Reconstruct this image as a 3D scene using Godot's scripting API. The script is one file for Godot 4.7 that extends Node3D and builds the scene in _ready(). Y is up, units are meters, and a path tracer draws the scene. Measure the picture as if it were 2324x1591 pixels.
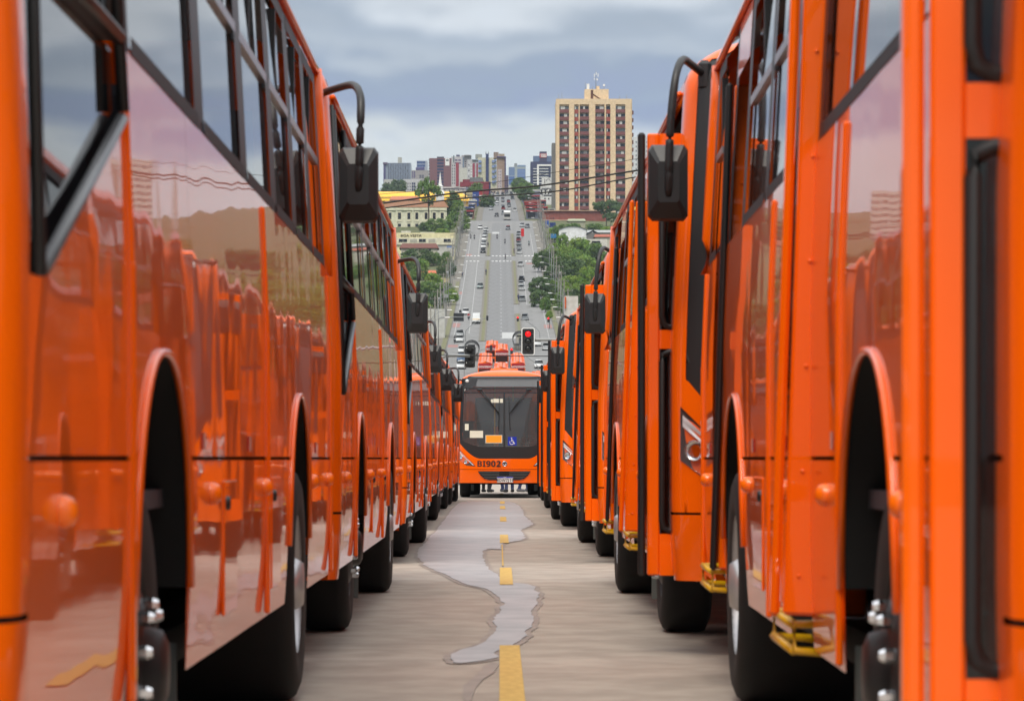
extends Node3D
# Two rows of parked orange city buses on a road that dips and then climbs towards a city on a hill.
# Camera stands in the aisle and looks along -z. "px" values below are positions in the photograph (2324 x 1591):
# they give directions only; distances come from the ground, from known sizes or from what a thing touches.

const F := 7700.0          # focal length in those pixels
const VX := 1135.0         # where the road's parallels meet
const VY := 1040.0
const EYE := 1.04          # eye height above the near road

var M = {}
var rng := RandomNumberGenerator.new()
var nz := FastNoiseLite.new()
var used = {}

# ---------------------------------------------------------------- helpers
func P(px, py, d):
	return Vector3((px - VX) / F * d, EYE + (VY - py) / F * d, -d)

func PX(px, d):
	return (px - VX) / F * d

func numbered(called):
	if not used.has(called):
		used[called] = 0
		return called
	used[called] += 1
	return "%s_%03d" % [called, used[called]]

func thing(called, label, category, at = Vector3.ZERO, group = ""):
	var o = Node3D.new()
	o.name = numbered(called)
	add_child(o, true)
	o.position = at
	meta(o, label, category, group)
	return o

func meta(o, label, category, group = "", kind = ""):
	if label != "":
		o.set_meta("label", label)
	if category != "":
		o.set_meta("category", category)
	if group != "":
		o.set_meta("group", group)
	if kind != "":
		o.set_meta("kind", kind)

func mi(called, mesh, mat, parent, at = Vector3.ZERO):
	var o = MeshInstance3D.new()
	o.name = called
	o.mesh = mesh
	o.material_override = mat
	o.position = at
	parent.add_child(o, true)
	return o

func struct(called, mesh, mat, label):
	var o = MeshInstance3D.new()
	o.name = numbered(called)
	o.mesh = mesh
	o.material_override = mat
	add_child(o, true)
	meta(o, label, "", "", "structure")
	return o

func copy_of(o, label, at, turn = 0.0, group = ""):
	var c = o.duplicate()
	c.name = numbered(String(o.get_meta("base_name")))
	add_child(c, true)
	c.position = at
	c.rotation.y = turn
	c.set_meta("label", label)
	if group != "":
		c.set_meta("group", group)
	return c

func ST():
	var st = SurfaceTool.new()
	st.begin(Mesh.PRIMITIVE_TRIANGLES)
	st.set_smooth_group(-1)
	return st

func done(st):
	st.generate_normals()
	return st.commit()

func tri(st, a, b, c):
	st.add_vertex(a)
	st.add_vertex(b)
	st.add_vertex(c)

func quad(st, a, b, c, d):
	tri(st, a, b, c)
	tri(st, a, c, d)

func box(st, c, s, b = Basis.IDENTITY):
	var h = s * 0.5
	var v = []
	for i in 8:
		v.append(c + b * Vector3(h.x if i & 1 else -h.x, h.y if i & 2 else -h.y, h.z if i & 4 else -h.z))
	quad(st, v[0], v[1], v[3], v[2])
	quad(st, v[5], v[4], v[6], v[7])
	quad(st, v[4], v[0], v[2], v[6])
	quad(st, v[1], v[5], v[7], v[3])
	quad(st, v[2], v[3], v[7], v[6])
	quad(st, v[4], v[5], v[1], v[0])

# a box with chamfered vertical and horizontal edges (24 corner points)
func bevel_box(st, c, s, r, b = Basis.IDENTITY):
	var h = s * 0.5
	r = min(r, min(h.x, min(h.y, h.z)) * 0.9)
	var i = h - Vector3(r, r, r)
	var q = func(x, y, z): return c + b * Vector3(x, y, z)
	for sg in [-1.0, 1.0]:
		quad(st, q.call(sg * h.x, -i.y, -i.z), q.call(sg * h.x, i.y, -i.z), q.call(sg * h.x, i.y, i.z), q.call(sg * h.x, -i.y, i.z))
		quad(st, q.call(-i.x, sg * h.y, -i.z), q.call(i.x, sg * h.y, -i.z), q.call(i.x, sg * h.y, i.z), q.call(-i.x, sg * h.y, i.z))
		quad(st, q.call(-i.x, -i.y, sg * h.z), q.call(i.x, -i.y, sg * h.z), q.call(i.x, i.y, sg * h.z), q.call(-i.x, i.y, sg * h.z))
		for t in [-1.0, 1.0]:
			quad(st, q.call(sg * h.x, t * i.y, -i.z), q.call(sg * h.x, t * i.y, i.z), q.call(sg * i.x, t * h.y, i.z), q.call(sg * i.x, t * h.y, -i.z))
			quad(st, q.call(sg * h.x, -i.y, t * i.z), q.call(sg * h.x, i.y, t * i.z), q.call(sg * i.x, i.y, t * h.z), q.call(sg * i.x, -i.y, t * h.z))
			quad(st, q.call(-i.x, sg * h.y, t * i.z), q.call(i.x, sg * h.y, t * i.z), q.call(i.x, sg * i.y, t * h.z), q.call(-i.x, sg * i.y, t * h.z))
			for w in [-1.0, 1.0]:
				tri(st, q.call(sg * h.x, t * i.y, w * i.z), q.call(sg * i.x, t * h.y, w * i.z), q.call(sg * i.x, t * i.y, w * h.z))

func box_mesh(s, r = 0.0):
	var st = ST()
	if r > 0.0:
		bevel_box(st, Vector3.ZERO, s, r)
	else:
		box(st, Vector3.ZERO, s)
	return done(st)

func tube(st, pts, r, n = 6, r2 = -1.0):
	st.set_smooth_group(1)
	var rings = []
	for i in pts.size():
		var t = (pts[min(i + 1, pts.size() - 1)] - pts[max(i - 1, 0)]).normalized()
		var u = t.cross(Vector3.UP)
		if u.length() < 0.05:
			u = t.cross(Vector3.RIGHT)
		u = u.normalized()
		var w = t.cross(u).normalized()
		var rr = r if r2 < 0.0 else lerp(r, r2, float(i) / (pts.size() - 1))
		var ring = []
		for k in n:
			var a = TAU * k / n
			ring.append(pts[i] + (u * cos(a) + w * sin(a)) * rr)
		rings.append(ring)
	for i in pts.size() - 1:
		for k in n:
			var k2 = (k + 1) % n
			quad(st, rings[i][k], rings[i + 1][k], rings[i + 1][k2], rings[i][k2])
	for k in range(1, n - 1):
		tri(st, rings[0][0], rings[0][k], rings[0][k + 1])
		tri(st, rings[-1][0], rings[-1][k + 1], rings[-1][k])
	st.set_smooth_group(-1)

# profile: [[radius, along], ...] turned about the axis (0 = x, 1 = y, 2 = z)
func lathe(st, prof, n, axis = 1, at = Vector3.ZERO, smooth = true):
	st.set_smooth_group(2 if smooth else -1)
	for i in prof.size() - 1:
		for k in n:
			var q = []
			for e in [[i, k], [i + 1, k], [i + 1, k + 1], [i, k + 1]]:
				var a = TAU * (e[1] % n) / n
				var r = prof[e[0]][0]
				var l = prof[e[0]][1]
				var v = Vector3(l, cos(a) * r, sin(a) * r)
				if axis == 1:
					v = Vector3(cos(a) * r, l, sin(a) * r)
				elif axis == 2:
					v = Vector3(cos(a) * r, sin(a) * r, l)
				q.append(at + v)
			if prof[i][0] > 1e-5:
				tri(st, q[0], q[1], q[3]) if prof[i + 1][0] <= 1e-5 else quad(st, q[0], q[1], q[2], q[3])
			else:
				tri(st, q[0], q[1], q[2])
	st.set_smooth_group(-1)

func grid(st, nx, ny, f, group = 3):
	st.set_smooth_group(group)
	var rows = []
	for j in ny + 1:
		var row = []
		for i in nx + 1:
			row.append(f.call(float(i) / nx, float(j) / ny))
		rows.append(row)
	for j in ny:
		for i in nx:
			quad(st, rows[j][i], rows[j + 1][i], rows[j + 1][i + 1], rows[j][i + 1])
	st.set_smooth_group(-1)

func mat(c, rough = 0.6, metal = 0.0, spec = 0.5):
	var m = StandardMaterial3D.new()
	m.albedo_color = c
	m.roughness = rough
	m.metallic = metal
	m.metallic_specular = spec
	m.cull_mode = BaseMaterial3D.CULL_DISABLED
	return m

func glass(c, a, rough = 0.02):
	var m = mat(Color(c.r, c.g, c.b, a), rough)
	m.transparency = BaseMaterial3D.TRANSPARENCY_ALPHA
	return m

# colour speckle and patches, laid by position so that it needs no UVs
func textured(c1, c2, size_m, rough, sd, freq = 0.02, octaves = 5, relief = 0.0, low = 0.25, high = 0.75):
	var n = FastNoiseLite.new()
	n.seed = sd
	n.frequency = freq
	n.fractal_octaves = octaves
	n.fractal_gain = 0.6
	var t = NoiseTexture2D.new()
	t.width = 512
	t.height = 512
	t.seamless = true
	t.noise = n
	var g = Gradient.new()
	g.offsets = PackedFloat32Array([low, high])
	g.colors = PackedColorArray([c1, c2])
	t.color_ramp = g
	var m = mat(Color.WHITE, rough)
	m.albedo_texture = t
	m.uv1_triplanar = true
	m.uv1_world_triplanar = true
	m.uv1_scale = Vector3.ONE / size_m
	if relief > 0.0:
		var h = NoiseTexture2D.new()
		h.width = 512
		h.height = 512
		h.seamless = true
		var n2 = n.duplicate()
		n2.frequency = freq * 6.0
		h.noise = n2
		m.heightmap_enabled = true
		m.heightmap_texture = h
		m.heightmap_scale = relief
	return m

func text_mesh(s, height, depth, bold = true, fname = "Droid Sans"):
	var f = SystemFont.new()
	f.font_names = PackedStringArray([fname])
	f.font_weight = 700 if bold else 400
	var t = TextMesh.new()
	t.text = s
	t.font = f
	t.font_size = 64
	t.pixel_size = height / 46.0
	t.depth = depth
	t.curve_step = 2.0
	return t

# the land's height above the near road at distance d ahead (the road dips and then climbs the hill)
const EL = [[-400.0, 0.0], [0.0, 0.0], [108.0, 0.0], [200.0, -4.0], [340.0, -4.5], [470.0, 4.0], [566.0, 13.4], [700.0, 25.7], [820.0, 38.0], [1050.0, 65.4], [1330.0, 97.7], [1900.0, 149.0], [2700.0, 205.0], [3500.0, 236.0], [7000.0, 262.0]]

func E(d):
	if d <= 108.0:
		return 0.0
	for i in EL.size() - 1:
		if d < EL[i + 1][0]:
			var p0 = EL[max(i - 1, 0)]
			var p1 = EL[i]
			var p2 = EL[i + 1]
			var p3 = EL[min(i + 2, EL.size() - 1)]
			var m1 = (p2[1] - p0[1]) / max(p2[0] - p0[0], 1.0)
			var m2 = (p3[1] - p1[1]) / max(p3[0] - p1[0], 1.0)
			if p1[0] <= 108.0:
				m1 = 0.0
			var w = p2[0] - p1[0]
			var t = (d - p1[0]) / w
			var t2 = t * t
			var t3 = t2 * t
			return (2 * t3 - 3 * t2 + 1) * p1[1] + (t3 - 2 * t2 + t) * w * m1 + (-2 * t3 + 3 * t2) * p2[1] + (t3 - t2) * w * m2
	return EL[-1][1]

func slope(d):
	return (E(d + 1.0) - E(d - 1.0)) / 2.0

# distance at which the climbing road shows at that height in the photograph
func ground_d(py):
	var a = 520.0
	var b = 1900.0
	for k in 40:
		var m = (a + b) / 2.0
		if VY - (E(m) - EYE) / m * F > py:
			a = m
		else:
			b = m
	return a

func on_land(x, d, lift = 0.0):
	return Vector3(x, H(x, d) + lift, -d)

# side hills: away from the road the land rolls
func H(x, d):
	var a = clamp((abs(x) - 30.0) / 120.0, 0.0, 1.0)
	a = a * a * (3.0 - 2.0 * a) * clamp((d - 60.0) / 200.0, 0.0, 1.0)
	return E(d) + a * (8.0 * sin(x * 0.011 + d * 0.004) - 5.0 + 5.0 * sin(d * 0.009 - x * 0.02))
# ---------------------------------------------------------------- sky
# cloud deck seen at azimuth az and elevation el (radians): the same soft layers all the way round
func cloud(az, el):
	var deg = rad_to_deg(el)
	var ux = cos(az) * 9.0
	var uy = sin(az) * 9.0
	# layers lie flatter towards the horizon
	var v = log(1.0 + max(deg, 0.0) * 0.9) * 2.4
	var n1 = nz.get_noise_3d(ux * 22.0, uy * 22.0, v * 60.0)
	var n2 = nz.get_noise_3d(ux * 95.0 + 300.0, uy * 95.0, v * 190.0)
	var n3 = nz.get_noise_3d(ux * 300.0 - 200.0, uy * 300.0, v * 420.0)
	var n4 = nz.get_noise_3d(ux * 60.0 + 900.0, uy * 60.0, v * 330.0)
	var lift = deg + 0.5 * n1 + 0.95 * n2 + 0.4 * n3 - 0.3
	# from the horizon up: pale air, white heaped cloud, slate band, paler grey, slate again
	var stops = [[-1.0, Color(0.80, 0.86, 0.88)], [3.0, Color(0.80, 0.865, 0.88)], [4.6, Color(0.86, 0.895, 0.90)], [5.35, Color(0.84, 0.87, 0.885)], [5.6, Color(0.70, 0.75, 0.82)], [5.95, Color(0.545, 0.605, 0.72)], [6.3, Color(0.60, 0.66, 0.745)], [6.6, Color(0.70, 0.745, 0.795)], [7.05, Color(0.645, 0.695, 0.755)], [7.7, Color(0.80, 0.83, 0.86)], [9.5, Color(0.66, 0.71, 0.77)], [12.0, Color(0.78, 0.81, 0.84)], [17.0, Color(0.70, 0.72, 0.75)], [28.0, Color(0.83, 0.84, 0.855)], [45.0, Color(0.79, 0.80, 0.81)], [95.0, Color(0.85, 0.852, 0.86)]]
	var c = stops[0][1]
	for i in stops.size() - 1:
		if lift >= stops[i][0] and lift < stops[i + 1][0]:
			var t = (lift - stops[i][0]) / (stops[i + 1][0] - stops[i][0])
			t = t * t * (3.0 - 2.0 * t)
			c = stops[i][1].lerp(stops[i + 1][1], t)
			break
	# linear light; an overcast sky is brighter overhead than at the horizon (CIE overcast sky)
	var k = (1.0 + 0.1 * n2 + 0.1 * n3 + 0.05 * n1 + 0.07 * n4) * (1.0 + 2.5 * sin(max(el, 0.0))) / 1.22 / EXPOSURE
	c = c.srgb_to_linear()
	return Color(c.r * k, c.g * k, c.b * k)

func sky_rect(img, x0, x1, y0, y1, w, h):
	for y in range(y0, y1):
		var el = (0.5 - (y + 0.5) / h) * PI
		for x in range(x0, x1):
			img.set_pixel(x, y, cloud((x + 0.5) / w * TAU, el))

func make_sky():
	var w = 4096
	var h = 2048
	nz.seed = 11
	nz.frequency = 0.01
	nz.fractal_octaves = 4
	var img = Image.create(512, 256, false, Image.FORMAT_RGBF)
	img.fill(Color(0.16, 0.15, 0.14))
	sky_rect(img, 0, 512, 0, 129, 512, 256)
	img.resize(w, h, Image.INTERPOLATE_CUBIC)
	# the part in view again with the same function, finer (straight ahead is the first column)
	sky_rect(img, 0, 200, h / 2 - 190, h / 2, w, h)
	sky_rect(img, w - 200, w, h / 2 - 190, h / 2, w, h)
	var m = PanoramaSkyMaterial.new()
	m.panorama = ImageTexture.create_from_image(img)
	return m

func setup():
	var cam = Camera3D.new()
	cam.name = "camera"
	add_child(cam)
	cam.position = Vector3(0, EYE, 0)
	cam.projection = Camera3D.PROJECTION_FRUSTUM
	cam.near = 0.5
	cam.far = 9000.0
	cam.size = 0.5 * 1588.7 / F
	cam.frustum_offset = Vector2((1162.0 - VX) / F, (VY - 795.5) / F) * 0.5
	cam.current = true
	var at = CameraAttributesPhysical.new()
	at.frustum_focal_length = 116.0
	at.frustum_focus_distance = 75.0
	at.frustum_near = 0.5
	at.frustum_far = 9000.0
	at.exposure_aperture = 9.0
	cam.attributes = at
	cam.projection = Camera3D.PROJECTION_FRUSTUM
	cam.size = 0.5 * 1588.7 / F
	cam.near = 0.5
	cam.far = 9000.0

	var we = WorldEnvironment.new()
	we.name = "world_environment"
	var e = Environment.new()
	e.background_mode = Environment.BG_SKY
	var sky = Sky.new()
	sky.sky_material = make_sky()
	e.sky = sky
	e.tonemap_mode = Environment.TONE_MAPPER_LINEAR
	e.tonemap_exposure = EXPOSURE
	e.background_energy_multiplier = SKY_ENERGY
	e.sdfgi_enabled = true
	e.ssao_enabled = true
	e.ssil_enabled = true
	if FOG > 0.0:
		e.fog_enabled = true
		e.fog_density = FOG
		e.fog_light_color = Color(0.78, 0.84, 0.92)
	we.environment = e
	add_child(we)

	var sun = DirectionalLight3D.new()
	sun.name = "sun"
	sun.light_energy = 0.64
	sun.light_angular_distance = 25.0
	sun.light_color = Color(1.0, 0.965, 0.91)
	sun.shadow_enabled = true
	add_child(sun)
	# high, behind the camera: fronts are brighter than sides
	sun.look_at_from_position(Vector3.ZERO, -Vector3(-0.13, 1.0, 0.68), Vector3.UP)

const EXPOSURE := 1.36
const SKY_ENERGY := 1.0
const FOG := 0.00006
# ---------------------------------------------------------------- materials
func paint(c, rough = 0.3):
	var m = mat(c, rough, 0.0, 0.22)
	m.clearcoat_enabled = true
	m.clearcoat = 0.8
	m.clearcoat_roughness = 0.02
	return m

func materials():
	nz.seed = 11
	nz.frequency = 0.01
	nz.fractal_octaves = 3
	M.paint = paint(Color(0.94, 0.385, 0.015))
	M.roof_paint = paint(Color(0.93, 0.40, 0.06), 0.4)
	M.trim = mat(Color(0.115, 0.117, 0.122), 0.45)
	M.grey_trim = mat(Color(0.36, 0.37, 0.38), 0.35)
	M.rubber = mat(Color(0.06, 0.061, 0.065), 0.55)
	M.tyre = mat(Color(0.075, 0.074, 0.074), 0.8)
	M.black = mat(Color(0.05, 0.05, 0.05), 0.85)
	M.gap = mat(Color(0.07, 0.05, 0.045), 0.8)
	M.rim = mat(Color(0.72, 0.72, 0.73), 0.35, 0.6)
	M.chrome = mat(Color(0.85, 0.85, 0.86), 0.12, 1.0)
	M.alu = mat(Color(0.62, 0.63, 0.65), 0.35, 0.8)
	M.mirror = mat(Color(0.8, 0.82, 0.84), 0.03, 1.0)
	M.side_glass = glass(Color(0.07, 0.08, 0.085), 0.75)
	M.dark_glass = glass(Color(0.03, 0.03, 0.035), 0.8)
	M.windshield = glass(Color(0.37, 0.38, 0.385), 0.42)
	M.sign_glass = glass(Color(0.3, 0.31, 0.32), 0.4)
	M.clear_glass = glass(Color(0.7, 0.72, 0.75), 0.08)
	M.sign_panel = mat(Color(0.66, 0.68, 0.69), 0.6)
	M.lining = mat(Color(0.55, 0.56, 0.57), 0.7)
	M.dark_rim = mat(Color(0.16, 0.16, 0.165), 0.45, 0.2)
	M.amber = mat(Color(1.0, 0.46, 0.05), 0.2)
	M.red_reflector = mat(Color(0.6, 0.05, 0.05), 0.25)
	M.white_reflector = mat(Color(0.75, 0.75, 0.75), 0.25)
	M.lamp_white = mat(Color(0.9, 0.91, 0.93), 0.15)
	M.tail = mat(Color(0.5, 0.02, 0.03), 0.15)
	M.yellow = mat(Color(0.86, 0.66, 0.06), 0.4)
	M.white = mat(Color(0.86, 0.86, 0.85), 0.5)
	M.seat_grey = mat(Color(0.22, 0.23, 0.26), 0.7)
	M.flap = mat(Color(0.34, 0.35, 0.34), 0.6)
# ---------------------------------------------------------------- city bus
# Local axes: the front faces +z at z = 0 and the bus runs back to z = -BL; its driver's side is +x, its door side -x.
const BL := 11.5
const W2 := 1.25
const CD := 0.3            # depth of the rounded front corners
const GR := 1.04           # height of the groove along the sides
const SILL := 2.0
const WTOP := 2.94
const FW := 2.8           # front axle
const RW := 8.7           # rear axle

func side_x(h):
	if h < 0.85:
		return W2 - 0.02 * pow((0.85 - h) / 0.45, 2.0)
	if h < 1.5:
		return W2
	if h <= 3.0:
		return W2 - 0.075 * pow((h - 1.5) / 1.5, 1.25)
	var t = clamp((h - 3.0) / 0.36, 0.0, 1.0)
	return (W2 - 0.075) * pow(max(1.0 - pow(t, 2.1), 0.0), 1.0 / 2.1)

func lean(h):
	var z = 0.0
	if h > 1.0:
		z += 0.13 * pow((h - 1.0) / 2.0, 1.6)
	if h < 0.72:
		z += 0.03 * (0.72 - h) / 0.32
	if h > 3.14:
		var t = clamp((h - 3.14) / 0.22, 0.0, 1.0)
		z += 0.5 * (1.0 - sqrt(max(1.0 - t * t, 0.0)))
	return z

func front_u(u, h, off = 0.0):
	var a = min(abs(u), 1.0)
	var wx = side_x(h)
	var z = -CD * (1.0 - pow(max(1.0 - pow(a, 4.0), 0.0), 0.25)) - lean(h)
	# push out along the plan normal
	var n = Vector2(pow(a, 3.0) / W2 * sign(u), pow(max(1.0 - pow(a, 4.0), 0.0), 0.75) / CD).normalized()
	return Vector3(u * wx + n.x * off, h, z + n.y * off)

func front_x(x, h, off = 0.0):
	return front_u(x / side_x(h), h, off)

# u values from ua to ub, closer together towards the corners
func us(ua, ub, n):
	var r = []
	for i in n + 1:
		var ta = asin(clamp(sign(ua) * pow(abs(ua), 2.0), -1, 1))
		var tb = asin(clamp(sign(ub) * pow(abs(ub), 2.0), -1, 1))
		var s = sin(lerp(ta, tb, float(i) / n))
		r.append(sign(s) * pow(abs(s), 0.5))
	return r

func front_strip(st, ua, ub, lo, hi, nx, ny, off = 0.0, group = 3):
	var uu = us(ua, ub, nx)
	st.set_smooth_group(group)
	for i in nx:
		for j in ny:
			var q = []
			for e in [[i, j], [i, j + 1], [i + 1, j + 1], [i + 1, j]]:
				var u = uu[e[0]]
				var l = lo.call(u)
				var h = lerp(l, max(hi.call(u), l), float(e[1]) / ny)
				q.append(front_u(u, h, off))
			quad(st, q[0], q[1], q[2], q[3])
	st.set_smooth_group(-1)

# a flat shape given as [x, h] corners, laid on the bus front
func front_poly(pts, off, step = 0.08):
	var fine = PackedVector2Array()
	for i in pts.size():
		var a = Vector2(pts[i][0], pts[i][1])
		var b = Vector2(pts[(i + 1) % pts.size()][0], pts[(i + 1) % pts.size()][1])
		var n = max(1, int(ceil(a.distance_to(b) / step)))
		for k in n:
			fine.append(a.lerp(b, float(k) / n))
	var st = ST()
	st.set_smooth_group(3)
	var idx = Geometry2D.triangulate_polygon(fine)
	for i in range(0, idx.size(), 3):
		for k in 3:
			var v = fine[idx[i + k]]
			st.add_vertex(front_x(v.x, v.y, off))
	st.set_smooth_group(-1)
	return st

func wav(s, h, sgn):
	return 0.0011 * nz.get_noise_3d(s * 70.0, h * 60.0, sgn * 40.0) + 0.0007 * nz.get_noise_3d(s * 160.0, h * 120.0 + 99.0, sgn * 70.0)

func side_pt(s, h, sgn, inset = 0.0, wavy = false):
	var x = side_x(h) - inset
	if wavy:
		x += wav(s, h, sgn)
	return Vector3(sgn * x, h, -s)

func side_strip(st, sgn, sa, sb, lo, hi, ns, nh, inset = 0.0, wavy = false, from_front = false):
	st.set_smooth_group(4)
	for i in ns:
		for j in nh:
			var q = []
			var thin = 0.0
			for e in [[i, j], [i, j + 1], [i + 1, j + 1], [i + 1, j]]:
				var t = float(e[0]) / ns
				var s = lerp(sa, sb, t)
				var l = lo.call(s)
				var g = max(hi.call(s), l)
				thin = max(thin, g - l)
				var h = lerp(l, g, float(e[1]) / nh)
				if from_front:
					s = lerp(CD + lean(h), sb, t)
				q.append(side_pt(s, h, sgn, inset, wavy))
			if thin > 0.002:
				quad(st, q[0], q[1], q[2], q[3])
	st.set_smooth_group(-1)

func arch(s, floor_h):
	for c in [FW, RW]:
		var r = 0.74
		var dx = abs(s - c) / r
		if dx < 1.0:
			return max(floor_h, 0.56 + 0.75 * pow(1.0 - pow(dx, 2.3), 1.0 / 2.3))
	return floor_h

func skirt(s):
	return arch(s, 0.45)

func door_at(s):
	for d in [[0.5, 1.46], [4.63, 5.55], [9.52, 10.4]]:
		if s > d[0] - 0.001 and s < d[1] + 0.001:
			return true
	return false

func wheel_parts(parent, at, sgn, dual):
	var w = Node3D.new()
	w.name = "wheel"
	parent.add_child(w, true)
	w.position = at
	var key = "wheel_dual" if dual else "wheel_single"
	if not M.has(key):
		var wd = 0.56 if dual else 0.28
		var st = ST()
		lathe(st, [[0.29, 0.0], [0.33, 0.012], [0.43, 0.018], [0.475, 0.0], [0.497, -0.03], [0.5, -0.06], [0.5, -wd + 0.06], [0.495, -wd + 0.03], [0.43, -wd], [0.29, -wd]], 40, 0)
		M[key] = done(st)
		st = ST()
		for k in 4:
			lathe(st, [[0.502, -0.075 - k * 0.045], [0.502, -0.083 - k * 0.045], [0.494, -0.0835 - k * 0.045]], 40, 0)
		M["tread"] = done(st)
		st = ST()
		if dual:
			lathe(st, [[0.295, 0.004], [0.285, -0.02], [0.27, -0.1], [0.2, -0.13], [0.12, -0.13], [0.11, 0.0], [0.09, 0.03], [0.0, 0.035]], 36, 0)
		else:
			lathe(st, [[0.295, 0.004], [0.285, -0.015], [0.265, -0.03], [0.2, 0.012], [0.15, 0.03], [0.11, 0.03], [0.1, 0.07], [0.07, 0.085], [0.0, 0.087]], 36, 0)
		M[key + "_rim"] = done(st)
		st = ST()
		for k in 10:
			var a = TAU * k / 10.0
			var x0 = -0.13 if dual else 0.012
			lathe(st, [[0.019, x0], [0.018, x0 + 0.035], [0.012, x0 + 0.05], [0.0, x0 + 0.052]], 6, 0, Vector3(0, cos(a) * 0.165, sin(a) * 0.165), false)
		M[key + "_nuts"] = done(st)
	var t = mi("tyre", M[key], M.tyre, w)
	mi("rim", M[key + "_rim"], M.rim if dual else M.dark_rim, w)
	mi("wheel_nuts", M[key + "_nuts"], M.chrome, w).set_meta("kind", "stuff")
	if sgn < 0:
		w.rotation.y = PI
	return w

func mirror_parts(parent, sgn):
	var m = Node3D.new()
	m.name = "mirror"
	parent.add_child(m, true)
	var c = Vector3(1.36, 2.45, 0.2) if sgn > 0 else Vector3(-1.29, 2.45, 0.2)
	var st = ST()
	# housing: rounded outline, raised facets on the side away from the glass
	var ring = []
	var hw = 0.1
	var hh = 0.19
	for e in [[-0.8, 1.0], [0.8, 1.0], [1.0, 0.86], [1.0, -0.86], [0.78, -1.0], [-0.78, -1.0], [-1.0, -0.86], [-1.0, 0.86]]:
		ring.append(Vector2(e[0] * hw, e[1] * hh))
	var lay = [[1.0, -0.045], [1.03, 0.0], [0.97, 0.04], [0.55, 0.085]]
	for l in lay.size() - 1:
		for k in 8:
			var k2 = (k + 1) % 8
			var a = ring[k]
			var b = ring[k2]
			var p = lay[l]
			var q = lay[l + 1]
			quad(st, c + Vector3(a.x * p[0], a.y * p[0], p[1]), c + Vector3(a.x * q[0], a.y * q[0], q[1]), c + Vector3(b.x * q[0], b.y * q[0], q[1]), c + Vector3(b.x * p[0], b.y * p[0], p[1]))
	for k in range(1, 7):
		tri(st, c + Vector3(ring[0].x * 0.55, ring[0].y * 0.55, 0.085), c + Vector3(ring[k].x * 0.55, ring[k].y * 0.55, 0.085), c + Vector3(ring[k + 1].x * 0.55, ring[k + 1].y * 0.55, 0.085))
	mi("mirror_housing", done(st), M.trim, m)
	st = ST()
	box(st, c + Vector3(0, 0, -0.046), Vector3(hw * 1.8, hh * 1.85, 0.006))
	mi("mirror_glass", done(st), M.mirror, m)
	st = ST()
	var pts
	if sgn > 0:
		pts = [Vector3(1.1, 2.97, -0.35), Vector3(1.25, 2.99, -0.1), Vector3(1.33, 2.98, 0.08), Vector3(1.37, 2.91, 0.24), Vector3(1.375, 2.8, 0.3), Vector3(1.37, 2.66, 0.3), Vector3(1.365, 2.5, 0.295), Vector3(1.362, 2.42, 0.27)]
	else:
		pts = [Vector3(-1.06, 3.05, -0.3), Vector3(-1.16, 3.09, -0.05), Vector3(-1.21, 3.09, 0.12), Vector3(-1.25, 3.0, 0.26), Vector3(-1.275, 2.82, 0.3), Vector3(-1.285, 2.66, 0.3), Vector3(-1.29, 2.47, 0.295), Vector3(-1.29, 2.38, 0.27)]
	var cv = Curve3D.new()
	for i in pts.size():
		var tg = (pts[min(i + 1, pts.size() - 1)] - pts[max(i - 1, 0)]) / 6.0
		cv.add_point(pts[i], -tg, tg)
	cv.bake_interval = 0.04
	tube(st, Array(cv.get_baked_points()), 0.021, 8)
	mi("mirror_arm", done(st), M.trim, m)
	st = ST()
	bevel_box(st, pts[0] + Vector3(0.015 * sgn, 0, 0.03), Vector3(0.07, 0.16, 0.13), 0.02)
	mi("mirror_bracket", done(st), M.trim, m)

# one pane of a side window band, with its rubber and its sliding top
func side_window(parent, sgn, sa, sb):
	var st = ST()
	var nh = 4
	side_strip(st, sgn, sa, sb, func(_s): return SILL + 0.035, func(_s): return 2.5, 3, nh, 0.018)
	var w = mi("window", done(st), M.side_glass, parent)
	st = ST()
	side_strip(st, sgn, sa, (sa + sb) / 2.0 + 0.03, func(_s): return 2.535, func(_s): return WTOP - 0.03, 2, 3, 0.016)
	mi("sliding_pane", done(st), M.side_glass, w)
	st = ST()
	side_strip(st, sgn, (sa + sb) / 2.0 - 0.03, sb, func(_s): return 2.535, func(_s): return WTOP - 0.03, 2, 3, 0.03)
	mi("sliding_pane", done(st), M.side_glass, w)
	st = ST()
	box(st, side_pt((sa + sb) / 2.0, 2.518, sgn, 0.018), Vector3(0.03, 0.035, sb - sa))
	mi("window_rail", done(st), M.alu, w)
	st = ST()
	box(st, side_pt((sa + sb) / 2.0, 2.7, sgn, 0.02), Vector3(0.024, WTOP - 2.56, 0.03))
	mi("window_bar", done(st), M.trim, w)

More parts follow.
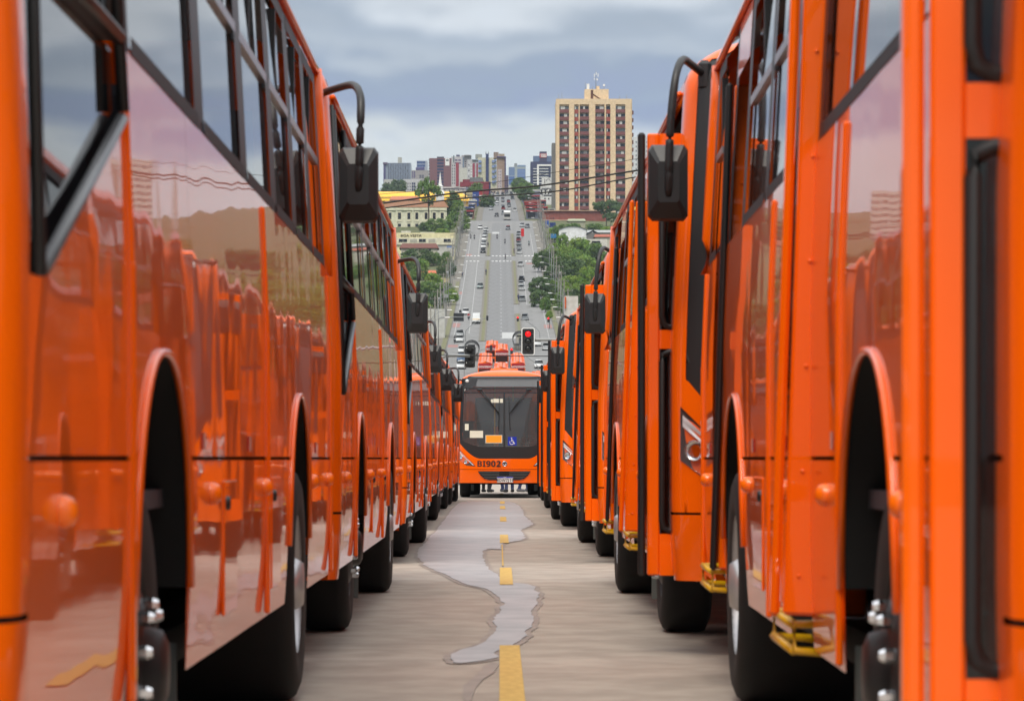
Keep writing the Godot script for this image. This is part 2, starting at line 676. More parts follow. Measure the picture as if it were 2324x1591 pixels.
func door_leaf(parent, s, out_w, bottom, top, glazed):
	# a folded door stands across the body side; its outer edge is a rubber lip
	var x1 = -(W2 + out_w)
	var x0 = -(W2 - 0.16)
	var z = -s
	var d = Node3D.new()
	d.name = "door_leaf"
	parent.add_child(d, true)
	# it leans in with the body side
	d.rotation.z = 0.0 if glazed else -0.034
	var pivot = Vector3(-W2, bottom, 0)
	d.position = pivot - d.basis * pivot
	var st = ST()
	var cx = (x0 + x1 + 0.05) / 2.0
	if glazed:
		# frame with two glazed openings
		var ow = x1 + 0.115
		bevel_box(st, Vector3((x1 + 0.05 + ow) / 2.0, (bottom + top) / 2.0, z), Vector3(abs(x1 + 0.05 - ow), top - bottom, 0.035), 0.008)
		for hh in [[bottom, bottom + 0.22], [1.62, 1.72], [top - 0.2, top]]:
			box(st, Vector3((ow + x0) / 2.0, (hh[0] + hh[1]) / 2.0, z), Vector3(x0 - ow, hh[1] - hh[0], 0.033))
		mi("door_panel", done(st), M.paint, d)
		for hh in [[bottom + 0.22, 1.62], [1.72, top - 0.2]]:
			st = ST()
			var xa = ow
			var xb = x0
			tube(st, [Vector3(xb, hh[0] + 0.016, z + 0.012), Vector3(xa + 0.05, hh[0] + 0.016, z + 0.012), Vector3(xa + 0.022, hh[0] + 0.032, z + 0.012), Vector3(xa + 0.012, hh[0] + 0.07, z + 0.012), Vector3(xa + 0.012, hh[1] - 0.07, z + 0.012), Vector3(xa + 0.022, hh[1] - 0.032, z + 0.012), Vector3(xa + 0.05, hh[1] - 0.016, z + 0.012), Vector3(xb, hh[1] - 0.016, z + 0.012)], 0.018, 6)
			var g = mi("door_glass_seal", done(st), M.rubber, d)
			st = ST()
			box(st, Vector3((xa + xb) / 2.0, (hh[0] + hh[1]) / 2.0, z), Vector3(xb - xa, hh[1] - hh[0], 0.008))
			mi("door_glass", done(st), M.dark_glass, g)
		st = ST()
		tube(st, [Vector3(x0 - 0.03, 0.75, z + 0.05), Vector3(x0 - 0.05, 1.0, z + 0.05), Vector3(x0 - 0.05, 1.35, z + 0.05)], 0.013, 6)
		mi("grab_rail", done(st), M.yellow, d)
	else:
		bevel_box(st, Vector3(cx, (bottom + top) / 2.0, z), Vector3(abs(x1 + 0.03 - x0), top - bottom, 0.035), 0.01)
		mi("door_panel", done(st), M.paint, d)
		st = ST()
		for k in 7:
			lathe(st, [[0.007, 0.0], [0.006, 0.005], [0.0, 0.006]], 6, 2, Vector3(x1 + 0.085, bottom + 0.12 + k * (top - bottom - 0.24) / 6.0, z + 0.0175))
		mi("rivets", done(st), M.paint, d).set_meta("kind", "stuff")
	st = ST()
	var lip = 0.04 if glazed else 0.03
	var lip_m = M.rubber if glazed or s > 9.0 else M.paint
	bevel_box(st, Vector3(x1 + lip / 2.0, (bottom + top) / 2.0, z - 0.002), Vector3(lip, top - bottom + 0.01, 0.06), 0.012)
	mi("door_seal", done(st), lip_m, d)

func build_bus():
	var b = Node3D.new()
	b.name = "city_bus"
	b.set_meta("base_name", "city_bus")
	add_child(b, true)
	used["city_bus"] = 0
	var k0 = func(h): return func(_s): return h
	# --- side panels, each its own sheet between the upright joints; the groove is a real recess
	for sgn in [1.0, -1.0]:
		var joints = [0.3, 2.0, 3.56, 6.6, 7.9, 9.5, 11.4] if sgn > 0 else [0.3, 0.5, 1.46, 3.56, 4.63, 5.55, 7.9, 9.45, 9.52, 10.4, 11.4]
		for i in joints.size() - 1:
			var sa = joints[i]
			var sb = joints[i + 1]
			if sgn < 0 and door_at((sa + sb) / 2.0):
				continue
			var first = i == 0
			var a = sa + (0.0 if first else 0.002)
			var e = sb - 0.002
			var n = max(2, int((e - a) / 0.07))
			var top = func(s):
				if sgn > 0 and s < 2.0:
					return lerp(1.38, 1.83, clamp((s - 0.5) / 1.45, 0.0, 1.0))
				return SILL
			var st = ST()
			side_strip(st, sgn, a, e, skirt, func(_s): return GR - 0.006, n, 8, 0.0, true, first)
			side_strip(st, sgn, a, e, func(s): return max(skirt(s), GR + 0.006), top, n, 12, 0.0, true, first)
			mi("side_panel", done(st), M.paint, b)
			var cuts = [[a, e]]
			for c in [FW, RW]:
				if a < c and e > c:
					cuts = [[a, c], [c, e]]
			for cu in cuts:
				st = ST()
				side_strip(st, sgn, cu[0], cu[1], func(s): return max(skirt(s), GR - 0.008), func(_s): return GR + 0.008, n, 1, 0.012)
				mi("panel_groove", done(st), M.gap, b)
		# arch lips and liners
		for c in [FW, RW]:
			var st = ST()
			var pts = []
			for k in 27:
				var s = c - 0.735 + 1.47 * k / 26.0
				pts.append(Vector3(sgn * (side_x(arch(s, 0.45)) + 0.004), arch(s, 0.45), -s))
			tube(st, pts, 0.012, 6)
			mi("wheel_arch_lip", done(st), M.paint, b)
			st = ST()
			st.set_smooth_group(5)
			for k in 26:
				var p = pts[k]
				var q = pts[k + 1]
				var ix = Vector3(-sgn * 0.75, 0, 0)
				quad(st, p, q, q + ix, p + ix)
			st.set_smooth_group(-1)
			quad(st, pts[0] + Vector3(-sgn * 0.75, 0, 0), pts[26] + Vector3(-sgn * 0.75, 0, 0), pts[26] + Vector3(-sgn * 0.75, 0.9, 0), pts[0] + Vector3(-sgn * 0.75, 0.9, 0))
			mi("wheel_arch_liner", done(st), M.black, b)
		# upright body mouldings
		var ribs = [2.0, 6.6, 11.28] if sgn > 0 else [3.56, 6.4, 11.28]
		for s in ribs:
			var st = ST()
			bevel_box(st, Vector3(sgn * (W2 + 0.004), (0.47 + 1.5) / 2.0, -s), Vector3(0.022, 1.03, 0.045), 0.007)
			var tilt = atan((W2 - side_x(SILL)) / (SILL - 1.5))
			bevel_box(st, Vector3(sgn * ((W2 + side_x(SILL)) / 2.0 + 0.003), 1.725, -s), Vector3(0.022, 0.48, 0.045), 0.007, Basis(Vector3.BACK, sgn * tilt))
			if s > 10.0:
				var up = []
				for q in 7:
					var hh = lerp(SILL - 0.04, 3.01, q / 6.0)
					up.append(Vector3(sgn * (side_x(hh) - 0.012), hh, -s - 0.02))
				tube(st, up, 0.045, 8)
			mi("body_moulding", done(st), M.paint, b)
		# window band: pillars, sill rubber, panes
		var pil = [2.1, 4.1, 5.85, 7.4, 8.75, 10.0, 11.12] if sgn > 0 else [1.58, 4.53, 5.65, 6.95, 8.4, 9.43, 11.12]
		for i in pil.size():
			var st = ST()
			var pw = 0.085 if i == 0 or i == pil.size() - 1 or sgn < 0 else 0.15
			side_strip(st, sgn, pil[i] - pw, pil[i] + pw, k0.call(SILL), k0.call(WTOP + 0.03), 2, 4, 0.004)
			mi("window_pillar", done(st), M.trim, b)
			if i < pil.size() - 1 and not (sgn < 0 and (i == 1 or i == 4)):
				var sa = pil[i] + 0.085
				var sb = pil[i + 1] - 0.085
				if sgn < 0 and i == 5:
					sa = 10.5
				st = ST()
				side_strip(st, sgn, sa, sb, k0.call(SILL), k0.call(SILL + 0.045), 3, 1, -0.002)
				mi("window_seal", done(st), M.rubber, b)
				st = ST()
				side_strip(st, sgn, sa, sb, k0.call(WTOP - 0.035), k0.call(WTOP + 0.03), 3, 1, 0.002)
				mi("window_seal", done(st), M.rubber, b)
				side_window(b, sgn, sa, sb)
			elif i < pil.size() - 1:
				# header above a door
				st = ST()
				side_strip(st, sgn, pil[i] + 0.085, pil[i + 1] - 0.085, k0.call(2.73), k0.call(WTOP + 0.03), 3, 2, 0.0)
				mi("door_header", done(st), M.paint, b)
		# cantrail moulding (rain gutter)
		var st = ST()
		var gp = []
		for k in 25:
			var s = lerp(0.62, 11.38, k / 24.0)
			gp.append(Vector3(sgn * (side_x(2.995) + 0.012), 2.995, -s))
		tube(st, gp, 0.016, 5)
		mi("rain_gutter", done(st), M.paint, b)
		# marker lamps, reflector strips, flaps
		for s in ([0.75, 4.2, 6.45, 9.6, 11.0] if sgn > 0 else [1.95, 4.0, 5.75, 7.6, 10.9]):
			st = ST()
			lathe(st, [[0.033, 0.0], [0.033, 0.012], [0.028, 0.024], [0.017, 0.033], [0.0, 0.036]], 14, 0)
			var l = mi("marker_lamp", done(st), M.amber, b, Vector3(sgn * (W2 - 0.001), 0.935, -s))
			if sgn < 0:
				l.rotation.y = PI
		for s in ([3.9, 5.7, 9.9] if sgn > 0 else [1.75, 3.75, 5.6, 7.3, 10.6]):
			for q in 2:
				st = ST()
				box(st, Vector3(sgn * (W2 + 0.0015), 1.09, -s - q * 0.075), Vector3(0.003, 0.05, 0.07))
				mi("reflector_strip", done(st), M.red_reflector if q == 0 else M.white_reflector, b)
		for s in ([4.9, 7.1] if sgn > 0 else [6.0, 7.0]):
			st = ST()
			bevel_box(st, Vector3(sgn * (W2 + 0.0005), 0.76, -s), Vector3(0.012, 0.42, 0.5), 0.004)
			var f = mi("service_flap", done(st), M.paint, b)
			st = ST()
			lathe(st, [[0.022, 0.0], [0.02, 0.012], [0.0, 0.014]], 10, 0, Vector3(0, 0, 0))
			var kn = mi("flap_lock", done(st), M.trim, f, Vector3(sgn * (W2 + 0.006), 0.9, -s + 0.18))
			if sgn < 0:
				kn.rotation.y = PI
	# --- driver's window (driver's side, front)
	var st = ST()
	var lo = func(s): return lerp(1.38, 1.83, clamp((s - 0.5) / 1.45, 0.0, 1.0))
	side_strip(st, 1.0, 0.52, 1.93, func(s): return lo.call(s) + 0.02, func(_s): return 1.985, 6, 3, 0.02, false, true)
	var dw = mi("driver_window", done(st), M.side_glass, b)
	st = ST()
	side_strip(st, 1.0, 0.52, 1.93, func(_s): return 2.03, func(_s): return WTOP, 6, 4, 0.022, false, true)
	mi("upper_pane", done(st), M.side_glass, dw)
	st = ST()
	tube(st, [side_pt(0.5, 1.4, 1.0, -0.002), side_pt(1.91, 1.82, 1.0, -0.002)], 0.016, 6)
	mi("window_sill_bar", done(st), M.grey_trim, dw)
	st = ST()
	tube(st, [side_pt(0.45, 2.01, 1.0, -0.002), side_pt(1.92, 2.01, 1.0, -0.002)], 0.02, 6)
	mi("window_rail", done(st), M.trim, dw)
	st = ST()
	tube(st, [side_pt(0.42, 1.38, 1.0, -0.004), side_pt(0.45, 2.0, 1.0, -0.004), side_pt(0.52, WTOP, 1.0, -0.004)], 0.015, 6)
	mi("front_frame", done(st), M.trim, dw)
	st = ST()
	tube(st, [side_pt(1.93, 1.84, 1.0, -0.004), side_pt(1.93, WTOP, 1.0, -0.004)], 0.016, 6)
	mi("rear_frame", done(st), M.trim, dw)
	st = ST()
	tube(st, [side_pt(0.52, 2.03, 1.0, -0.002), side_pt(0.8, WTOP, 1.0, -0.002)], 0.014, 6)
	mi("quarter_bar", done(st), M.trim, dw)
	# --- doors of the door side
	door_leaf(b, 0.4, 0.17, 0.42, 2.76, true)
	door_leaf(b, 4.6, 0.125, 0.56, 2.72, false)
	door_leaf(b, 9.5, 0.06, 0.54, 2.72, false)
	for s in [5.1, 9.98]:
		st = ST()
		for q in [-0.44, 0.44]:
			tube(st, [Vector3(-W2 + 0.1, 0.53, -s - q), Vector3(-W2 - 0.045, 0.53, -s - q), Vector3(-W2 - 0.045, 0.45, -s - q), Vector3(-W2 + 0.1, 0.44, -s - q)], 0.014, 5)
		for q in [0.53, 0.45]:
			tube(st, [Vector3(-W2 - 0.045, q, -s - 0.44), Vector3(-W2 - 0.045, q, -s + 0.44)], 0.016, 5)
		mi("door_step", done(st), M.yellow, b)
	# --- front
	var shoulder = func(u): return 1.03 + 0.42 * pow(clamp((abs(u) - 0.5) / 0.44, 0.0, 1.0), 1.7)
	var glass_lo = func(u): return 1.34 + 0.2 * pow(clamp((abs(u) - 0.45) / 0.48, 0.0, 1.0), 1.8)
	st = ST()
	front_strip(st, -1.0, 1.0, k0.call(0.4), k0.call(0.745), 48, 6)
	mi("bumper", done(st), M.paint, b)
	st = ST()
	front_strip(st, -1.0, 1.0, k0.call(0.74), k0.call(0.762), 48, 1, -0.012)
	mi("bumper_gap", done(st), M.gap, b)
	st = ST()
	front_strip(st, -0.945, 0.945, k0.call(0.758), shoulder, 48, 8)
	for sg in [-1.0, 1.0]:
		front_strip(st, sg * 0.945, sg * 1.0, k0.call(0.758), k0.call(3.14), 12, 40)
	mi("front_panel", done(st), M.paint, b)
	st = ST()
	front_strip(st, -0.945, 0.945, shoulder, glass_lo, 48, 4, -0.004)
	# dark surround of the glass, up both sides and over the sign
	for sg in [-1.0, 1.0]:
		front_strip(st, sg * 0.88, sg * 0.945, glass_lo, k0.call(3.19), 3, 24, -0.004)
	front_strip(st, -0.88, 0.88, k0.call(3.15), k0.call(3.19), 32, 1, -0.004)
	front_strip(st, -0.88, 0.88, k0.call(2.74), k0.call(2.765), 32, 1, -0.004)
	front_strip(st, -0.88, 0.88, k0.call(2.85), k0.call(2.885), 32, 1, -0.004)
	front_strip(st, -0.018, 0.018, k0.call(1.33), k0.call(2.75), 2, 12, -0.002)
	mi("windshield_surround", done(st), M.trim, b)
	for sg in [-1.0, 1.0]:
		st = ST()
		front_strip(st, min(sg * 0.018, sg * 0.88), max(sg * 0.018, sg * 0.88), glass_lo, k0.call(2.74), 20, 14, -0.01)
		mi("windshield", done(st), M.windshield, b)
	st = ST()
	front_strip(st, -0.88, 0.88, k0.call(2.765), k0.call(2.85), 32, 2, -0.012)
	mi("visor_band", done(st), M.sign_glass, b)
	st = ST()
	front_strip(st, -0.88, 0.88, k0.call(2.885), k0.call(3.15), 32, 3, -0.012)
	var sg0 = mi("destination_window", done(st), M.sign_glass, b)
	st = ST()
	front_strip(st, -0.62, 0.8, k0.call(2.91), k0.call(3.125), 24, 2, -0.06)
	mi("destination_panel", done(st), M.sign_panel, sg0)
	st = ST()
	lathe(st, [[0.045, 0.0], [0.044, 0.003], [0.0, 0.004]], 18, 2)
	mi("round_sticker", done(st), M.white, sg0, front_x(-0.97, 3.06, 0.004))
	# grille with its slats
	st = front_poly([[-0.69, 0.705], [0.69, 0.705], [0.62, 0.6], [0.52, 0.51], [0.4, 0.475], [-0.4, 0.475], [-0.52, 0.51], [-0.62, 0.6]], 0.02)
	var gr = mi("grille", done(st), M.black, b)
	for k in 5:
		var hh = 0.505 + k * 0.042
		var hw = lerp(0.5, 0.67, k / 4.0)
		for sg in [-1.0, 1.0]:
			st = ST()
			front_strip(st, min(sg * 0.13, sg * hw) / W2, max(sg * 0.13, sg * hw) / W2, k0.call(hh), k0.call(hh + 0.013), 8, 1, 0.03)
			mi("slat", done(st), M.grey_trim, gr)
	# headlights
	for sg in [-1.0, 1.0]:
		var hl = Node3D.new()
		hl.name = "headlight"
		b.add_child(hl, true)
		st = front_poly([[sg * 1.205, 1.31], [sg * 0.75, 0.83], [sg * 0.99, 0.86], [sg * 1.205, 1.03]], 0.006, 0.05)
		mi("headlight_housing", done(st), M.trim, hl)
		st = front_poly([[sg * 1.19, 1.265], [sg * 1.19, 1.205], [sg * 0.83, 0.872], [sg * 0.79, 0.858]], 0.013, 0.05)
		mi("light_strip", done(st), M.lamp_white, hl)
		for c in [[1.13, 1.08, 0.055], [1.0, 0.95, 0.05]]:
			st = ST()
			lathe(st, [[0.0, 0.0], [c[2] * 0.5, 0.004], [c[2] * 0.85, 0.013], [c[2], 0.02], [c[2] * 0.96, 0.016], [c[2] * 0.5, 0.009], [0.0, 0.016]], 16, 2)
			var lamp = mi("lamp_bowl", done(st), M.chrome, hl, front_x(sg * c[0], c[1], 0.006))
			lamp.rotation.y = sg * 0.5
		st = front_poly([[sg * 1.2, 1.3], [sg * 0.76, 0.835], [sg * 0.99, 0.865], [sg * 1.2, 1.032]], 0.028, 0.05)
		mi("headlight_lens", done(st), M.clear_glass, hl)
	# maker's round badge: ring and inner cross arms
	st = ST()
	lathe(st, [[0.068, 0.0], [0.066, 0.012], [0.056, 0.014], [0.054, 0.004], [0.0, 0.004]], 24, 2)
	var bd = mi("badge", done(st), M.chrome, b, front_x(0.01, 0.9, 0.002))
	st = ST()
	box(st, Vector3(0, 0.012, 0.008), Vector3(0.05, 0.014, 0.006))
	box(st, Vector3(0, -0.016, 0.008), Vector3(0.02, 0.05, 0.006))
	mi("badge_emblem", done(st), M.trim, bd)
	# wipers hang from above the glass
	for sg in [-1.0, 1.0]:
		var px = sg * 0.64
		st = ST()
		var top = front_x(px, 2.82, 0.03)
		var tip = front_x(sg * 0.14, 2.2, 0.035)
		for o in [0.0, 0.045]:
			tube(st, [top + Vector3(-sg * o, o * 0.2, 0), (top + tip) / 2.0 + Vector3(-sg * o * 0.8, 0, 0.02), tip], 0.013, 6)
		bevel_box(st, top + Vector3(0, 0.01, -0.01), Vector3(0.14, 0.05, 0.05), 0.015)
		var wp = mi("wiper_arm", done(st), M.trim, b)
		st = ST()
		tube(st, [front_x(sg * 0.125, 2.66, 0.022), front_x(sg * 0.135, 2.18, 0.03), front_x(sg * 0.15, 1.78, 0.022)], 0.011, 5)
		mi("wiper_blade", done(st), M.rubber, wp)
	# front dome and roof: rings of height closed by the front curve and running back along both sides
	st = ST()
	front_strip(st, -1.0, 1.0, k0.call(3.19), k0.call(3.3599), 48, 10)
	for sg in [-1.0, 1.0]:
		front_strip(st, sg * 0.9, sg * 1.0, k0.call(3.14), k0.call(3.19), 8, 2)
	mi("front_cap", done(st), M.paint, b)
	for sg in [-1.0, 1.0]:
		st = ST()
		st.set_smooth_group(6)
		var rows = []
		for j in 19:
			var ph = j / 18.0 * PI / 2.0
			var h = WTOP + 0.03 if j == 0 else 3.0 + 0.36 * pow(sin(ph), 1.0 / 1.05)
			var row = []
			for i in 25:
				var s0 = CD + lean(min(h, 3.3599))
				row.append(Vector3(sg * side_x(h), min(h, 3.36), -lerp(s0, 11.4, i / 24.0)))
			rows.append(row)
		for j in 18:
			for i in 24:
				quad(st, rows[j][i], rows[j + 1][i], rows[j + 1][i + 1], rows[j][i + 1])
		mi("roof", done(st), M.roof_paint, b)
	for s in [2.6, 5.4, 8.4]:
		st = ST()
		bevel_box(st, Vector3(0, 3.39, -s), Vector3(0.75, 0.09, 0.75), 0.03)
		mi("roof_hatch", done(st), M.roof_paint, b)
	# --- rear
	st = ST()
	st.set_smooth_group(7)
	for j in 16:
		for i in 12:
			var q = []
			for e in [[i, j], [i, j + 1], [i + 1, j + 1], [i + 1, j]]:
				var h = lerp(0.42, 3.36, e[1] / 16.0)
				var u = lerp(-1.0, 1.0, e[0] / 12.0)
				q.append(Vector3(u * side_x(min(h, 3.359)), h, -11.4 - 0.1 * (1.0 - pow(abs(u), 6.0))))
			quad(st, q[0], q[1], q[2], q[3])
	st.set_smooth_group(-1)
	var rear = mi("rear_panel", done(st), M.paint, b)
	st = ST()
	bevel_box(st, Vector3(0, 2.4, -11.5), Vector3(1.9, 0.85, 0.03), 0.01)
	mi("rear_window", done(st), M.dark_glass, rear)
	for sg in [-1.0, 1.0]:
		st = ST()
		bevel_box(st, Vector3(sg * 1.0, 1.05, -11.49), Vector3(0.16, 0.5, 0.03), 0.01)
		mi("tail_lamp", done(st), M.tail, rear)
	# --- underside and inside
	st = ST()
	box(st, Vector3(0, 0.62, -5.9), Vector3(1.35, 0.5, 10.2))
	box(st, Vector3(0, 0.5, -1.0), Vector3(2.2, 0.24, 1.1))
	box(st, Vector3(0, 0.5, -5.75), Vector3(2.34, 0.1, 4.2))
	box(st, Vector3(0, 0.5, -10.45), Vector3(2.3, 0.1, 1.8))
	for c in [FW, RW]:
		box(st, Vector3(0, 0.42, -c), Vector3(1.9, 0.16, 0.2))
	mi("chassis", done(st), M.black, b)
	st = ST()
	box(st, Vector3(0, 0.93, -5.7), Vector3(2.36, 0.05, 10.4))
	mi("floor", done(st), M.seat_grey, b)
	st = ST()
	box(st, Vector3(0, 3.16, -5.95), Vector3(1.7, 0.02, 10.6))
	for sg in [-1.0, 1.0]:
		quad(st, Vector3(sg * 0.85, 3.17, -0.7), Vector3(sg * 1.09, 3.03, -0.8), Vector3(sg * 1.09, 3.03, -11.2), Vector3(sg * 0.85, 3.17, -11.2))
	mi("ceiling", done(st), M.lining, b)
	st = ST()
	bevel_box(st, Vector3(0.05, 1.2, -0.6), Vector3(2.1, 0.34, 0.45), 0.06)
	mi("dashboard", done(st), M.trim, b)
	st = ST()
	var ring = []
	for k in 21:
		var a = TAU * k / 20.0
		ring.append(Vector3(0.62 + cos(a) * 0.22, 1.52 + sin(a) * 0.1, -0.72 - sin(a) * 0.2))
	tube(st, ring, 0.016, 6)
	tube(st, [Vector3(0.62, 1.52, -0.72), Vector3(0.62, 1.3, -0.62)], 0.03, 6)
	mi("steering_wheel", done(st), M.trim, b)
	for r in 8:
		for x in [-0.95, -0.5, 0.5, 0.95]:
			if r == 0 and x < 0.0:
				continue
			if x < 0.0 and door_at(2.0 + r * 1.05 + 0.2):
				continue
			st = ST()
			bevel_box(st, Vector3(x, 1.38, -2.0 - r * 1.05), Vector3(0.42, 0.1, 0.42), 0.04)
			bevel_box(st, Vector3(x, 1.72, -2.22 - r * 1.05), Vector3(0.42, 0.66, 0.08), 0.035)
			box(st, Vector3(x, 1.15, -2.0 - r * 1.05), Vector3(0.06, 0.4, 0.06))
			mi("seat", done(st), M.seat_grey, b)
	for q in [[-0.25, 1.7], [0.25, 3.0], [-0.25, 4.9], [0.25, 6.8]]:
		st = ST()
		tube(st, [Vector3(q[0], 0.95, -q[1]), Vector3(q[0], 3.32, -q[1])], 0.019, 6)
		mi("handrail", done(st), M.yellow, b)
	st = ST()
	box(st, Vector3(0.45, 1.75, -1.75), Vector3(1.2, 1.6, 0.04))
	mi("driver_partition", done(st), M.seat_grey, b)
	# --- wheels, mudflaps, mirrors
	for sgn in [1.0, -1.0]:
		wheel_parts(b, Vector3(sgn * (W2 - 0.075), 0.5, -FW), sgn, false)
		wheel_parts(b, Vector3(sgn * (W2 - 0.015), 0.5, -RW), sgn, true)
		for c in [FW, RW]:
			st = ST()
			box(st, Vector3(sgn * (W2 - 0.24), 0.34, -c - 0.86), Vector3(0.38, 0.36, 0.012))
			mi("mudflap", done(st), M.flap, b)
		mirror_parts(b, sgn)
	return b
# ---------------------------------------------------------------- far road, vehicles, street furniture
func zp(x, y):      # a point of the street crop of the photograph -> photograph
	return Vector2((1050.0 + x / 3.977) * 0.9296, (500.0 + y / 3.977) * 0.9296)

func zd(y):
	return ground_d(zp(0, y).y)

var wall_tex = null
func wall(c, rough = 0.85, size_m = 9.0):
	if wall_tex == null:
		var n = FastNoiseLite.new()
		n.seed = 21
		n.frequency = 0.012
		n.fractal_octaves = 6
		n.fractal_gain = 0.62
		wall_tex = NoiseTexture2D.new()
		wall_tex.width = 512
		wall_tex.height = 512
		wall_tex.seamless = true
		wall_tex.noise = n
		var g = Gradient.new()
		g.offsets = PackedFloat32Array([0.2, 0.8])
		g.colors = PackedColorArray([Color(0.91, 0.905, 0.895), Color(1, 1, 1)])
		wall_tex.color_ramp = g
	var m = mat(c, rough)
	m.albedo_texture = wall_tex
	m.uv1_triplanar = true
	m.uv1_world_triplanar = true
	m.uv1_scale = Vector3.ONE / size_m
	return m

func far_road():
	M.far_asphalt = textured(Color(0.415, 0.415, 0.41), Color(0.485, 0.485, 0.48), 16.0, 0.85, 31, 0.012, 6)
	M.bus_asphalt = textured(Color(0.385, 0.388, 0.39), Color(0.455, 0.458, 0.458), 14.0, 0.85, 32, 0.012, 6)
	M.concrete = textured(Color(0.37, 0.355, 0.325), Color(0.46, 0.445, 0.405), 6.0, 0.9, 33, 0.02, 5)
	M.verge = textured(Color(0.33, 0.345, 0.22), Color(0.47, 0.455, 0.34), 5.0, 0.95, 34, 0.02, 5)
	M.road_white = textured(Color(0.56, 0.565, 0.56), Color(0.70, 0.705, 0.70), 2.0, 0.7, 35, 0.03, 5)
	M.square_white = textured(Color(0.78, 0.785, 0.78), Color(0.86, 0.865, 0.86), 2.0, 0.7, 37, 0.03, 5)
	M.road_red = textured(Color(0.50, 0.36, 0.34), Color(0.58, 0.43, 0.41), 3.0, 0.8, 36, 0.03, 5)
	struct("road", ribbon(-10.6, 11.6, stations(560.0, 1235.0), 0.0), M.far_asphalt, "grey avenue climbing the far hill")
	struct("bus_lane", ribbon(-2.9, 3.3, stations(566.0, 1215.0), 0.004), M.bus_asphalt, "darker bus lane along the middle of the avenue")
	struct("road", ribbon(-6.6, 6.9, stations(1230.0, 1990.0), 0.005), M.bus_asphalt, "darker narrower stretch of the avenue up to the crest")
	struct("pavement", ribbon_block(-13.6, -10.6, 560.0, 1235.0, 0.13), M.concrete, "concrete pavement along the avenue on the church's side")
	struct("pavement", ribbon_block(11.6, 14.6, 560.0, 1235.0, 0.13), M.concrete, "concrete pavement along the avenue on the brown tower's side")
	struct("pavement", ribbon_block(-8.8, -6.6, 1235.0, 1900.0, 0.13), M.concrete, "pavement beside the upper avenue on the church's side")
	struct("pavement", ribbon_block(6.9, 9.1, 1235.0, 1900.0, 0.13), M.concrete, "pavement beside the upper avenue on the brown tower's side")
	struct("verge", ribbon_block(-11.7, -10.75, 566.0, 905.0, 0.17), M.verge, "strip of grass between the pavement and the avenue")
	struct("verge", ribbon_block(11.75, 12.7, 566.0, 905.0, 0.17), M.verge, "strip of grass at the avenue's edge under the trees")
	for a in [[-4.4, -2.9, 1330, 545, "church's"], [-4.4, -2.9, 500, 282, "church's"], [3.3, 4.7, 1350, 1062, "tower's"], [3.3, 4.7, 970, 548, "tower's"], [3.3, 4.7, 500, 285, "tower's"]]:
		struct("median", ribbon_block(a[0], a[1], zd(a[2]), zd(a[3]), 0.14), M.concrete, "concrete median beside the bus lane on the %s side" % a[4])
		struct("median_grass", ribbon_block(a[0] + 0.5, a[1] - 0.35, zd(a[2]) + 1.0, zd(a[3]) - 1.0, 0.17), M.verge, "worn grass on a median of the avenue")
	for a in [[-6.65, 1250, 560], [-6.65, 500, 285], [6.45, 970, 560], [6.45, 500, 285], [-9.7, 1300, 560], [-9.7, 500, 285], [10.1, 1300, 560], [10.1, 500, 285]]:
		struct("road_marking", ribbon(a[0], a[0] + 0.11, stations(zd(a[1]), zd(a[2])), 0.012), M.road_white, "long white lane line painted on the avenue")
	# squares that edge the crossing
	for y in [498.0, 549.0]:
		var d = zd(y)
		for k in 19:
			var x = -10.0 + k * 1.08
			if abs(x + 3.6) < 0.9 or abs(x - 4.0) < 0.9 or (x < -4.0 and x > -6.4) or (x > 4.4 and x < 6.6):
				continue
			var st = ST()
			var e0 = E(d - 1.3) + 0.02
			var e1 = E(d + 1.3) + 0.02
			quad(st, Vector3(x, e0, -d + 1.3), Vector3(x + 0.6, e0, -d + 1.3), Vector3(x + 0.6, e1, -d - 1.3), Vector3(x, e1, -d - 1.3))
			struct("road_marking", done(st), M.square_white, "white square edging the crossing on the avenue")
	var k2 = 0
	var dd = 700.0
	while dd < 1180.0:
		var st = ST()
		quad(st, Vector3(0.13, E(dd) + 0.014, -dd), Vector3(0.3, E(dd) + 0.014, -dd), Vector3(0.3, E(dd + 3.0) + 0.014, -dd - 3.0), Vector3(0.13, E(dd + 3.0) + 0.014, -dd - 3.0))
		struct("road_marking", done(st), M.road_white, "pale dash along the middle of the bus lane")
		dd += 13.0
	for a in [[0.4, 3.2, 1300, 1240, "by the waiting orange buses"], [-2.7, -0.3, 283, 266, "at the top of the bus lane"]]:
		struct("road_marking", ribbon(a[0], a[1], stations(zd(a[2]), zd(a[3])), 0.014), M.road_white, "white painted box on the bus lane " + a[4])
	for a in [[-10.4, -8.8, 1190, 1150], [-10.4, -9.6, 870, 845], [-10.4, -8.4, 1385, 1360], [9.6, 11.3, 1200, 1165], [7.6, 10.6, 578, 566], [-10.2, -8.6, 497, 480]]:
		struct("road_marking", ribbon(a[0], a[1], stations(zd(a[2]), zd(a[3])), 0.011), M.road_red, "faded red patch painted on the cycle lane")

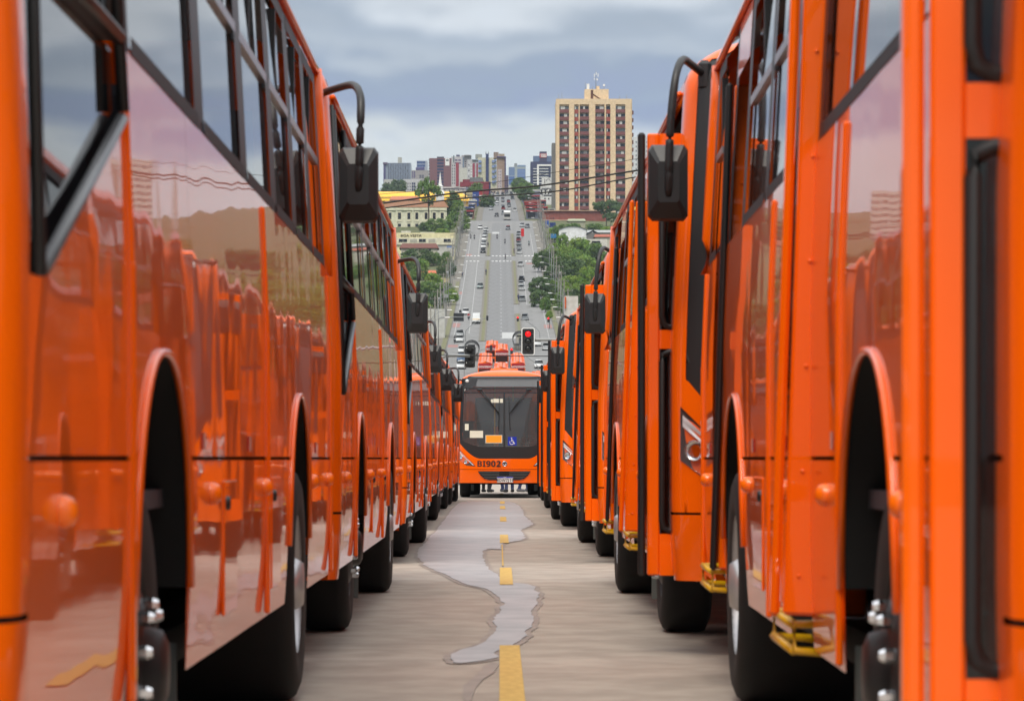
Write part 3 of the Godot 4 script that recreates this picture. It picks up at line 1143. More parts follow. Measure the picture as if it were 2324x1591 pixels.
# a raised strip with kerb faces
func ribbon_block(xa, xb, da, db, h):
	var st = ST()
	var ds = stations(da, db)
	for i in ds.size() - 1:
		var a = ds[i]
		var b = ds[i + 1]
		var v = func(x, d, up): return Vector3(x, E(d) + up, -d)
		quad(st, v.call(xa, a, h), v.call(xb, a, h), v.call(xb, b, h), v.call(xa, b, h))
		quad(st, v.call(xa, a, -0.1), v.call(xa, a, h), v.call(xa, b, h), v.call(xa, b, -0.1))
		quad(st, v.call(xb, a, -0.1), v.call(xb, b, -0.1), v.call(xb, b, h), v.call(xb, a, h))
	var a = ds[0]
	quad(st, Vector3(xa, E(a) - 0.1, -a), Vector3(xb, E(a) - 0.1, -a), Vector3(xb, E(a) + h, -a), Vector3(xa, E(a) + h, -a))
	return done(st)

# ---- long buses waiting on the climb, seen from the front and above
func far_bus(label, px, d, length, front_h):
	var x = PX(px, d)
	var b = thing("articulated_bus", label, "bus", Vector3(x, E(d), -d), "orange buses waiting on the bus lane")
	b.rotation.x = atan(slope(d + length / 2.0))
	var st = ST()
	st.set_smooth_group(3)
	# body: rounded cross-section swept back
	var sec = [[1.24, 0.35], [1.25, 1.0], [1.25, 2.0], [1.22, 2.8], [1.15, 3.02], [0.95, 3.15], [0.5, 3.22], [0.0, 3.24]]
	var zs = [0.0, -0.12, -length + 0.1, -length]
	for k in zs.size() - 1:
		for sg in [-1.0, 1.0]:
			for i in sec.size() - 1:
				var f0 = 0.95 if k == 0 else 1.0
				var f1 = 0.96 if k == 2 else 1.0
				quad(st, Vector3(sg * sec[i][0] * f0, sec[i][1], zs[k]), Vector3(sg * sec[i + 1][0] * f0, sec[i + 1][1], zs[k]), Vector3(sg * sec[i + 1][0] * f1, sec[i + 1][1], zs[k + 1]), Vector3(sg * sec[i][0] * f1, sec[i][1], zs[k + 1]))
	for z in [0.0, -length]:
		for i in sec.size() - 1:
			quad(st, Vector3(-sec[i][0] * 0.95, sec[i][1], z), Vector3(sec[i][0] * 0.95, sec[i][1], z), Vector3(sec[i + 1][0] * 0.95, sec[i + 1][1], z), Vector3(-sec[i + 1][0] * 0.95, sec[i + 1][1], z))
	mi("body", done(st), M.paint, b)
	var n = int(length / 1.45)
	for k in n:
		var z = -1.0 - k * (length - 1.6) / n
		mi("roof_hatch", M.hatch, M.roof_paint, b, Vector3(-0.1, 3.27, z))
		mi("roof_rib", M.roof_rib, M.roof_paint, b, Vector3(-0.72, 3.2, z - 0.5))
		mi("roof_rib", M.roof_rib, M.roof_paint, b, Vector3(0.72, 3.2, z - 0.5))
	mi("windshield", box_mesh(Vector3(2.15, 1.0, 0.04), 0.015), M.dark_glass, b, Vector3(0, 1.5, 0.012))
	var sg2 = mi("destination_sign", box_mesh(Vector3(2.1, 0.95, 0.05), 0.015), M.sign_red, b, Vector3(0, 2.52, 0.015))
	mi("sign_text", text_mesh("NOVINHO", 0.36, 0.01), M.white, sg2, Vector3(0.05, -0.1, 0.03))
	mi("bumper", box_mesh(Vector3(2.3, 0.3, 0.08), 0.03), M.trim, b, Vector3(0, 0.5, 0.02))
	for sg in [-1.0, 1.0]:
		mi("headlight", box_mesh(Vector3(0.4, 0.2, 0.04), 0.015), M.lamp_white, b, Vector3(sg * 0.9, 0.85, 0.015))
		mi("side_windows", box_mesh(Vector3(0.02, 0.95, length - 1.4), 0.008), M.dark_glass, b, Vector3(sg * 1.245, 2.1, -length / 2.0))
	for z in [-2.4, -8.0, -length + 2.6]:
		for sg in [-1.0, 1.0]:
			mi("wheel", M.far_wheel, M.tyre, b, Vector3(sg * 1.1, 0.5, z))

func far_buses():
	var st = ST()
	bevel_box(st, Vector3.ZERO, Vector3(0.62, 0.22, 0.75), 0.09)
	M.hatch = done(st)
	st = ST()
	bevel_box(st, Vector3.ZERO, Vector3(0.7, 0.07, 0.09), 0.025)
	M.roof_rib = done(st)
	st = ST()
	lathe(st, [[0.0, -0.14], [0.5, -0.14], [0.5, 0.14], [0.0, 0.14]], 20, 0)
	M.far_wheel = done(st)
	M.sign_red = mat(Color(0.62, 0.05, 0.09), 0.4)
	far_bus("long orange bus with red sign waiting in the lane beside the street signal's back", 1101.0, 573.0, 26.0, 0)
	far_bus("long orange bus with red sign waiting below the red traffic light", 1175.5, 573.0, 26.0, 0)
	far_bus("orange bus waiting between two long buses, only its top showing", 1137.5, 560.0, 12.0, 0)
	far_bus("orange bus with red sign standing alone behind a gap between long buses", 1138.5, 609.0, 18.0, 0)
	far_bus("rearmost orange bus queued behind the long buses on the bus lane", 1117.0, 624.0, 14.0, 0)
	far_bus("orange bus on the side lane past the red traffic light", 1224.0, 540.0, 12.0, 0)

# ---- cars
func car_meshes():
	var loft = func(secs):
		# secs: [z, [[half width, height] from bottom to top]]
		var st = ST()
		st.set_smooth_group(3)
		for k in secs.size() - 1:
			var a = secs[k]
			var b = secs[k + 1]
			for sg in [-1.0, 1.0]:
				for i in a[1].size() - 1:
					quad(st, Vector3(sg * a[1][i][0], a[1][i][1], a[0]), Vector3(sg * a[1][i + 1][0], a[1][i + 1][1], a[0]), Vector3(sg * b[1][i + 1][0], b[1][i + 1][1], b[0]), Vector3(sg * b[1][i][0], b[1][i][1], b[0]))
			var l = a[1].size() - 1
			quad(st, Vector3(-a[1][l][0], a[1][l][1], a[0]), Vector3(a[1][l][0], a[1][l][1], a[0]), Vector3(b[1][l][0], b[1][l][1], b[0]), Vector3(-b[1][l][0], b[1][l][1], b[0]))
		for e in [secs[0], secs[-1]]:
			for i in e[1].size() - 1:
				quad(st, Vector3(-e[1][i][0], e[1][i][1], e[0]), Vector3(e[1][i][0], e[1][i][1], e[0]), Vector3(e[1][i + 1][0], e[1][i + 1][1], e[0]), Vector3(-e[1][i + 1][0], e[1][i + 1][1], e[0]))
		return done(st)
	M.car_body = loft.call([[1.95, [[0.62, 0.25], [0.7, 0.42], [0.66, 0.6]]], [1.75, [[0.74, 0.2], [0.8, 0.45], [0.74, 0.74]]], [0.95, [[0.78, 0.2], [0.83, 0.55], [0.78, 0.9]]], [0.0, [[0.79, 0.2], [0.84, 0.6], [0.8, 0.93]]], [-1.3, [[0.78, 0.2], [0.83, 0.6], [0.78, 0.95]]], [-1.85, [[0.72, 0.25], [0.79, 0.55], [0.74, 0.92]]], [-1.98, [[0.66, 0.3], [0.72, 0.5], [0.68, 0.82]]]])
	M.car_cabin = loft.call([[0.95, [[0.74, 0.9], [0.72, 0.92]]], [0.25, [[0.77, 0.92], [0.62, 1.4]]], [-1.05, [[0.76, 0.93], [0.62, 1.42]]], [-1.75, [[0.71, 0.92], [0.66, 1.0]]]])
	M.car_roof = loft.call([[0.3, [[0.6, 1.395], [0.56, 1.43]]], [-0.4, [[0.62, 1.41], [0.57, 1.475]]], [-1.15, [[0.6, 1.405], [0.56, 1.445]]]])
	M.van_body = loft.call([[2.3, [[0.7, 0.25], [0.8, 0.5], [0.76, 0.95]]], [2.0, [[0.85, 0.22], [0.92, 0.6], [0.86, 1.15]]], [1.35, [[0.88, 0.22], [0.94, 0.8], [0.78, 2.1]]], [-2.3, [[0.88, 0.22], [0.94, 0.8], [0.8, 2.2]]]])
	var st = ST()
	lathe(st, [[0.0, -0.1], [0.2, -0.1], [0.3, -0.09], [0.31, 0.0], [0.3, 0.09], [0.2, 0.1], [0.0, 0.1]], 16, 0)
	M.car_wheel = done(st)
	M.lamp_small = box_mesh(Vector3(0.26, 0.13, 0.06), 0.02)
	M.plate_small = box_mesh(Vector3(0.4, 0.13, 0.03))
	M.car_bumper = box_mesh(Vector3(1.2, 0.16, 0.1), 0.03)

func car(label, px, py, paint_m, away, group, d_given = -1.0, x_given = 1e9):
	var d = ground_d(py) if d_given < 0.0 else d_given
	var x = PX(px, d) if x_given > 1e8 else x_given
	var c = thing("car", label, "car", Vector3(x, E(d) + 0.005, -d), group)
	c.rotation = Vector3(atan(slope(d)), 0, 0)
	if away:
		c.rotation = Vector3(-atan(slope(d)), PI, 0)
		c.rotation_order = EULER_ORDER_YXZ
	mi("body", M.car_body, paint_m, c)
	mi("windows", M.car_cabin, M.dark_glass, c)
	mi("roof", M.car_roof, paint_m, c)
	for sx in [-0.72, 0.72]:
		for z in [1.25, -1.25]:
			mi("wheel", M.car_wheel, M.tyre, c, Vector3(sx, 0.31, z))
		mi("headlight", M.lamp_small, M.lamp_white, c, Vector3(sx * 0.8, 0.62, 1.83))
		mi("tail_lamp", M.lamp_small, M.tail, c, Vector3(sx * 0.88, 0.78, -1.9))
	mi("number_plate", M.plate_small, M.white, c, Vector3(0, 0.45, 1.95))
	mi("bumper", M.car_bumper, M.trim, c, Vector3(0, 0.3, 1.9))
	return c

func cars():
	car_meshes()
	var W = paint(Color(0.82, 0.83, 0.83))
	var S = paint(Color(0.6, 0.62, 0.63))
	var G = paint(Color(0.36, 0.38, 0.4))
	var K = paint(Color(0.08, 0.085, 0.095))
	var R = paint(Color(0.55, 0.06, 0.07))
	var B = paint(Color(0.16, 0.28, 0.42))
	var GL = "cars parked beside the median on the church's side"
	var GR2 = "cars parked beside the median on the tower's side"
	var list = [
		["white car parked at the upper end of its row, church side", 543, 262, W, false, GL], ["grey car parked behind a white car, church side", 538, 288, S, false, GL],
		["silver car parked next above the white hatchback, church side", 533, 312, S, false, GL], ["white car with dark grille parked in the middle of its row, church side", 524, 348, W, false, GL],
		["silver car parked above the black car, church side", 522, 392, S, false, GL], ["white car parked just behind the black car, church side", 518, 420, W, false, GL],
		["black car parked at the lower end of its row by the crossing", 514, 468, K, false, GL],
		["silver green car driving down beside the grass median below the crossing", 486, 812, paint(Color(0.5, 0.55, 0.54)), false, ""],
		["white car coming down the avenue near the black overhead boards", 347, 1066, W, false, ""],
		["silver car waiting behind a white car at the avenue's foot", 290, 1280, S, false, ""], ["white car waiting at the avenue's foot beside a motorcycle", 286, 1332, W, false, ""],
		["white car half hidden behind the black signal's back", 313, 1440, W, false, ""], ["dark blue car between two white cars behind the signal's arm", 303, 1525, B, false, ""], ["white car lowest in the queue behind the signal's back", 302, 1592, W, false, ""],
		["silver car parked at the top of its row, tower side", 862, 298, S, true, GR2], ["white car parked second from the top of its row, tower side", 860, 328, W, true, GR2],
		["dark red car parked among silver cars, tower side", 860, 356, R, true, GR2], ["silver car parked just below the dark red car", 863, 392, S, true, GR2],
		["grey car parked above the white car by the crossing", 865, 428, S, true, GR2], ["white car parked lowest in its row by the crossing", 867, 478, W, true, GR2],
		["pale silver car standing alone just below the crossing", 879, 598, W, true, GR2], ["black car parked above two white cars", 889, 742, K, true, GR2],
		["white car parked between a black car and another white car", 886, 790, W, true, GR2], ["white car parked below another white car, tower side", 890, 830, W, true, GR2],
		["silver car parked by a person in blue beside the median", 894, 938, S, true, GR2], ["silver car with red tail lamps parked beside the lower tube stop", 922, 1118, S, true, GR2],
		["white car crossing behind the red traffic light", 1040, 1372, W, false, ""], ["white estate car driving up the side street past the red light", 1130, 1410, W, true, ""], ["white car facing down just behind the folded bus door", 1056, 1585, W, false, ""],
		["white car at the hilltop end of the church side lane", 487, 236, W, false, ""], ["silver car at the hilltop on the tower side", 893, 216, S, false, ""], ["dark car at the hilltop on the tower side", 944, 226, G, false, ""],
	]
	for e in list:
		var p = zp(e[1], e[2])
		car(e[0], p.x, p.y, e[3], e[4], e[5])
	# pickup with red load cover on the bus lane
	var p = zp(757, 244)
	car("dark pickup with a red top at the head of the bus lane", p.x, p.y, G, false, "").get_node("roof").material_override = M.sign_red
	# traffic up at the crest
	var cr = RandomNumberGenerator.new()
	cr.seed = 5
	var cols = [W, S, G, K, R, W, S]
	for k in 60:
		var d = cr.randf_range(1250.0, 1880.0)
		var lane = [-5.6, -3.6, -1.3, 1.3, 3.7, 5.8][cr.randi() % 6]
		var ck = cr.randi() % 7
		car("small %s car in the dense traffic near the avenue's crest" % ["white", "silver", "grey", "black", "red", "white", "silver"][ck], 0, 0, cols[ck], lane > 0.0, "cars near the crest of the avenue", d, lane)
	# van
	p = zp(449, 1152)
	var d = ground_d(p.y)
	var v = thing("van", "white van with a yellow band coming down the avenue", "van", Vector3(PX(p.x, d), E(d) + 0.005, -d))
	v.rotation.x = atan(slope(d))
	mi("body", M.van_body, W, v)
	mi("windshield", box_mesh(Vector3(1.5, 0.62, 0.05), 0.02), M.dark_glass, v, Vector3(0, 1.55, 1.66)).rotation.x = -0.6
	mi("yellow_band", box_mesh(Vector3(1.66, 0.26, 0.05), 0.02), M.yellow, v, Vector3(0, 0.98, 2.24))
	mi("bumper", box_mesh(Vector3(1.7, 0.28, 0.12), 0.04), M.trim, v, Vector3(0, 0.4, 2.28))
	for sx in [-0.8, 0.8]:
		for z in [1.5, -1.5]:
			mi("wheel", M.car_wheel, M.tyre, v, Vector3(sx, 0.31, z))
		mi("side_window", box_mesh(Vector3(0.03, 0.5, 3.2), 0.01), M.dark_glass, v, Vector3(sx * 1.09, 1.6, -0.5))
	# a city bus with a white roof near the crest
	p = zp(748, 152)
	d = ground_d(p.y)
	var b = thing("white_bus", "white roofed bus coming over the avenue's crest", "bus", Vector3(PX(p.x, d), E(d), -d))
	b.rotation.x = atan(slope(d))
	mi("body", box_mesh(Vector3(2.4, 2.6, 10.0), 0.15), wall(Color(0.72, 0.72, 0.7)), b, Vector3(0, 1.6, -5.0))
	mi("windshield", box_mesh(Vector3(2.1, 1.1, 0.06), 0.02), M.dark_glass, b, Vector3(0, 1.8, 0.02))
	mi("roof", box_mesh(Vector3(2.45, 0.18, 10.1), 0.06), M.white, b, Vector3(0, 2.98, -5.0))
	for sx in [-1.0, 1.0]:
		for z in [-2.2, -7.8]:
			mi("wheel", M.far_wheel, M.tyre, b, Vector3(sx, 0.5, z))

# ---- people: one continuous skin round tapered bones (surface nets)
func sd_bone(p, a, b, ra, rb):
	var ab = b - a
	var t = clamp((p - a).dot(ab) / max(ab.length_squared(), 1e-9), 0.0, 1.0)
	return p.distance_to(a + ab * t) - lerp(ra, rb, t)

func person_mesh(bones, cell, lo, hi):
	# bones: [a, b, ra, rb, colour]
	var n = Vector3i(((hi - lo) / cell).ceil()) + Vector3i.ONE
	var f = PackedFloat32Array()
	var ci = PackedInt32Array()
	f.resize(n.x * n.y * n.z)
	f.fill(1.0)
	ci.resize(f.size())
	for bi in bones.size():
		var bn = bones[bi]
		var r = max(bn[2], bn[3]) + cell * 3.0
		var mn = Vector3i(((bn[0].min(bn[1]) - Vector3.ONE * r - lo) / cell).floor()).max(Vector3i.ZERO)
		var mx = Vector3i(((bn[0].max(bn[1]) + Vector3.ONE * r - lo) / cell).ceil()).min(n - Vector3i.ONE)
		for z in range(mn.z, mx.z + 1):
			for y in range(mn.y, mx.y + 1):
				for x in range(mn.x, mx.x + 1):
					var i = x + n.x * (y + n.y * z)
					var v = sd_bone(lo + Vector3(x, y, z) * cell, bn[0], bn[1], bn[2], bn[3])
					if v < f[i]:
						ci[i] = bi
					var k = 0.03
					var h = clamp(0.5 + 0.5 * (f[i] - v) / k, 0.0, 1.0)
					f[i] = lerp(f[i], v, h) - k * h * (1.0 - h) if f[i] < 0.9 else v
	var vid = {}
	var vs = []
	var cs = []
	for z in n.z - 1:
		for y in n.y - 1:
			for x in n.x - 1:
				var base = x + n.x * (y + n.y * z)
				var c = [base, base + 1, base + n.x, base + n.x + 1, base + n.x * n.y, base + n.x * n.y + 1, base + n.x * n.y + n.x, base + n.x * n.y + n.x + 1]
				var m = 0
				for k in 8:
					if f[c[k]] < 0.0:
						m += 1
				if m == 0 or m == 8:
					continue
				var s = Vector3.ZERO
				var cnt = 0
				var best = 0
				for e in [[0, 1], [2, 3], [4, 5], [6, 7], [0, 2], [1, 3], [4, 6], [5, 7], [0, 4], [1, 5], [2, 6], [3, 7]]:
					var fa = f[c[e[0]]]
					var fb = f[c[e[1]]]
					if (fa < 0.0) != (fb < 0.0):
						var t = fa / (fa - fb)
						var pa = Vector3(e[0] & 1, (e[0] >> 1) & 1, (e[0] >> 2) & 1)
						var pb = Vector3(e[1] & 1, (e[1] >> 1) & 1, (e[1] >> 2) & 1)
						s += pa.lerp(pb, t)
						cnt += 1
						best = ci[c[e[0]]] if fa < 0.0 else ci[c[e[1]]]
				vid[base] = vs.size()
				vs.append(lo + (Vector3(x, y, z) + s / cnt) * cell)
				cs.append(bones[best][4])
	var st = ST()
	st.set_smooth_group(1)
	var put = func(a, b, c, d, flip):
		if not (vid.has(a) and vid.has(b) and vid.has(c) and vid.has(d)):
			return
		var o = [a, b, c, a, c, d] if not flip else [a, c, b, a, d, c]
		for q in o:
			st.set_color(cs[vid[q]])
			st.add_vertex(vs[vid[q]])
	var sx = 1
	var sy = n.x
	var sz = n.x * n.y
	for z in range(1, n.z - 1):
		for y in range(1, n.y - 1):
			for x in range(1, n.x - 1):
				var i = x + n.x * (y + n.y * z)
				var a = f[i] < 0.0
				if a != (f[i + sx] < 0.0):
					put.call(i, i - sy, i - sy - sz, i - sz, not a)
				if a != (f[i + sy] < 0.0):
					put.call(i, i - sz, i - sz - sx, i - sx, not a)
				if a != (f[i + sz] < 0.0):
					put.call(i, i - sx, i - sx - sy, i - sy, not a)
	return done(st)

func standing(shirt, trousers, shoes, skin, hair, stride, cell):
	var V = func(x, y, z): return Vector3(x, y, z)
	var b = []
	for s in [-1.0, 1.0]:
		var fz = stride * s
		b.append([V.call(s * 0.1, 0.92, 0), V.call(s * 0.11, 0.5, fz * 0.5 + 0.02), 0.09, 0.062, trousers])
		b.append([V.call(s * 0.11, 0.5, fz * 0.5 + 0.02), V.call(s * 0.12, 0.12, fz), 0.06, 0.05, trousers])
		b.append([V.call(s * 0.12, 0.055, fz - 0.05), V.call(s * 0.14, 0.045, fz + 0.15), 0.05, 0.042, shoes])
		b.append([V.call(s * 0.2, 1.4, 0), V.call(s * 0.26, 1.12, -fz * 0.4 - 0.02), 0.055, 0.045, shirt])
		b.append([V.call(s * 0.26, 1.12, -fz * 0.4 - 0.02), V.call(s * 0.25, 0.88, -fz * 0.5 + 0.08), 0.042, 0.032, skin])
		for q in 4:
			b.append([V.call(s * 0.25, 0.86, -fz * 0.5 + 0.075 + q * 0.02), V.call(s * 0.24, 0.78 + abs(q - 1.5) * 0.008, -fz * 0.5 + 0.085 + q * 0.02), 0.014, 0.01, skin])
		b.append([V.call(s * 0.24, 0.86, -fz * 0.5 + 0.11), V.call(s * 0.225, 0.82, -fz * 0.5 + 0.15), 0.013, 0.01, skin])
		b.append([V.call(0, 1.4, 0), V.call(s * 0.19, 1.39, 0), 0.075, 0.06, shirt])
	b.append([V.call(0, 0.95, 0), V.call(0, 1.15, 0), 0.15, 0.135, shirt])
	b.append([V.call(0, 1.15, 0), V.call(0, 1.36, 0), 0.14, 0.13, shirt])
	b.append([V.call(0, 1.4, 0), V.call(0, 1.54, 0.01), 0.055, 0.05, skin])
	b.append([V.call(0, 1.58, 0.03), V.call(0, 1.66, 0.02), 0.075, 0.085, skin])
	b.append([V.call(0, 1.6, 0.1), V.call(0, 1.63, 0.095), 0.022, 0.016, skin])
	b.append([V.call(0, 1.66, -0.03), V.call(0, 1.69, 0.0), 0.092, 0.088, hair])
	return person_mesh(b, cell, Vector3(-0.45, -0.03, -0.4), Vector3(0.45, 1.85, 0.45))

func riding(shirt, trousers, helmet, cell):
	var V = func(x, y, z): return Vector3(x, y, z)
	var skin = Color(0.35, 0.2, 0.13)
	var b = []
	for s in [-1.0, 1.0]:
		b.append([V.call(s * 0.12, 0.82, -0.2), V.call(s * 0.17, 0.75, 0.22), 0.09, 0.06, trousers])
		b.append([V.call(s * 0.17, 0.75, 0.22), V.call(s * 0.17, 0.32, 0.08), 0.06, 0.045, trousers])
		b.append([V.call(s * 0.17, 0.29, 0.04), V.call(s * 0.18, 0.28, 0.24), 0.045, 0.04, trousers])
		b.append([V.call(s * 0.19, 1.28, -0.12), V.call(s * 0.3, 1.08, 0.15), 0.055, 0.045, shirt])
		b.append([V.call(s * 0.3, 1.08, 0.15), V.call(s * 0.3, 1.04, 0.42), 0.042, 0.03, shirt])
		b.append([V.call(s * 0.3, 1.04, 0.42), V.call(s * 0.27, 1.03, 0.47), 0.03, 0.025, skin])
		b.append([V.call(0, 1.28, -0.14), V.call(s * 0.18, 1.27, -0.13), 0.08, 0.06, shirt])
	b.append([V.call(0, 0.86, -0.22), V.call(0, 1.22, -0.15), 0.15, 0.14, shirt])
	b.append([V.call(0, 1.3, -0.12), V.call(0, 1.42, -0.08), 0.055, 0.05, skin])
	b.append([V.call(0, 1.5, -0.06), V.call(0, 1.55, -0.06), 0.125, 0.125, helmet])
	return person_mesh(b, cell, Vector3(-0.5, 0.15, -0.55), Vector3(0.5, 1.8, 0.65))

func people():
	var dk = Color(0.012, 0.013, 0.016)
	var nv = Color(0.015, 0.025, 0.09)
	var jeans = Color(0.035, 0.05, 0.12)
	var skin = Color(0.33, 0.19, 0.12)
	M.skin_vc = mat(Color.WHITE, 0.75)
	M.skin_vc.vertex_color_use_as_albedo = true
	var m1 = standing(Color(0.05, 0.06, 0.1), dk, Color(0.01, 0.01, 0.01), skin, dk, 0.06, 0.02)
	var m2 = standing(Color(0.4, 0.4, 0.42), jeans, Color(0.012, 0.012, 0.012), skin, Color(0.03, 0.02, 0.015), -0.1, 0.02)
	var m3 = standing(nv, nv, Color(0.1, 0.1, 0.11), skin, dk, 0.16, 0.02)
	# behind the bus that closes the aisle: only legs and shoes show under it
	var spots = [[-0.86, 102.0, m1, 0.4, "person in black trousers beside a front tyre of bus BI902, standing behind it"], [-0.42, 102.6, m1, 2.7, "person in black trousers and black shoes standing behind bus BI902"], [-0.12, 103.6, m3, 0.9, "person in navy trousers standing behind bus BI902"], [0.28, 102.3, m2, 3.4, "person in jeans and dark shoes walking behind bus BI902"], [0.72, 104.2, m3, 1.8, "person in navy trousers and grey shoes behind bus BI902"], [1.02, 104.4, m2, 0.2, "person in jeans standing at the far end of the group behind bus BI902"]]
	for s in spots:
		var o = thing("person", s[4], "person", Vector3(s[0], 0.0, -s[1]), "people standing behind the bus")
		mi("body", s[2], M.skin_vc, o, Vector3(0, 0.012, 0)).rotation.y = s[3]
	for s in [[543, 690, m1, "person in black walking along the grass median"], [314, 716, m1, "person in dark clothes on the church side pavement"], [1046, 622, m3, "person in navy at the edge of the trees"], [1053, 646, m2, "person in a pale top at the edge of the trees"], [857, 934, m3, "person in navy beside the silver parked car"], [563, 420, m1, "person on the upper median beside the parked cars"], [816, 480, m1, "person waiting on the median by the crossing"], [730, 530, m1, "person crossing the bus lane at the white squares"]]:
		var p = zp(s[0], s[1])
		var d = ground_d(p.y)
		var lift = 0.185 if s[0] in [543, 563, 816, 314] else 0.01
		if s[0] in [1046, 1053]:
			lift = 0.185
		var o = thing("person", s[3], "person", Vector3(PX(p.x, d), E(d) + lift, -d), "people along the avenue")
		mi("body", s[2], M.skin_vc, o).rotation.y = s[0]
	# motorcycles with riders
	var rd = riding(Color(0.03, 0.03, 0.035), dk, Color(0.02, 0.02, 0.02), 0.025)
	var rr = riding(Color(0.45, 0.03, 0.03), dk, Color(0.4, 0.4, 0.4), 0.025)
	var rg = riding(Color(0.02, 0.09, 0.08), dk, Color(0.02, 0.02, 0.02), 0.025)
	var st = ST()
	for z in [0.62, -0.62]:
		lathe(st, [[0.2, -0.05], [0.28, -0.055], [0.3, 0.0], [0.28, 0.055], [0.2, 0.05]], 16, 0, Vector3(0, 0.3, z))
	M.moto_wheels = done(st)
	st = ST()
	bevel_box(st, Vector3(0, 0.62, 0.1), Vector3(0.26, 0.26, 0.6), 0.08)
	bevel_box(st, Vector3(0, 0.7, -0.4), Vector3(0.24, 0.12, 0.6), 0.05)
	bevel_box(st, Vector3(0, 0.38, 0.02), Vector3(0.3, 0.3, 0.45), 0.06)
	tube(st, [Vector3(0, 0.3, 0.62), Vector3(0, 0.95, 0.42)], 0.035, 6)
	tube(st, [Vector3(-0.36, 1.02, 0.42), Vector3(0.36, 1.02, 0.42)], 0.02, 6)
	M.moto_body = done(st)
	for e in [[375, 1118, rr, "rider in a red top coming down the avenue"], [240, 1345, rd, "rider in black beside the white car at the avenue's foot"], [395, 333, rd, "rider in black close to the pavement above the crossing"], [430, 338, rd, "second rider in black coming down above the crossing"], [651, 334, rd, "rider in black at the top of the bus lane"], [727, 380, rd, "rider in black riding down the middle of the bus lane"], [960, 400, rg, "rider in green going up past the parked cars"]]:
		var p = zp(e[0], e[1])
		var d = ground_d(p.y)
		var at = Vector3(PX(p.x, d), E(d) + 0.005, -d)
		var mo = thing("motorcycle", "black motorcycle under the " + e[3], "motorcycle", at, "motorcycles on the avenue")
		mi("wheels", M.moto_wheels, M.tyre, mo)
		mi("frame", M.moto_body, M.trim, mo)
		mi("headlight", M.lamp_small, M.lamp_white, mo, Vector3(0, 0.86, 0.52))
		mo.rotation.x = atan(slope(d))
		var o = thing("person", e[3], "person", at, "motorcycle riders on the avenue")
		mi("body", e[2], M.skin_vc, o)
		o.rotation.x = atan(slope(d))

# ---- street furniture
func nth(i):
	var w = ["first", "second", "third", "fourth", "fifth", "sixth", "seventh", "eighth", "ninth", "tenth", "eleventh", "twelfth", "thirteenth", "fourteenth", "fifteenth", "sixteenth", "seventeenth", "eighteenth", "nineteenth", "twentieth"]
	return w[i] if i < 20 else "twenty-" + w[i - 20]

func lamp_proto():
	var st = ST()
	tube(st, [Vector3(0, -0.3, 0), Vector3(0, 5.0, 0), Vector3(0, 8.6, 0)], 0.09, 6, 0.06)
	M.lamp_pole = done(st)
	st = ST()
	tube(st, [Vector3(0, 8.4, 0), Vector3(0.5, 9.1, 0), Vector3(1.6, 9.7, 0), Vector3(3.0, 10.0, 0)], 0.045, 6)
	M.lamp_arm = done(st)
	st = ST()
	bevel_box(st, Vector3(3.3, 10.0, 0), Vector3(0.9, 0.16, 0.32), 0.06)
	M.lamp_head = done(st)
	st = ST()
	tube(st, [Vector3(0, -0.3, 0), Vector3(0, 9.5, 0)], 0.14, 7, 0.1)
	M.util_pole = done(st)
	st = ST()
	box(st, Vector3(0, 9.0, 0), Vector3(2.2, 0.1, 0.1))
	M.cross_arm = done(st)
	st = ST()
	lathe(st, [[0.0, 0.0], [0.05, 0.02], [0.03, 0.1], [0.05, 0.16], [0.0, 0.2]], 8, 1)
	M.insulator = done(st)
	st = ST()
	lathe(st, [[0.0, 0.0], [0.25, 0.02], [0.25, 0.75], [0.0, 0.8]], 10, 1)
	M.transformer = done(st)

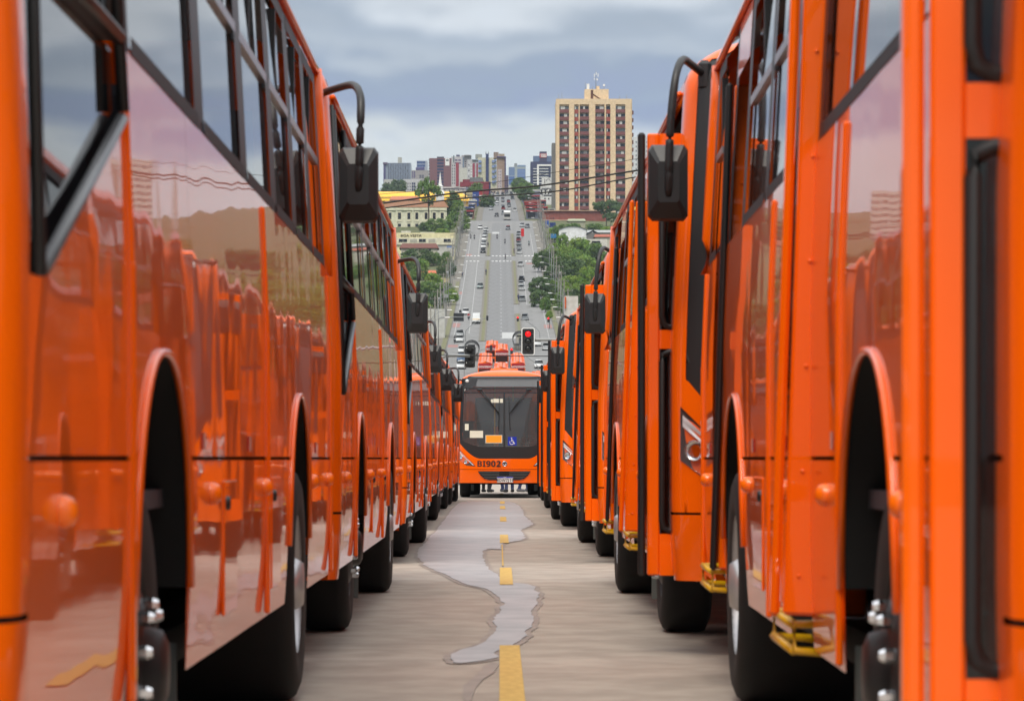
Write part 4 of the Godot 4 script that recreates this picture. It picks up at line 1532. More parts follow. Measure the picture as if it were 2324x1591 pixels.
func street_furniture():
	lamp_proto()
	M.galv = mat(Color(0.52, 0.53, 0.53), 0.5, 0.2)
	M.pole_concrete = wall(Color(0.50, 0.485, 0.45))
	M.wire = mat(Color(0.035, 0.035, 0.035), 0.6)
	for sg in [-1.0, 1.0]:
		var d = 585.0
		var k = 0
		var li = 0
		while d < 1215.0:
			var x = sg * 12.4 if sg < 0 else 13.4
			var l = thing("street_lamp", "grey long-armed street lamp, %s from the avenue's foot, %s side" % [nth(li), "church" if sg < 0 else "tower"], "street lamp", on_land(x, d, 0.13), "street lamps along the avenue, %s side" % ("church" if sg < 0 else "tower"))
			mi("pole", M.lamp_pole, M.galv, l)
			mi("arm", M.lamp_arm, M.galv, l)
			mi("lamp_head", M.lamp_head, M.white, l)
			if sg > 0:
				l.rotation.y = PI
			d += 33.0 + 7.0 * sin(li * 2.3 + sg)
			li += 1
		d = 570.0
		var last = null
		while d < 1225.0:
			var x = -13.1 if sg < 0 else 14.3
			var u = thing("utility_pole", "concrete utility pole with cross arm, %s from the avenue's foot, %s side" % [nth(k), "church" if sg < 0 else "tower"], "pole", on_land(x, d, 0.13), "utility poles along the avenue, %s side" % ("church" if sg < 0 else "tower"))
			mi("pole", M.util_pole, M.pole_concrete, u)
			mi("cross_arm", M.cross_arm, M.pole_concrete, u)
			for q in [-0.95, 0.0, 0.95]:
				mi("insulator", M.insulator, M.white, u, Vector3(q, 9.05, 0))
			if k % 3 == 1:
				mi("transformer", M.transformer, M.galv, u, Vector3(0.3, 7.0, 0.2))
			if last != null:
				for q in [-0.95, 0.0, 0.95, 0.12]:
					var hh = 9.2 if q != 0.12 else 6.6
					var a = last + Vector3(q, hh, 0)
					var b = on_land(x, d, 0.13) + Vector3(q, hh, 0)
					var st = ST()
					var pts = []
					for i in 7:
						var t = i / 6.0
						pts.append(a.lerp(b, t) + Vector3(0, -2.6 * t * (1.0 - t), 0))
					tube(st, pts, 0.018 if hh > 8.0 else 0.035, 4)
					var w = mi("wire", done(st), M.wire, self)
					w.name = numbered("wire")
					meta(w, "%s black wire running uphill from the %s utility pole, %s side" % [{-0.95: "outer", 0.0: "middle", 0.95: "inner", 0.12: "low thick"}[q], nth(k - 1), "church" if sg < 0 else "tower"], "wire", "wires along the avenue, %s side" % ("church" if sg < 0 else "tower"))
			last = on_land(x, d, 0.13)
			d += 36.0 + 8.0 * sin(k * 1.7 + sg)
			k += 1
	# cables that cross the road on poles hidden by the bus rows
	var dc = 112.0
	for sg in [-1.0, 1.0]:
		var u = thing("utility_pole", "tall concrete pole behind the buses, holding the crossing cables, %s" % ("church side" if sg < 0 else "tower side"), "pole", Vector3(sg * 10.2, 0, -dc), "poles that hold the crossing cables")
		var st = ST()
		tube(st, [Vector3(0, -0.3, 0), Vector3(0, 11.6, 0)], 0.17, 8, 0.12)
		mi("pole", done(st), M.pole_concrete, u)
		for q in [-0.7, 0.7]:
			mi("insulator", M.insulator, M.white, u, Vector3(q * 0.3, 11.2, 0))
	for e in [[[881, 460], [1053, 436.5], [1227, 421.5], [1429, 390], 0.032, "thick upper black cable crossing above the road"], [[885, 471], [1058, 450], [1257, 435], [1425, 405.5], 0.024, "lower black cable crossing above the road"], [[879, 440], [1058, 424], [1269, 390], [1440, 362], 0.009, "thin grey wire crossing above the two cables"]]:
		var st = ST()
		var pts = []
		for i in 4:
			pts.append(P(e[i][0], e[i][1], dc))
		var la = pts[0] + (pts[0] - pts[1]) / (pts[0].x - pts[1].x) * (-10.2 - pts[0].x)
		var lb = pts[3] + (pts[3] - pts[2]) / (pts[3].x - pts[2].x) * (10.2 - pts[3].x)
		var all = [la] + pts + [lb]
		var cv = Curve3D.new()
		for i in all.size():
			var tg = (all[min(i + 1, 5)] - all[max(i - 1, 0)]) / 6.0
			cv.add_point(all[i], -tg, tg)
		cv.bake_interval = 0.3
		tube(st, Array(cv.get_baked_points()), e[4], 6)
		var w = mi("cable", done(st), M.wire, self)
		w.name = numbered("cable")
		meta(w, e[5], "cable")
	var tie = thing("cable_tie", "short black tie joining the two crossing cables", "cable", P(1056, 449, dc))
	var st = ST()
	tube(st, [Vector3.ZERO, P(1056, 436.5, dc) - P(1056, 449, dc)], 0.02, 5)
	mi("tie_rod", done(st), M.wire, tie)
	st = ST()
	tube(st, [P(965, 806, 105.0), P(1130, 808, 105.0), P(1330, 809, 105.0)], 0.014, 5)
	var tw = mi("wire", done(st), M.wire, self)
	tw.name = numbered("wire")
	meta(tw, "thin black wire strung level just above bus BI902", "wire")
	# traffic lights near the road: one facing us, one seen from behind
	M.signal_red = mat(Color(0.9, 0.06, 0.08), 0.3)
	M.signal_red.emission_enabled = true
	M.signal_red.emission = Color(0.95, 0.03, 0.05)
	M.signal_red.emission_energy_multiplier = 0.9
	M.signal_dark = mat(Color(0.11, 0.11, 0.105), 0.25)
	signal_head("traffic_light", "black three-lamp traffic light with white edge showing red", P(1198.5, 775, 112.0), 0.44, 0.9, true, [Vector3(0.22, 0.06, -0.09), Vector3(1.5, 0.04, -0.12), Vector3(5.0, -0.15, -0.12), Vector3(8.0, -0.9, -0.12)], 10.0)
	signal_head("traffic_light", "black traffic light seen from behind on a curved grey arm", P(1066.5, 809.5, 112.0), 0.4, 0.78, false, [Vector3(0.0, 0.02, 0.09), Vector3(-0.5, 0.03, 0.12), Vector3(-1.0, -0.04, 0.12), Vector3(-2.2, -0.5, 0.12), Vector3(-8.5, -1.6, 0.12)], -10.0)
	# smaller signals farther up
	var list = [[1175, 724, 680.0, true, 1.0, "small red traffic light on an arm over the parked cars"], [1244.5, 726, 668.0, true, 1.0, "small red traffic light on an arm at the side street"], [1161, 797, 560.0, true, 1.0, "small red signal above the long bus on the red light's side"], [1114.5, 790, 560.0, false, -1.0, "small black signal above the long bus on the church side"], [1106, 722, 690.0, false, -1.0, "black signal on the median by the yellow banded van"]]
	for e in list:
		var at = P(e[0], e[1], e[2])
		var side = e[4]
		var gy = E(e[2])
		var s = thing("traffic_light", e[5], "traffic light", Vector3(at.x, gy, at.z), "")
		var hgt = at.y - gy
		mi("signal_box", box_mesh(Vector3(0.42, 1.0, 0.25), 0.05), M.trim, s, Vector3(0, hgt, 0))
		if e[3]:
			var l = ST()
			lathe(l, [[0.2, 0.0], [0.18, 0.03], [0.0, 0.04]], 14, 2)
			mi("red_lamp", done(l), M.signal_red, s, Vector3(0, hgt + 0.28, 0.13))
		var a = ST()
		tube(a, [Vector3(0.1 * side, hgt, -0.15), Vector3(1.6 * side, hgt - 0.3, -0.15), Vector3(3.6 * side, hgt - 1.7, -0.15), Vector3(4.4 * side, hgt - 2.6, -0.15), Vector3(4.5 * side, -0.3, -0.15)], 0.07, 6)
		mi("arm", done(a), M.galv, s)
	# overhead direction boards, seen from behind
	var bd = 660.0
	var g = thing("sign_gantry", "black overhead direction boards seen from behind over the church side lane", "sign", Vector3(-12.0, E(bd), -bd))
	var top = P(1041, 720, bd) - Vector3(-12.0, E(bd), -bd)
	for q in [0.42, -0.42]:
		mi("board", box_mesh(Vector3(2.0, 0.75, 0.08), 0.02), M.trim, g, top + Vector3(0, q, 0))
	mi("small_board", box_mesh(Vector3(0.45, 0.5, 0.08), 0.02), M.trim, g, top + Vector3(0.3, 1.15, 0))
	var a = ST()
	tube(a, [Vector3(0, -0.3, 0.1), Vector3(0, top.y - 0.3, 0.1), Vector3(0.6, top.y, 0.1), Vector3(top.x + 0.8, top.y, 0.1)], 0.11, 8)
	mi("gantry_pole", done(a), M.galv, g)
	# tube-shaped bus stops
	tube_stop("glass tube bus stop by the waiting long bus, church side", 1070.0, 628.0, 1.0)
	tube_stop("glass tube bus stop on the median beside the parked silver car", 1180.0, 660.0, -1.0)
	# signs on the pavement on the tower side
	for e in [[1241, 509, 1120.0, 1.3, 2.6, Color(0.12, 0.3, 0.62), "tall blue shop sign on a post near the brick wall"], [1254, 511, 1118.0, 2.0, 1.6, Color(0.05, 0.16, 0.42), "dark blue shop sign beside the tall blue sign"], [1256, 536, 1075.0, 1.8, 1.3, Color(0.16, 0.45, 0.66), "light blue shop sign low by the white building"], [1186, 528, 1120.0, 1.0, 2.6, Color(0.75, 0.1, 0.1), "tall red sign above the head of the bus lane"], [1012, 672, 780.0, 1.0, 0.8, Color(0.6, 0.6, 0.6), "back of a grey sign at the edge of the trees"]]:
		var at = P(e[0], e[1], e[2])
		var gy = H(at.x, e[2])
		var s = thing("street_sign", e[6], "sign", Vector3(at.x, gy, at.z))
		mi("panel", box_mesh(Vector3(e[3], e[4], 0.15), 0.03), wall(e[5]), s, Vector3(0, at.y - gy, 0))
		var q = ST()
		tube(q, [Vector3(0, -0.4, -0.1), Vector3(0, at.y - gy, -0.1)], 0.07, 6)
		mi("post", done(q), M.galv, s)

func signal_head(called, label, at, w, h, front, arm, pole_x):
	var s = thing(called, label, "traffic light", Vector3(pole_x, 0, at.z))
	var o = at - Vector3(pole_x, 0, at.z)
	var st = ST()
	# plate with rounded corners
	var plate = func(pw, ph, r, z0, z1):
		var p = ST()
		var ring = []
		for c in [[1, 1], [-1, 1], [-1, -1], [1, -1]]:
			for k in 6:
				var base = atan2(c[1], c[0]) - PI / 4.0 + k / 5.0 * PI / 2.0
				ring.append(Vector2(c[0] * (pw / 2.0 - r) + cos(base) * r, c[1] * (ph / 2.0 - r) + sin(base) * r))
		for i in ring.size():
			var a = ring[i]
			var b = ring[(i + 1) % ring.size()]
			quad(p, Vector3(a.x, a.y, z0), Vector3(b.x, b.y, z0), Vector3(b.x, b.y, z1), Vector3(a.x, a.y, z1))
			tri(p, Vector3(0, 0, z1), Vector3(a.x, a.y, z1), Vector3(b.x, b.y, z1))
			tri(p, Vector3(0, 0, z0), Vector3(b.x, b.y, z0), Vector3(a.x, a.y, z0))
		return done(p)
	if front:
		mi("white_edge", plate.call(w, h, 0.07, -0.02, 0.0), M.white, s, o)
	mi("backplate", plate.call(w - 0.06, h - 0.06, 0.05, -0.015, 0.012), M.trim, s, o)
	for k in 3:
		var y = (1 - k) * 0.245
		if front:
			var l = ST()
			lathe(l, [[0.095, 0.0], [0.08, 0.02], [0.05, 0.032], [0.0, 0.038]], 24, 2)
			mi("red_lamp" if k == 0 else "unlit_lamp", done(l), M.signal_red if k == 0 else M.signal_dark, s, o + Vector3(0, y, 0.014))
			l = ST()
			# visor over each lamp
			l.set_smooth_group(2)
			for i in 14:
				var a0 = deg_to_rad(-20.0 + i * 220.0 / 14.0)
				var a1 = deg_to_rad(-20.0 + (i + 1) * 220.0 / 14.0)
				quad(l, Vector3(cos(a0) * 0.108, sin(a0) * 0.108, 0.0), Vector3(cos(a1) * 0.108, sin(a1) * 0.108, 0.0), Vector3(cos(a1) * 0.108, sin(a1) * 0.108, 0.05), Vector3(cos(a0) * 0.108, sin(a0) * 0.108, 0.05))
			mi("visor", done(l), M.trim, s, o + Vector3(0, y, 0.014))
			l = ST()
			bevel_box(l, Vector3(0.14, -0.01, 0.02), Vector3(0.035, 0.02, 0.03), 0.006)
			mi("lamp_clip", done(l), M.grey_trim, s, o + Vector3(0, y, 0.0))
		else:
			var l = ST()
			lathe(l, [[0.12, 0.0], [0.11, 0.06], [0.07, 0.1], [0.0, 0.11]], 18, 2)
			mi("lamp_back", done(l), M.black, s, o + Vector3(0, y, 0.01))
			for sx in [-0.11, 0.09]:
				l = ST()
				lathe(l, [[0.016, 0.0], [0.014, 0.02], [0.0, 0.024]], 8, 2)
				mi("bolt", done(l), M.white, s, o + Vector3(sx, y + 0.04, 0.05))
	st = ST()
	var pts = []
	for p in arm:
		pts.append(o + p)
	pts[-1].x = 0.0
	var cv = Curve3D.new()
	for i in pts.size():
		var tg = (pts[min(i + 1, pts.size() - 1)] - pts[max(i - 1, 0)]) / 6.0
		cv.add_point(pts[i], -tg, tg)
	cv.bake_interval = 0.15
	tube(st, Array(cv.get_baked_points()), 0.05, 8)
	mi("arm", done(st), M.galv, s)
	st = ST()
	tube(st, [Vector3(0, -0.3, pts[-1].z), Vector3(0, pts[-1].y + 0.6, pts[-1].z)], 0.09, 8)
	mi("pole", done(st), M.galv, s)

func tube_stop(label, px, d, side):
	var x = PX(px, d)
	var t = thing("bus_stop", label, "bus stop", Vector3(x, E(d), -d), "tube bus stops on the medians")
	t.rotation.x = atan(slope(d))
	var L = 10.0
	var st = ST()
	st.set_smooth_group(2)
	for i in 20:
		var a0 = deg_to_rad(-30.0 + i * 12.0)
		var a1 = deg_to_rad(-30.0 + (i + 1) * 12.0)
		quad(st, Vector3(cos(a0) * 1.35, 1.9 + sin(a0) * 1.35, 0), Vector3(cos(a1) * 1.35, 1.9 + sin(a1) * 1.35, 0), Vector3(cos(a1) * 1.35, 1.9 + sin(a1) * 1.35, -L), Vector3(cos(a0) * 1.35, 1.9 + sin(a0) * 1.35, -L))
	mi("glass_tube", done(st), M.dark_glass, t)
	for k in 7:
		st = ST()
		var pts = []
		for i in 21:
			var a = deg_to_rad(-30.0 + i * 12.0)
			pts.append(Vector3(cos(a) * 1.4, 1.9 + sin(a) * 1.4, -k * L / 6.0))
		tube(st, pts, 0.07, 6)
		mi("hoop", done(st), M.trim if k > 0 else M.galv, t)
	mi("platform", box_mesh(Vector3(2.4, 0.9, L), 0.04), M.concrete, t, Vector3(0, 0.45, -L / 2.0))
	mi("end_sign", box_mesh(Vector3(1.3, 0.35, 0.08), 0.02), M.trim, t, Vector3(0, 2.85, 0.06))
	mi("ticket_booth", box_mesh(Vector3(1.0, 1.6, 0.9), 0.05), M.grey_trim, t, Vector3(0.3, 1.7, -0.8))
	st = ST()
	for q in 5:
		tube(st, [Vector3(-1.0 + q * 0.5, 0.0, 1.2 + q * 0.25), Vector3(-1.0 + q * 0.5, 1.0, 1.2 + q * 0.25)], 0.03, 5)
	tube(st, [Vector3(-1.0, 1.0, 1.2), Vector3(1.0, 1.0, 2.2)], 0.03, 5)
	mi("railing", done(st), M.galv, t)
# ---------------------------------------------------------------- trees
# a crown of unit size (about -1..1 across, 0..1 up) made of leaf clumps
func crown_mesh(sd, shape, clumps, leaves, size):
	var r = RandomNumberGenerator.new()
	r.seed = sd
	var st = ST()
	for c in clumps:
		var p = Vector3.ZERO
		var cr = 0.28
		var a = r.randf() * TAU
		if shape == "round":
			var y = pow(r.randf(), 0.8)
			var rad = sqrt(max(0.02, 1.0 - pow((y - 0.42) / 0.62, 2.0))) * (0.45 + 0.5 * sqrt(r.randf()))
			p = Vector3(cos(a) * rad * 0.85, y * 0.9 + 0.02, sin(a) * rad * 0.85)
			cr = r.randf_range(0.2, 0.34)
		elif shape == "cone":
			var y = pow(r.randf(), 1.1)
			var rad = (1.0 - y * 0.82) * (0.5 + 0.5 * sqrt(r.randf())) * 0.85
			p = Vector3(cos(a) * rad, y * 0.92 + 0.03, sin(a) * rad)
			cr = r.randf_range(0.14, 0.24)
		elif shape == "umbrella":
			var rad = sqrt(r.randf()) * 0.86
			var y = 0.62 - 0.3 * rad * rad + r.randf_range(-0.16, 0.2) * (1.0 - rad * 0.3)
			if r.randf() < 0.16:
				y = r.randf_range(0.0, 0.3)
				rad *= 0.5
			p = Vector3(cos(a) * rad, y, sin(a) * rad)
			cr = r.randf_range(0.14, 0.24)
		var tone = r.randf_range(0.75, 1.25)
		var warm = r.randf_range(-0.12, 0.18)
		for l in leaves:
			var q = Vector3(r.randfn(), r.randfn() * 0.75, r.randfn()).normalized() * cr * pow(r.randf(), 0.45)
			q.y *= 0.62
			var n = (q.normalized() + Vector3(r.randfn(), r.randfn() + 0.7, r.randfn()) * 0.7).normalized()
			var u = n.cross(Vector3(r.randfn(), r.randfn(), r.randfn())).normalized()
			var v = n.cross(u)
			var s = size * r.randf_range(0.6, 1.3)
			var o = p + q
			var k = tone * r.randf_range(0.8, 1.2)
			st.set_color(Color((0.72 + warm) * k, 0.95 * k, 0.45 * k))
			tri(st, o - u * s, o + v * s * 0.6, o + u * s)
			tri(st, o - u * s, o + u * s, o - v * s * 0.6)
	return done(st)

var crowns = {}
var trunk_mesh
func tree_protos():
	crowns = {"a": crown_mesh(1, "round", 60, 64, 0.058), "b": crown_mesh(2, "round", 72, 56, 0.054), "c": crown_mesh(3, "round", 46, 84, 0.06), "cone": crown_mesh(4, "cone", 70, 50, 0.045), "u": crown_mesh(5, "umbrella", 60, 50, 0.05), "v": crown_mesh(6, "umbrella", 46, 60, 0.05)}
	var st = ST()
	tube(st, [Vector3(0, -0.1, 0), Vector3(0.01, 0.35, 0), Vector3(-0.005, 0.7, 0.01), Vector3(0.0, 1.0, 0)], 0.03, 7, 0.014)
	for k in 5:
		var a = k * 1.4
		var y = 0.72 + 0.05 * k
		tube(st, [Vector3(0, y, 0), Vector3(cos(a) * 0.08, y + 0.08, sin(a) * 0.08), Vector3(cos(a) * 0.2, y + 0.2, sin(a) * 0.2)], 0.013, 5, 0.005)
	trunk_mesh = done(st)
	for e in [["leaf_mid", Color(0.115, 0.175, 0.035)], ["leaf_bright", Color(0.18, 0.25, 0.04)], ["leaf_dark", Color(0.062, 0.1, 0.03)]]:
		var m = mat(e[1].linear_to_srgb(), 0.6)
		m.vertex_color_use_as_albedo = true
		m.backlight_enabled = true
		m.backlight = Color(0.35, 0.4, 0.2)
		M[e[0]] = m
	M.bark = wall(Color(0.30, 0.25, 0.2), 0.9, 1.5)

# crown box in the photograph, at distance d
func tree(label, x0, x1, y0, y1, d, kind, leaf, group):
	var top = P((x0 + x1) / 2.0, y0, d)
	var w = (x1 - x0) / F * d / 2.0
	var hc = (y1 - y0) / F * d
	tree_at(label, top.x, d, top.y, w, hc, kind, leaf, group)

func tree_at(label, x, d, top_y, w, hc, kind, leaf, group):
	var gy = H(x, d)
	var bottom = max(top_y - hc, gy - 0.2)
	var t = thing("tree", label, "tree", Vector3(x, gy, -d), group)
	var tr = mi("trunk", trunk_mesh, M.bark, t)
	var th = max((bottom + top_y) / 2.0 - gy, 1.0)
	tr.scale = Vector3(max(th, w * 1.2), th, max(th, w * 1.2))
	if kind == "u" or kind == "v":
		tr.scale = Vector3(th * 0.75, th, th * 0.75)
	var c = mi("crown", crowns[kind], M[leaf], t, Vector3(0, bottom - gy, 0))
	c.scale = Vector3(w * 1.18, (top_y - bottom) * 1.06, w * 1.18)
	if kind == "cone":
		c.scale *= Vector3(1.25, 1.0, 1.25)
	c.rotation.y = fposmod(x * 7.3 + d, TAU)

func trees():
	tree_protos()
	var R = func(x, y): return Vector2((1280.0 + x / 7.955) * 0.9296, (580.0 + y / 7.955) * 0.9296)
	var L = func(x, y): return Vector2((960.0 + x / 7.953) * 0.9296, (560.0 + y / 7.953) * 0.9296)
	var gr = "dense trees beside the avenue, tower side"
	for e in [[170, 560, 280, 600, 945.0, "a", "leaf_dark", "dark tree reaching over the kerb at the crossing, tower side"], [400, 900, 130, 470, 985.0, "b", "leaf_bright", "bright green tree in front of the white shop"], [800, 1320, 40, 420, 1005.0, "a", "leaf_bright", "tallest bright green tree beside the white shop"], [1150, 1560, 140, 520, 990.0, "c", "leaf_mid", "mid green tree half hidden by the bus roofs, tower side"], [520, 1010, 330, 700, 925.0, "c", "leaf_mid", "mid green tree in the middle of the tree mass"], [620, 1260, 430, 860, 905.0, "b", "leaf_dark", "broad dark tree in the middle of the tree mass"], [640, 1120, 770, 1160, 860.0, "a", "leaf_bright", "bright round tree low in the tree mass"], [1030, 1380, 600, 960, 885.0, "a", "leaf_bright", "bright tree beside the bus roofs, tower side"], [90, 580, 780, 1120, 838.0, "b", "leaf_dark", "dark tree reaching far over the avenue"], [90, 560, 1060, 1350, 815.0, "c", "leaf_dark", "dark drooping tree above the street lamps"], [560, 860, 1100, 1520, 800.0, "c", "leaf_mid", "mid green tree behind the utility poles"], [300, 520, 1180, 1420, 795.0, "a", "leaf_mid", "small mid green tree over the shaded side street"], [420, 560, 1430, 1570, 735.0, "a", "leaf_bright", "small bright shrub at the foot of the utility poles"], [330, 760, 240, 560, 950.0, "a", "leaf_mid", "mid green tree behind the kerbside tree at the crossing"], [380, 800, 560, 880, 890.0, "b", "leaf_dark", "dark tree between the kerb and the broad dark tree"], [820, 1250, 300, 640, 955.0, "b", "leaf_mid", "mid green tree behind the broad dark tree"], [400, 760, 860, 1200, 842.0, "a", "leaf_mid", "mid green tree beside the bright round tree"], [860, 1200, 1000, 1400, 830.0, "b", "leaf_dark", "dark tree behind the white topped shop"], [960, 1420, 380, 760, 935.0, "c", "leaf_bright", "bright tree above the bus roofs, tower side"], [700, 1060, 1180, 1500, 790.0, "a", "leaf_mid", "mid green tree beside the white topped shop"]]:
		var a = R.call(e[0], e[2])
		var b = R.call(e[1], e[3])
		tree(e[7], a.x, b.x, a.y, b.y, e[4], e[5], e[6], gr)
	gr = "trees and shrubs in the gardens, church side"
	for e in [[160, 780, 390, 640, 972.0, "b", "leaf_dark", "dark tree in front of the brown roofed house"], [640, 930, 460, 680, 975.0, "a", "leaf_mid", "mid green tree below the brown roofed house"], [940, 1150, 450, 640, 990.0, "a", "leaf_mid", "small tree against the cream wall of the lettered building"], [300, 720, 600, 840, 940.0, "c", "leaf_bright", "bright tree uphill of the orange tiled roof"], [840, 1220, 640, 960, 930.0, "b", "leaf_dark", "dark glossy tree beside the utility poles"], [330, 680, 760, 1030, 915.0, "a", "leaf_mid", "mid green tree in front of the orange tiled roof"], [620, 950, 870, 1130, 895.0, "c", "leaf_bright", "bright tree below the orange tiled roof"], [480, 900, 1020, 1350, 865.0, "b", "leaf_mid", "broad green tree above the double street lamp"], [760, 1180, 1050, 1360, 870.0, "a", "leaf_mid", "green tree by the pavement above the street lamps"], [640, 1020, 1240, 1540, 800.0, "c", "leaf_dark", "dark tree behind the double street lamp"], [980, 1260, 1180, 1420, 820.0, "a", "leaf_bright", "low bright tree leaning over the pavement"], [100, 420, 520, 800, 930.0, "b", "leaf_mid", "green tree half hidden by the bus windows"]]:
		var a = L.call(e[0], e[2])
		var b = L.call(e[1], e[3])
		tree(e[7], a.x, b.x, a.y, b.y, e[4], e[5], e[6], gr)
	tree("tall pine with bare trunk and rounded crown in front of the church", 943, 1002, 397, 462, 1172.0, "v", "leaf_mid", "tall pines")
	tree("umbrella pine in front of the brown balconied tower", 1344, 1408, 444, 492, 1195.0, "u", "leaf_dark", "tall pines")
	tree("lower spreading pine beside the umbrella pine", 1368, 1404, 478, 505, 1190.0, "u", "leaf_dark", "tall pines")
	tree("dark conical tree behind the bright conical one by the church", 1003, 1058, 441, 512, 1195.0, "cone", "leaf_dark", "conical trees by the church")
	tree("bright conical tree beside the avenue by the church", 1014, 1066, 460, 522, 1150.0, "cone", "leaf_mid", "conical trees by the church")
	tree("round dark bush against the church wall", 950, 980, 506, 526, 1165.0, "a", "leaf_dark", "bushes by the church")
	tree("wide clipped bush in front of the church", 968, 1016, 497, 527, 1160.0, "b", "leaf_mid", "bushes by the church")
	tree("bright low bush above the lettered building", 986, 1020, 520, 534, 1085.0, "a", "leaf_bright", "bushes by the church")
	tree("blue green tree far behind the yellow roof", 884, 922, 409, 440, 1700.0, "b", "leaf_dark", "distant dark trees")
	tree("low blue green trees behind the yellow roof's end", 864, 892, 418, 440, 1720.0, "a", "leaf_dark", "distant dark trees")
	tree("dark blue green tree beside the white lettered tower", 1186, 1226, 422, 470, 1560.0, "b", "leaf_dark", "distant dark trees")
	tree("dark round tree beside the blue mural at the crest", 1086, 1124, 443, 486, 1400.0, "b", "leaf_dark", "distant dark trees")
	tree("small palm-like tree beside the white shop", 1252, 1268, 515, 548, 1085.0, "a", "leaf_mid", "bushes by the white shop")
	tree("bush behind the white shop's roof", 1290, 1318, 508, 524, 1120.0, "a", "leaf_mid", "bushes by the white shop")
	tree("bush by the car park behind the white shop", 1330, 1370, 508, 522, 1140.0, "b", "leaf_mid", "bushes by the white shop")
	# street trees and low shops up to the crest
	var q = RandomNumberGenerator.new()
	q.seed = 3
	for k in 26:
		var sg = -1.0 if k % 2 == 0 else 1.0
		var d = 1300.0 + k * 24.0
		var x = sg * q.randf_range(9.4, 12.5)
		if d < 1500.0 and k % 4 < 2:
			continue
		if sg < 0 and d < 1480.0:
			continue
		tree_at("%s street tree up the upper avenue toward the crest, %s side" % [nth(k / 2), "church" if sg < 0 else "tower"], x, d, H(x, d) + q.randf_range(5.0, 9.0), q.randf_range(2.2, 3.8), 5.0, ["a", "b", "c"][k % 3], ["leaf_dark", "leaf_dark", "leaf_mid"][q.randi() % 3], "street trees beside the upper avenue, %s side" % ("church" if sg < 0 else "tower"))
	for k in 22:
		var sg = -1.0 if k % 2 == 0 else 1.0
		var d = q.randf_range(700.0, 1190.0)
		var x = sg * q.randf_range(17.0, 0.04 * d + 6.0)
		tree_at("leafy shrub in the gardens beside the avenue, %s side" % ("church" if sg < 0 else "tower"), x, d, H(x, d) + q.randf_range(2.0, 4.0), q.randf_range(1.6, 3.2), 4.0, ["a", "b", "c"][k % 3], ["leaf_mid", "leaf_bright", "leaf_dark"][q.randi() % 3], "garden shrubs, %s side" % ("church" if sg < 0 else "tower"))
	# hillsides to either side: hidden from here by the buses but mirrored in their paint
	var r = RandomNumberGenerator.new()
	r.seed = 44
	for k in 130:
		var sg = -1.0 if k % 2 == 0 else 1.0
		var d = r.randf_range(420.0, 1250.0)
		var x = sg * r.randf_range(0.045 * d, 0.15 * d)
		var h = r.randf_range(6.0, 12.0)
		var g = H(x, d)
		tree_at("garden tree on the hillside beside the avenue, %s side" % ("church" if sg < 0 else "tower"), x, d, g + h, h * r.randf_range(0.4, 0.6), h * 0.75, ["a", "b", "c"][k % 3], ["leaf_mid", "leaf_bright", "leaf_dark"][r.randi() % 3], "trees on the hillside, %s side" % ("church" if sg < 0 else "tower"))

# ---------------------------------------------------------------- buildings
# front face given by its box in the photograph at distance d; stands on the land
func block(called, label, category, x0, x1, y0, d, depth, m, group = ""):
	var a = P(x0, y0, d)
	var b = P(x1, y0, d)
	var cx = (a.x + b.x) / 2.0
	var gy = min(H(cx, d), H(cx, d + depth)) - 0.3
	var o = thing(called, label, category, Vector3(cx, gy, -d), group)
	var w = b.x - a.x
	var h = a.y - gy
	mi("wall", box_mesh(Vector3(w, h, depth)), m, o, Vector3(0, h / 2.0, -depth / 2.0))
	o.set_meta("w", w)
	o.set_meta("h", h)
	return o

func strip_meta(o):
	o.remove_meta("w")
	o.remove_meta("h")

var win_cache = {}
func pane(o, x, y, w, h, m, called = "window", thick = 0.12, z = 0.0, parent = null):
	var key = "%0.2f_%0.2f_%0.2f" % [w, h, thick]
	if not win_cache.has(key):
		win_cache[key] = box_mesh(Vector3(w, h, thick))
	return mi(called, win_cache[key], m, o if parent == null else parent, Vector3(x, y, z))

# rows of windows measured in the photograph: box x0..x1, y0..y1
func windows(o, x0, x1, y0, y1, d, cols, rows, fill_w, fill_h, m, called = "window"):
	for r in rows:
		for c in cols:
			var px = lerp(float(x0), float(x1), (c + 0.5) / cols)
			var py = lerp(float(y0), float(y1), (r + 0.5) / rows)
			var p = P(px, py, d) - o.position
			pane(o, p.x, p.y, (x1 - x0) / F * d / cols * fill_w, (y1 - y0) / F * d / rows * fill_h, m[(r * 3 + c * 5 + r * c) % m.size()] if m is Array else m, called)

func panel(o, x0, x1, y0, y1, d, m, called, thick = 0.2, out = 0.0):
	var a = P(x0, y0, d) - o.position
	var b = P(x1, y1, d) - o.position
	return mi(called, box_mesh(Vector3(b.x - a.x, a.y - b.y, thick)), m, o, Vector3((a.x + b.x) / 2.0, (a.y + b.y) / 2.0, out))

func gable(w, h, depth, over = 0.4):
	# ridge along x
	var st = ST()
	var x = w / 2.0 + over
	var z0 = over
	var z1 = -depth - over
	var zc = -depth / 2.0
	quad(st, Vector3(-x, 0, z0), Vector3(x, 0, z0), Vector3(x * 0.86, h, zc), Vector3(-x * 0.86, h, zc))
	quad(st, Vector3(x, 0, z1), Vector3(-x, 0, z1), Vector3(-x * 0.86, h, zc), Vector3(x * 0.86, h, zc))
	tri(st, Vector3(-x, 0, z0), Vector3(-x * 0.86, h, zc), Vector3(-x, 0, z1))
	tri(st, Vector3(x, 0, z1), Vector3(x * 0.86, h, zc), Vector3(x, 0, z0))
	quad(st, Vector3(-x, -0.12, z0), Vector3(x, -0.12, z0), Vector3(x, 0, z0), Vector3(-x, 0, z0))
	quad(st, Vector3(-x, -0.12, z0), Vector3(-x, -0.12, z1), Vector3(x, -0.12, z1), Vector3(x, -0.12, z0))
	return done(st)

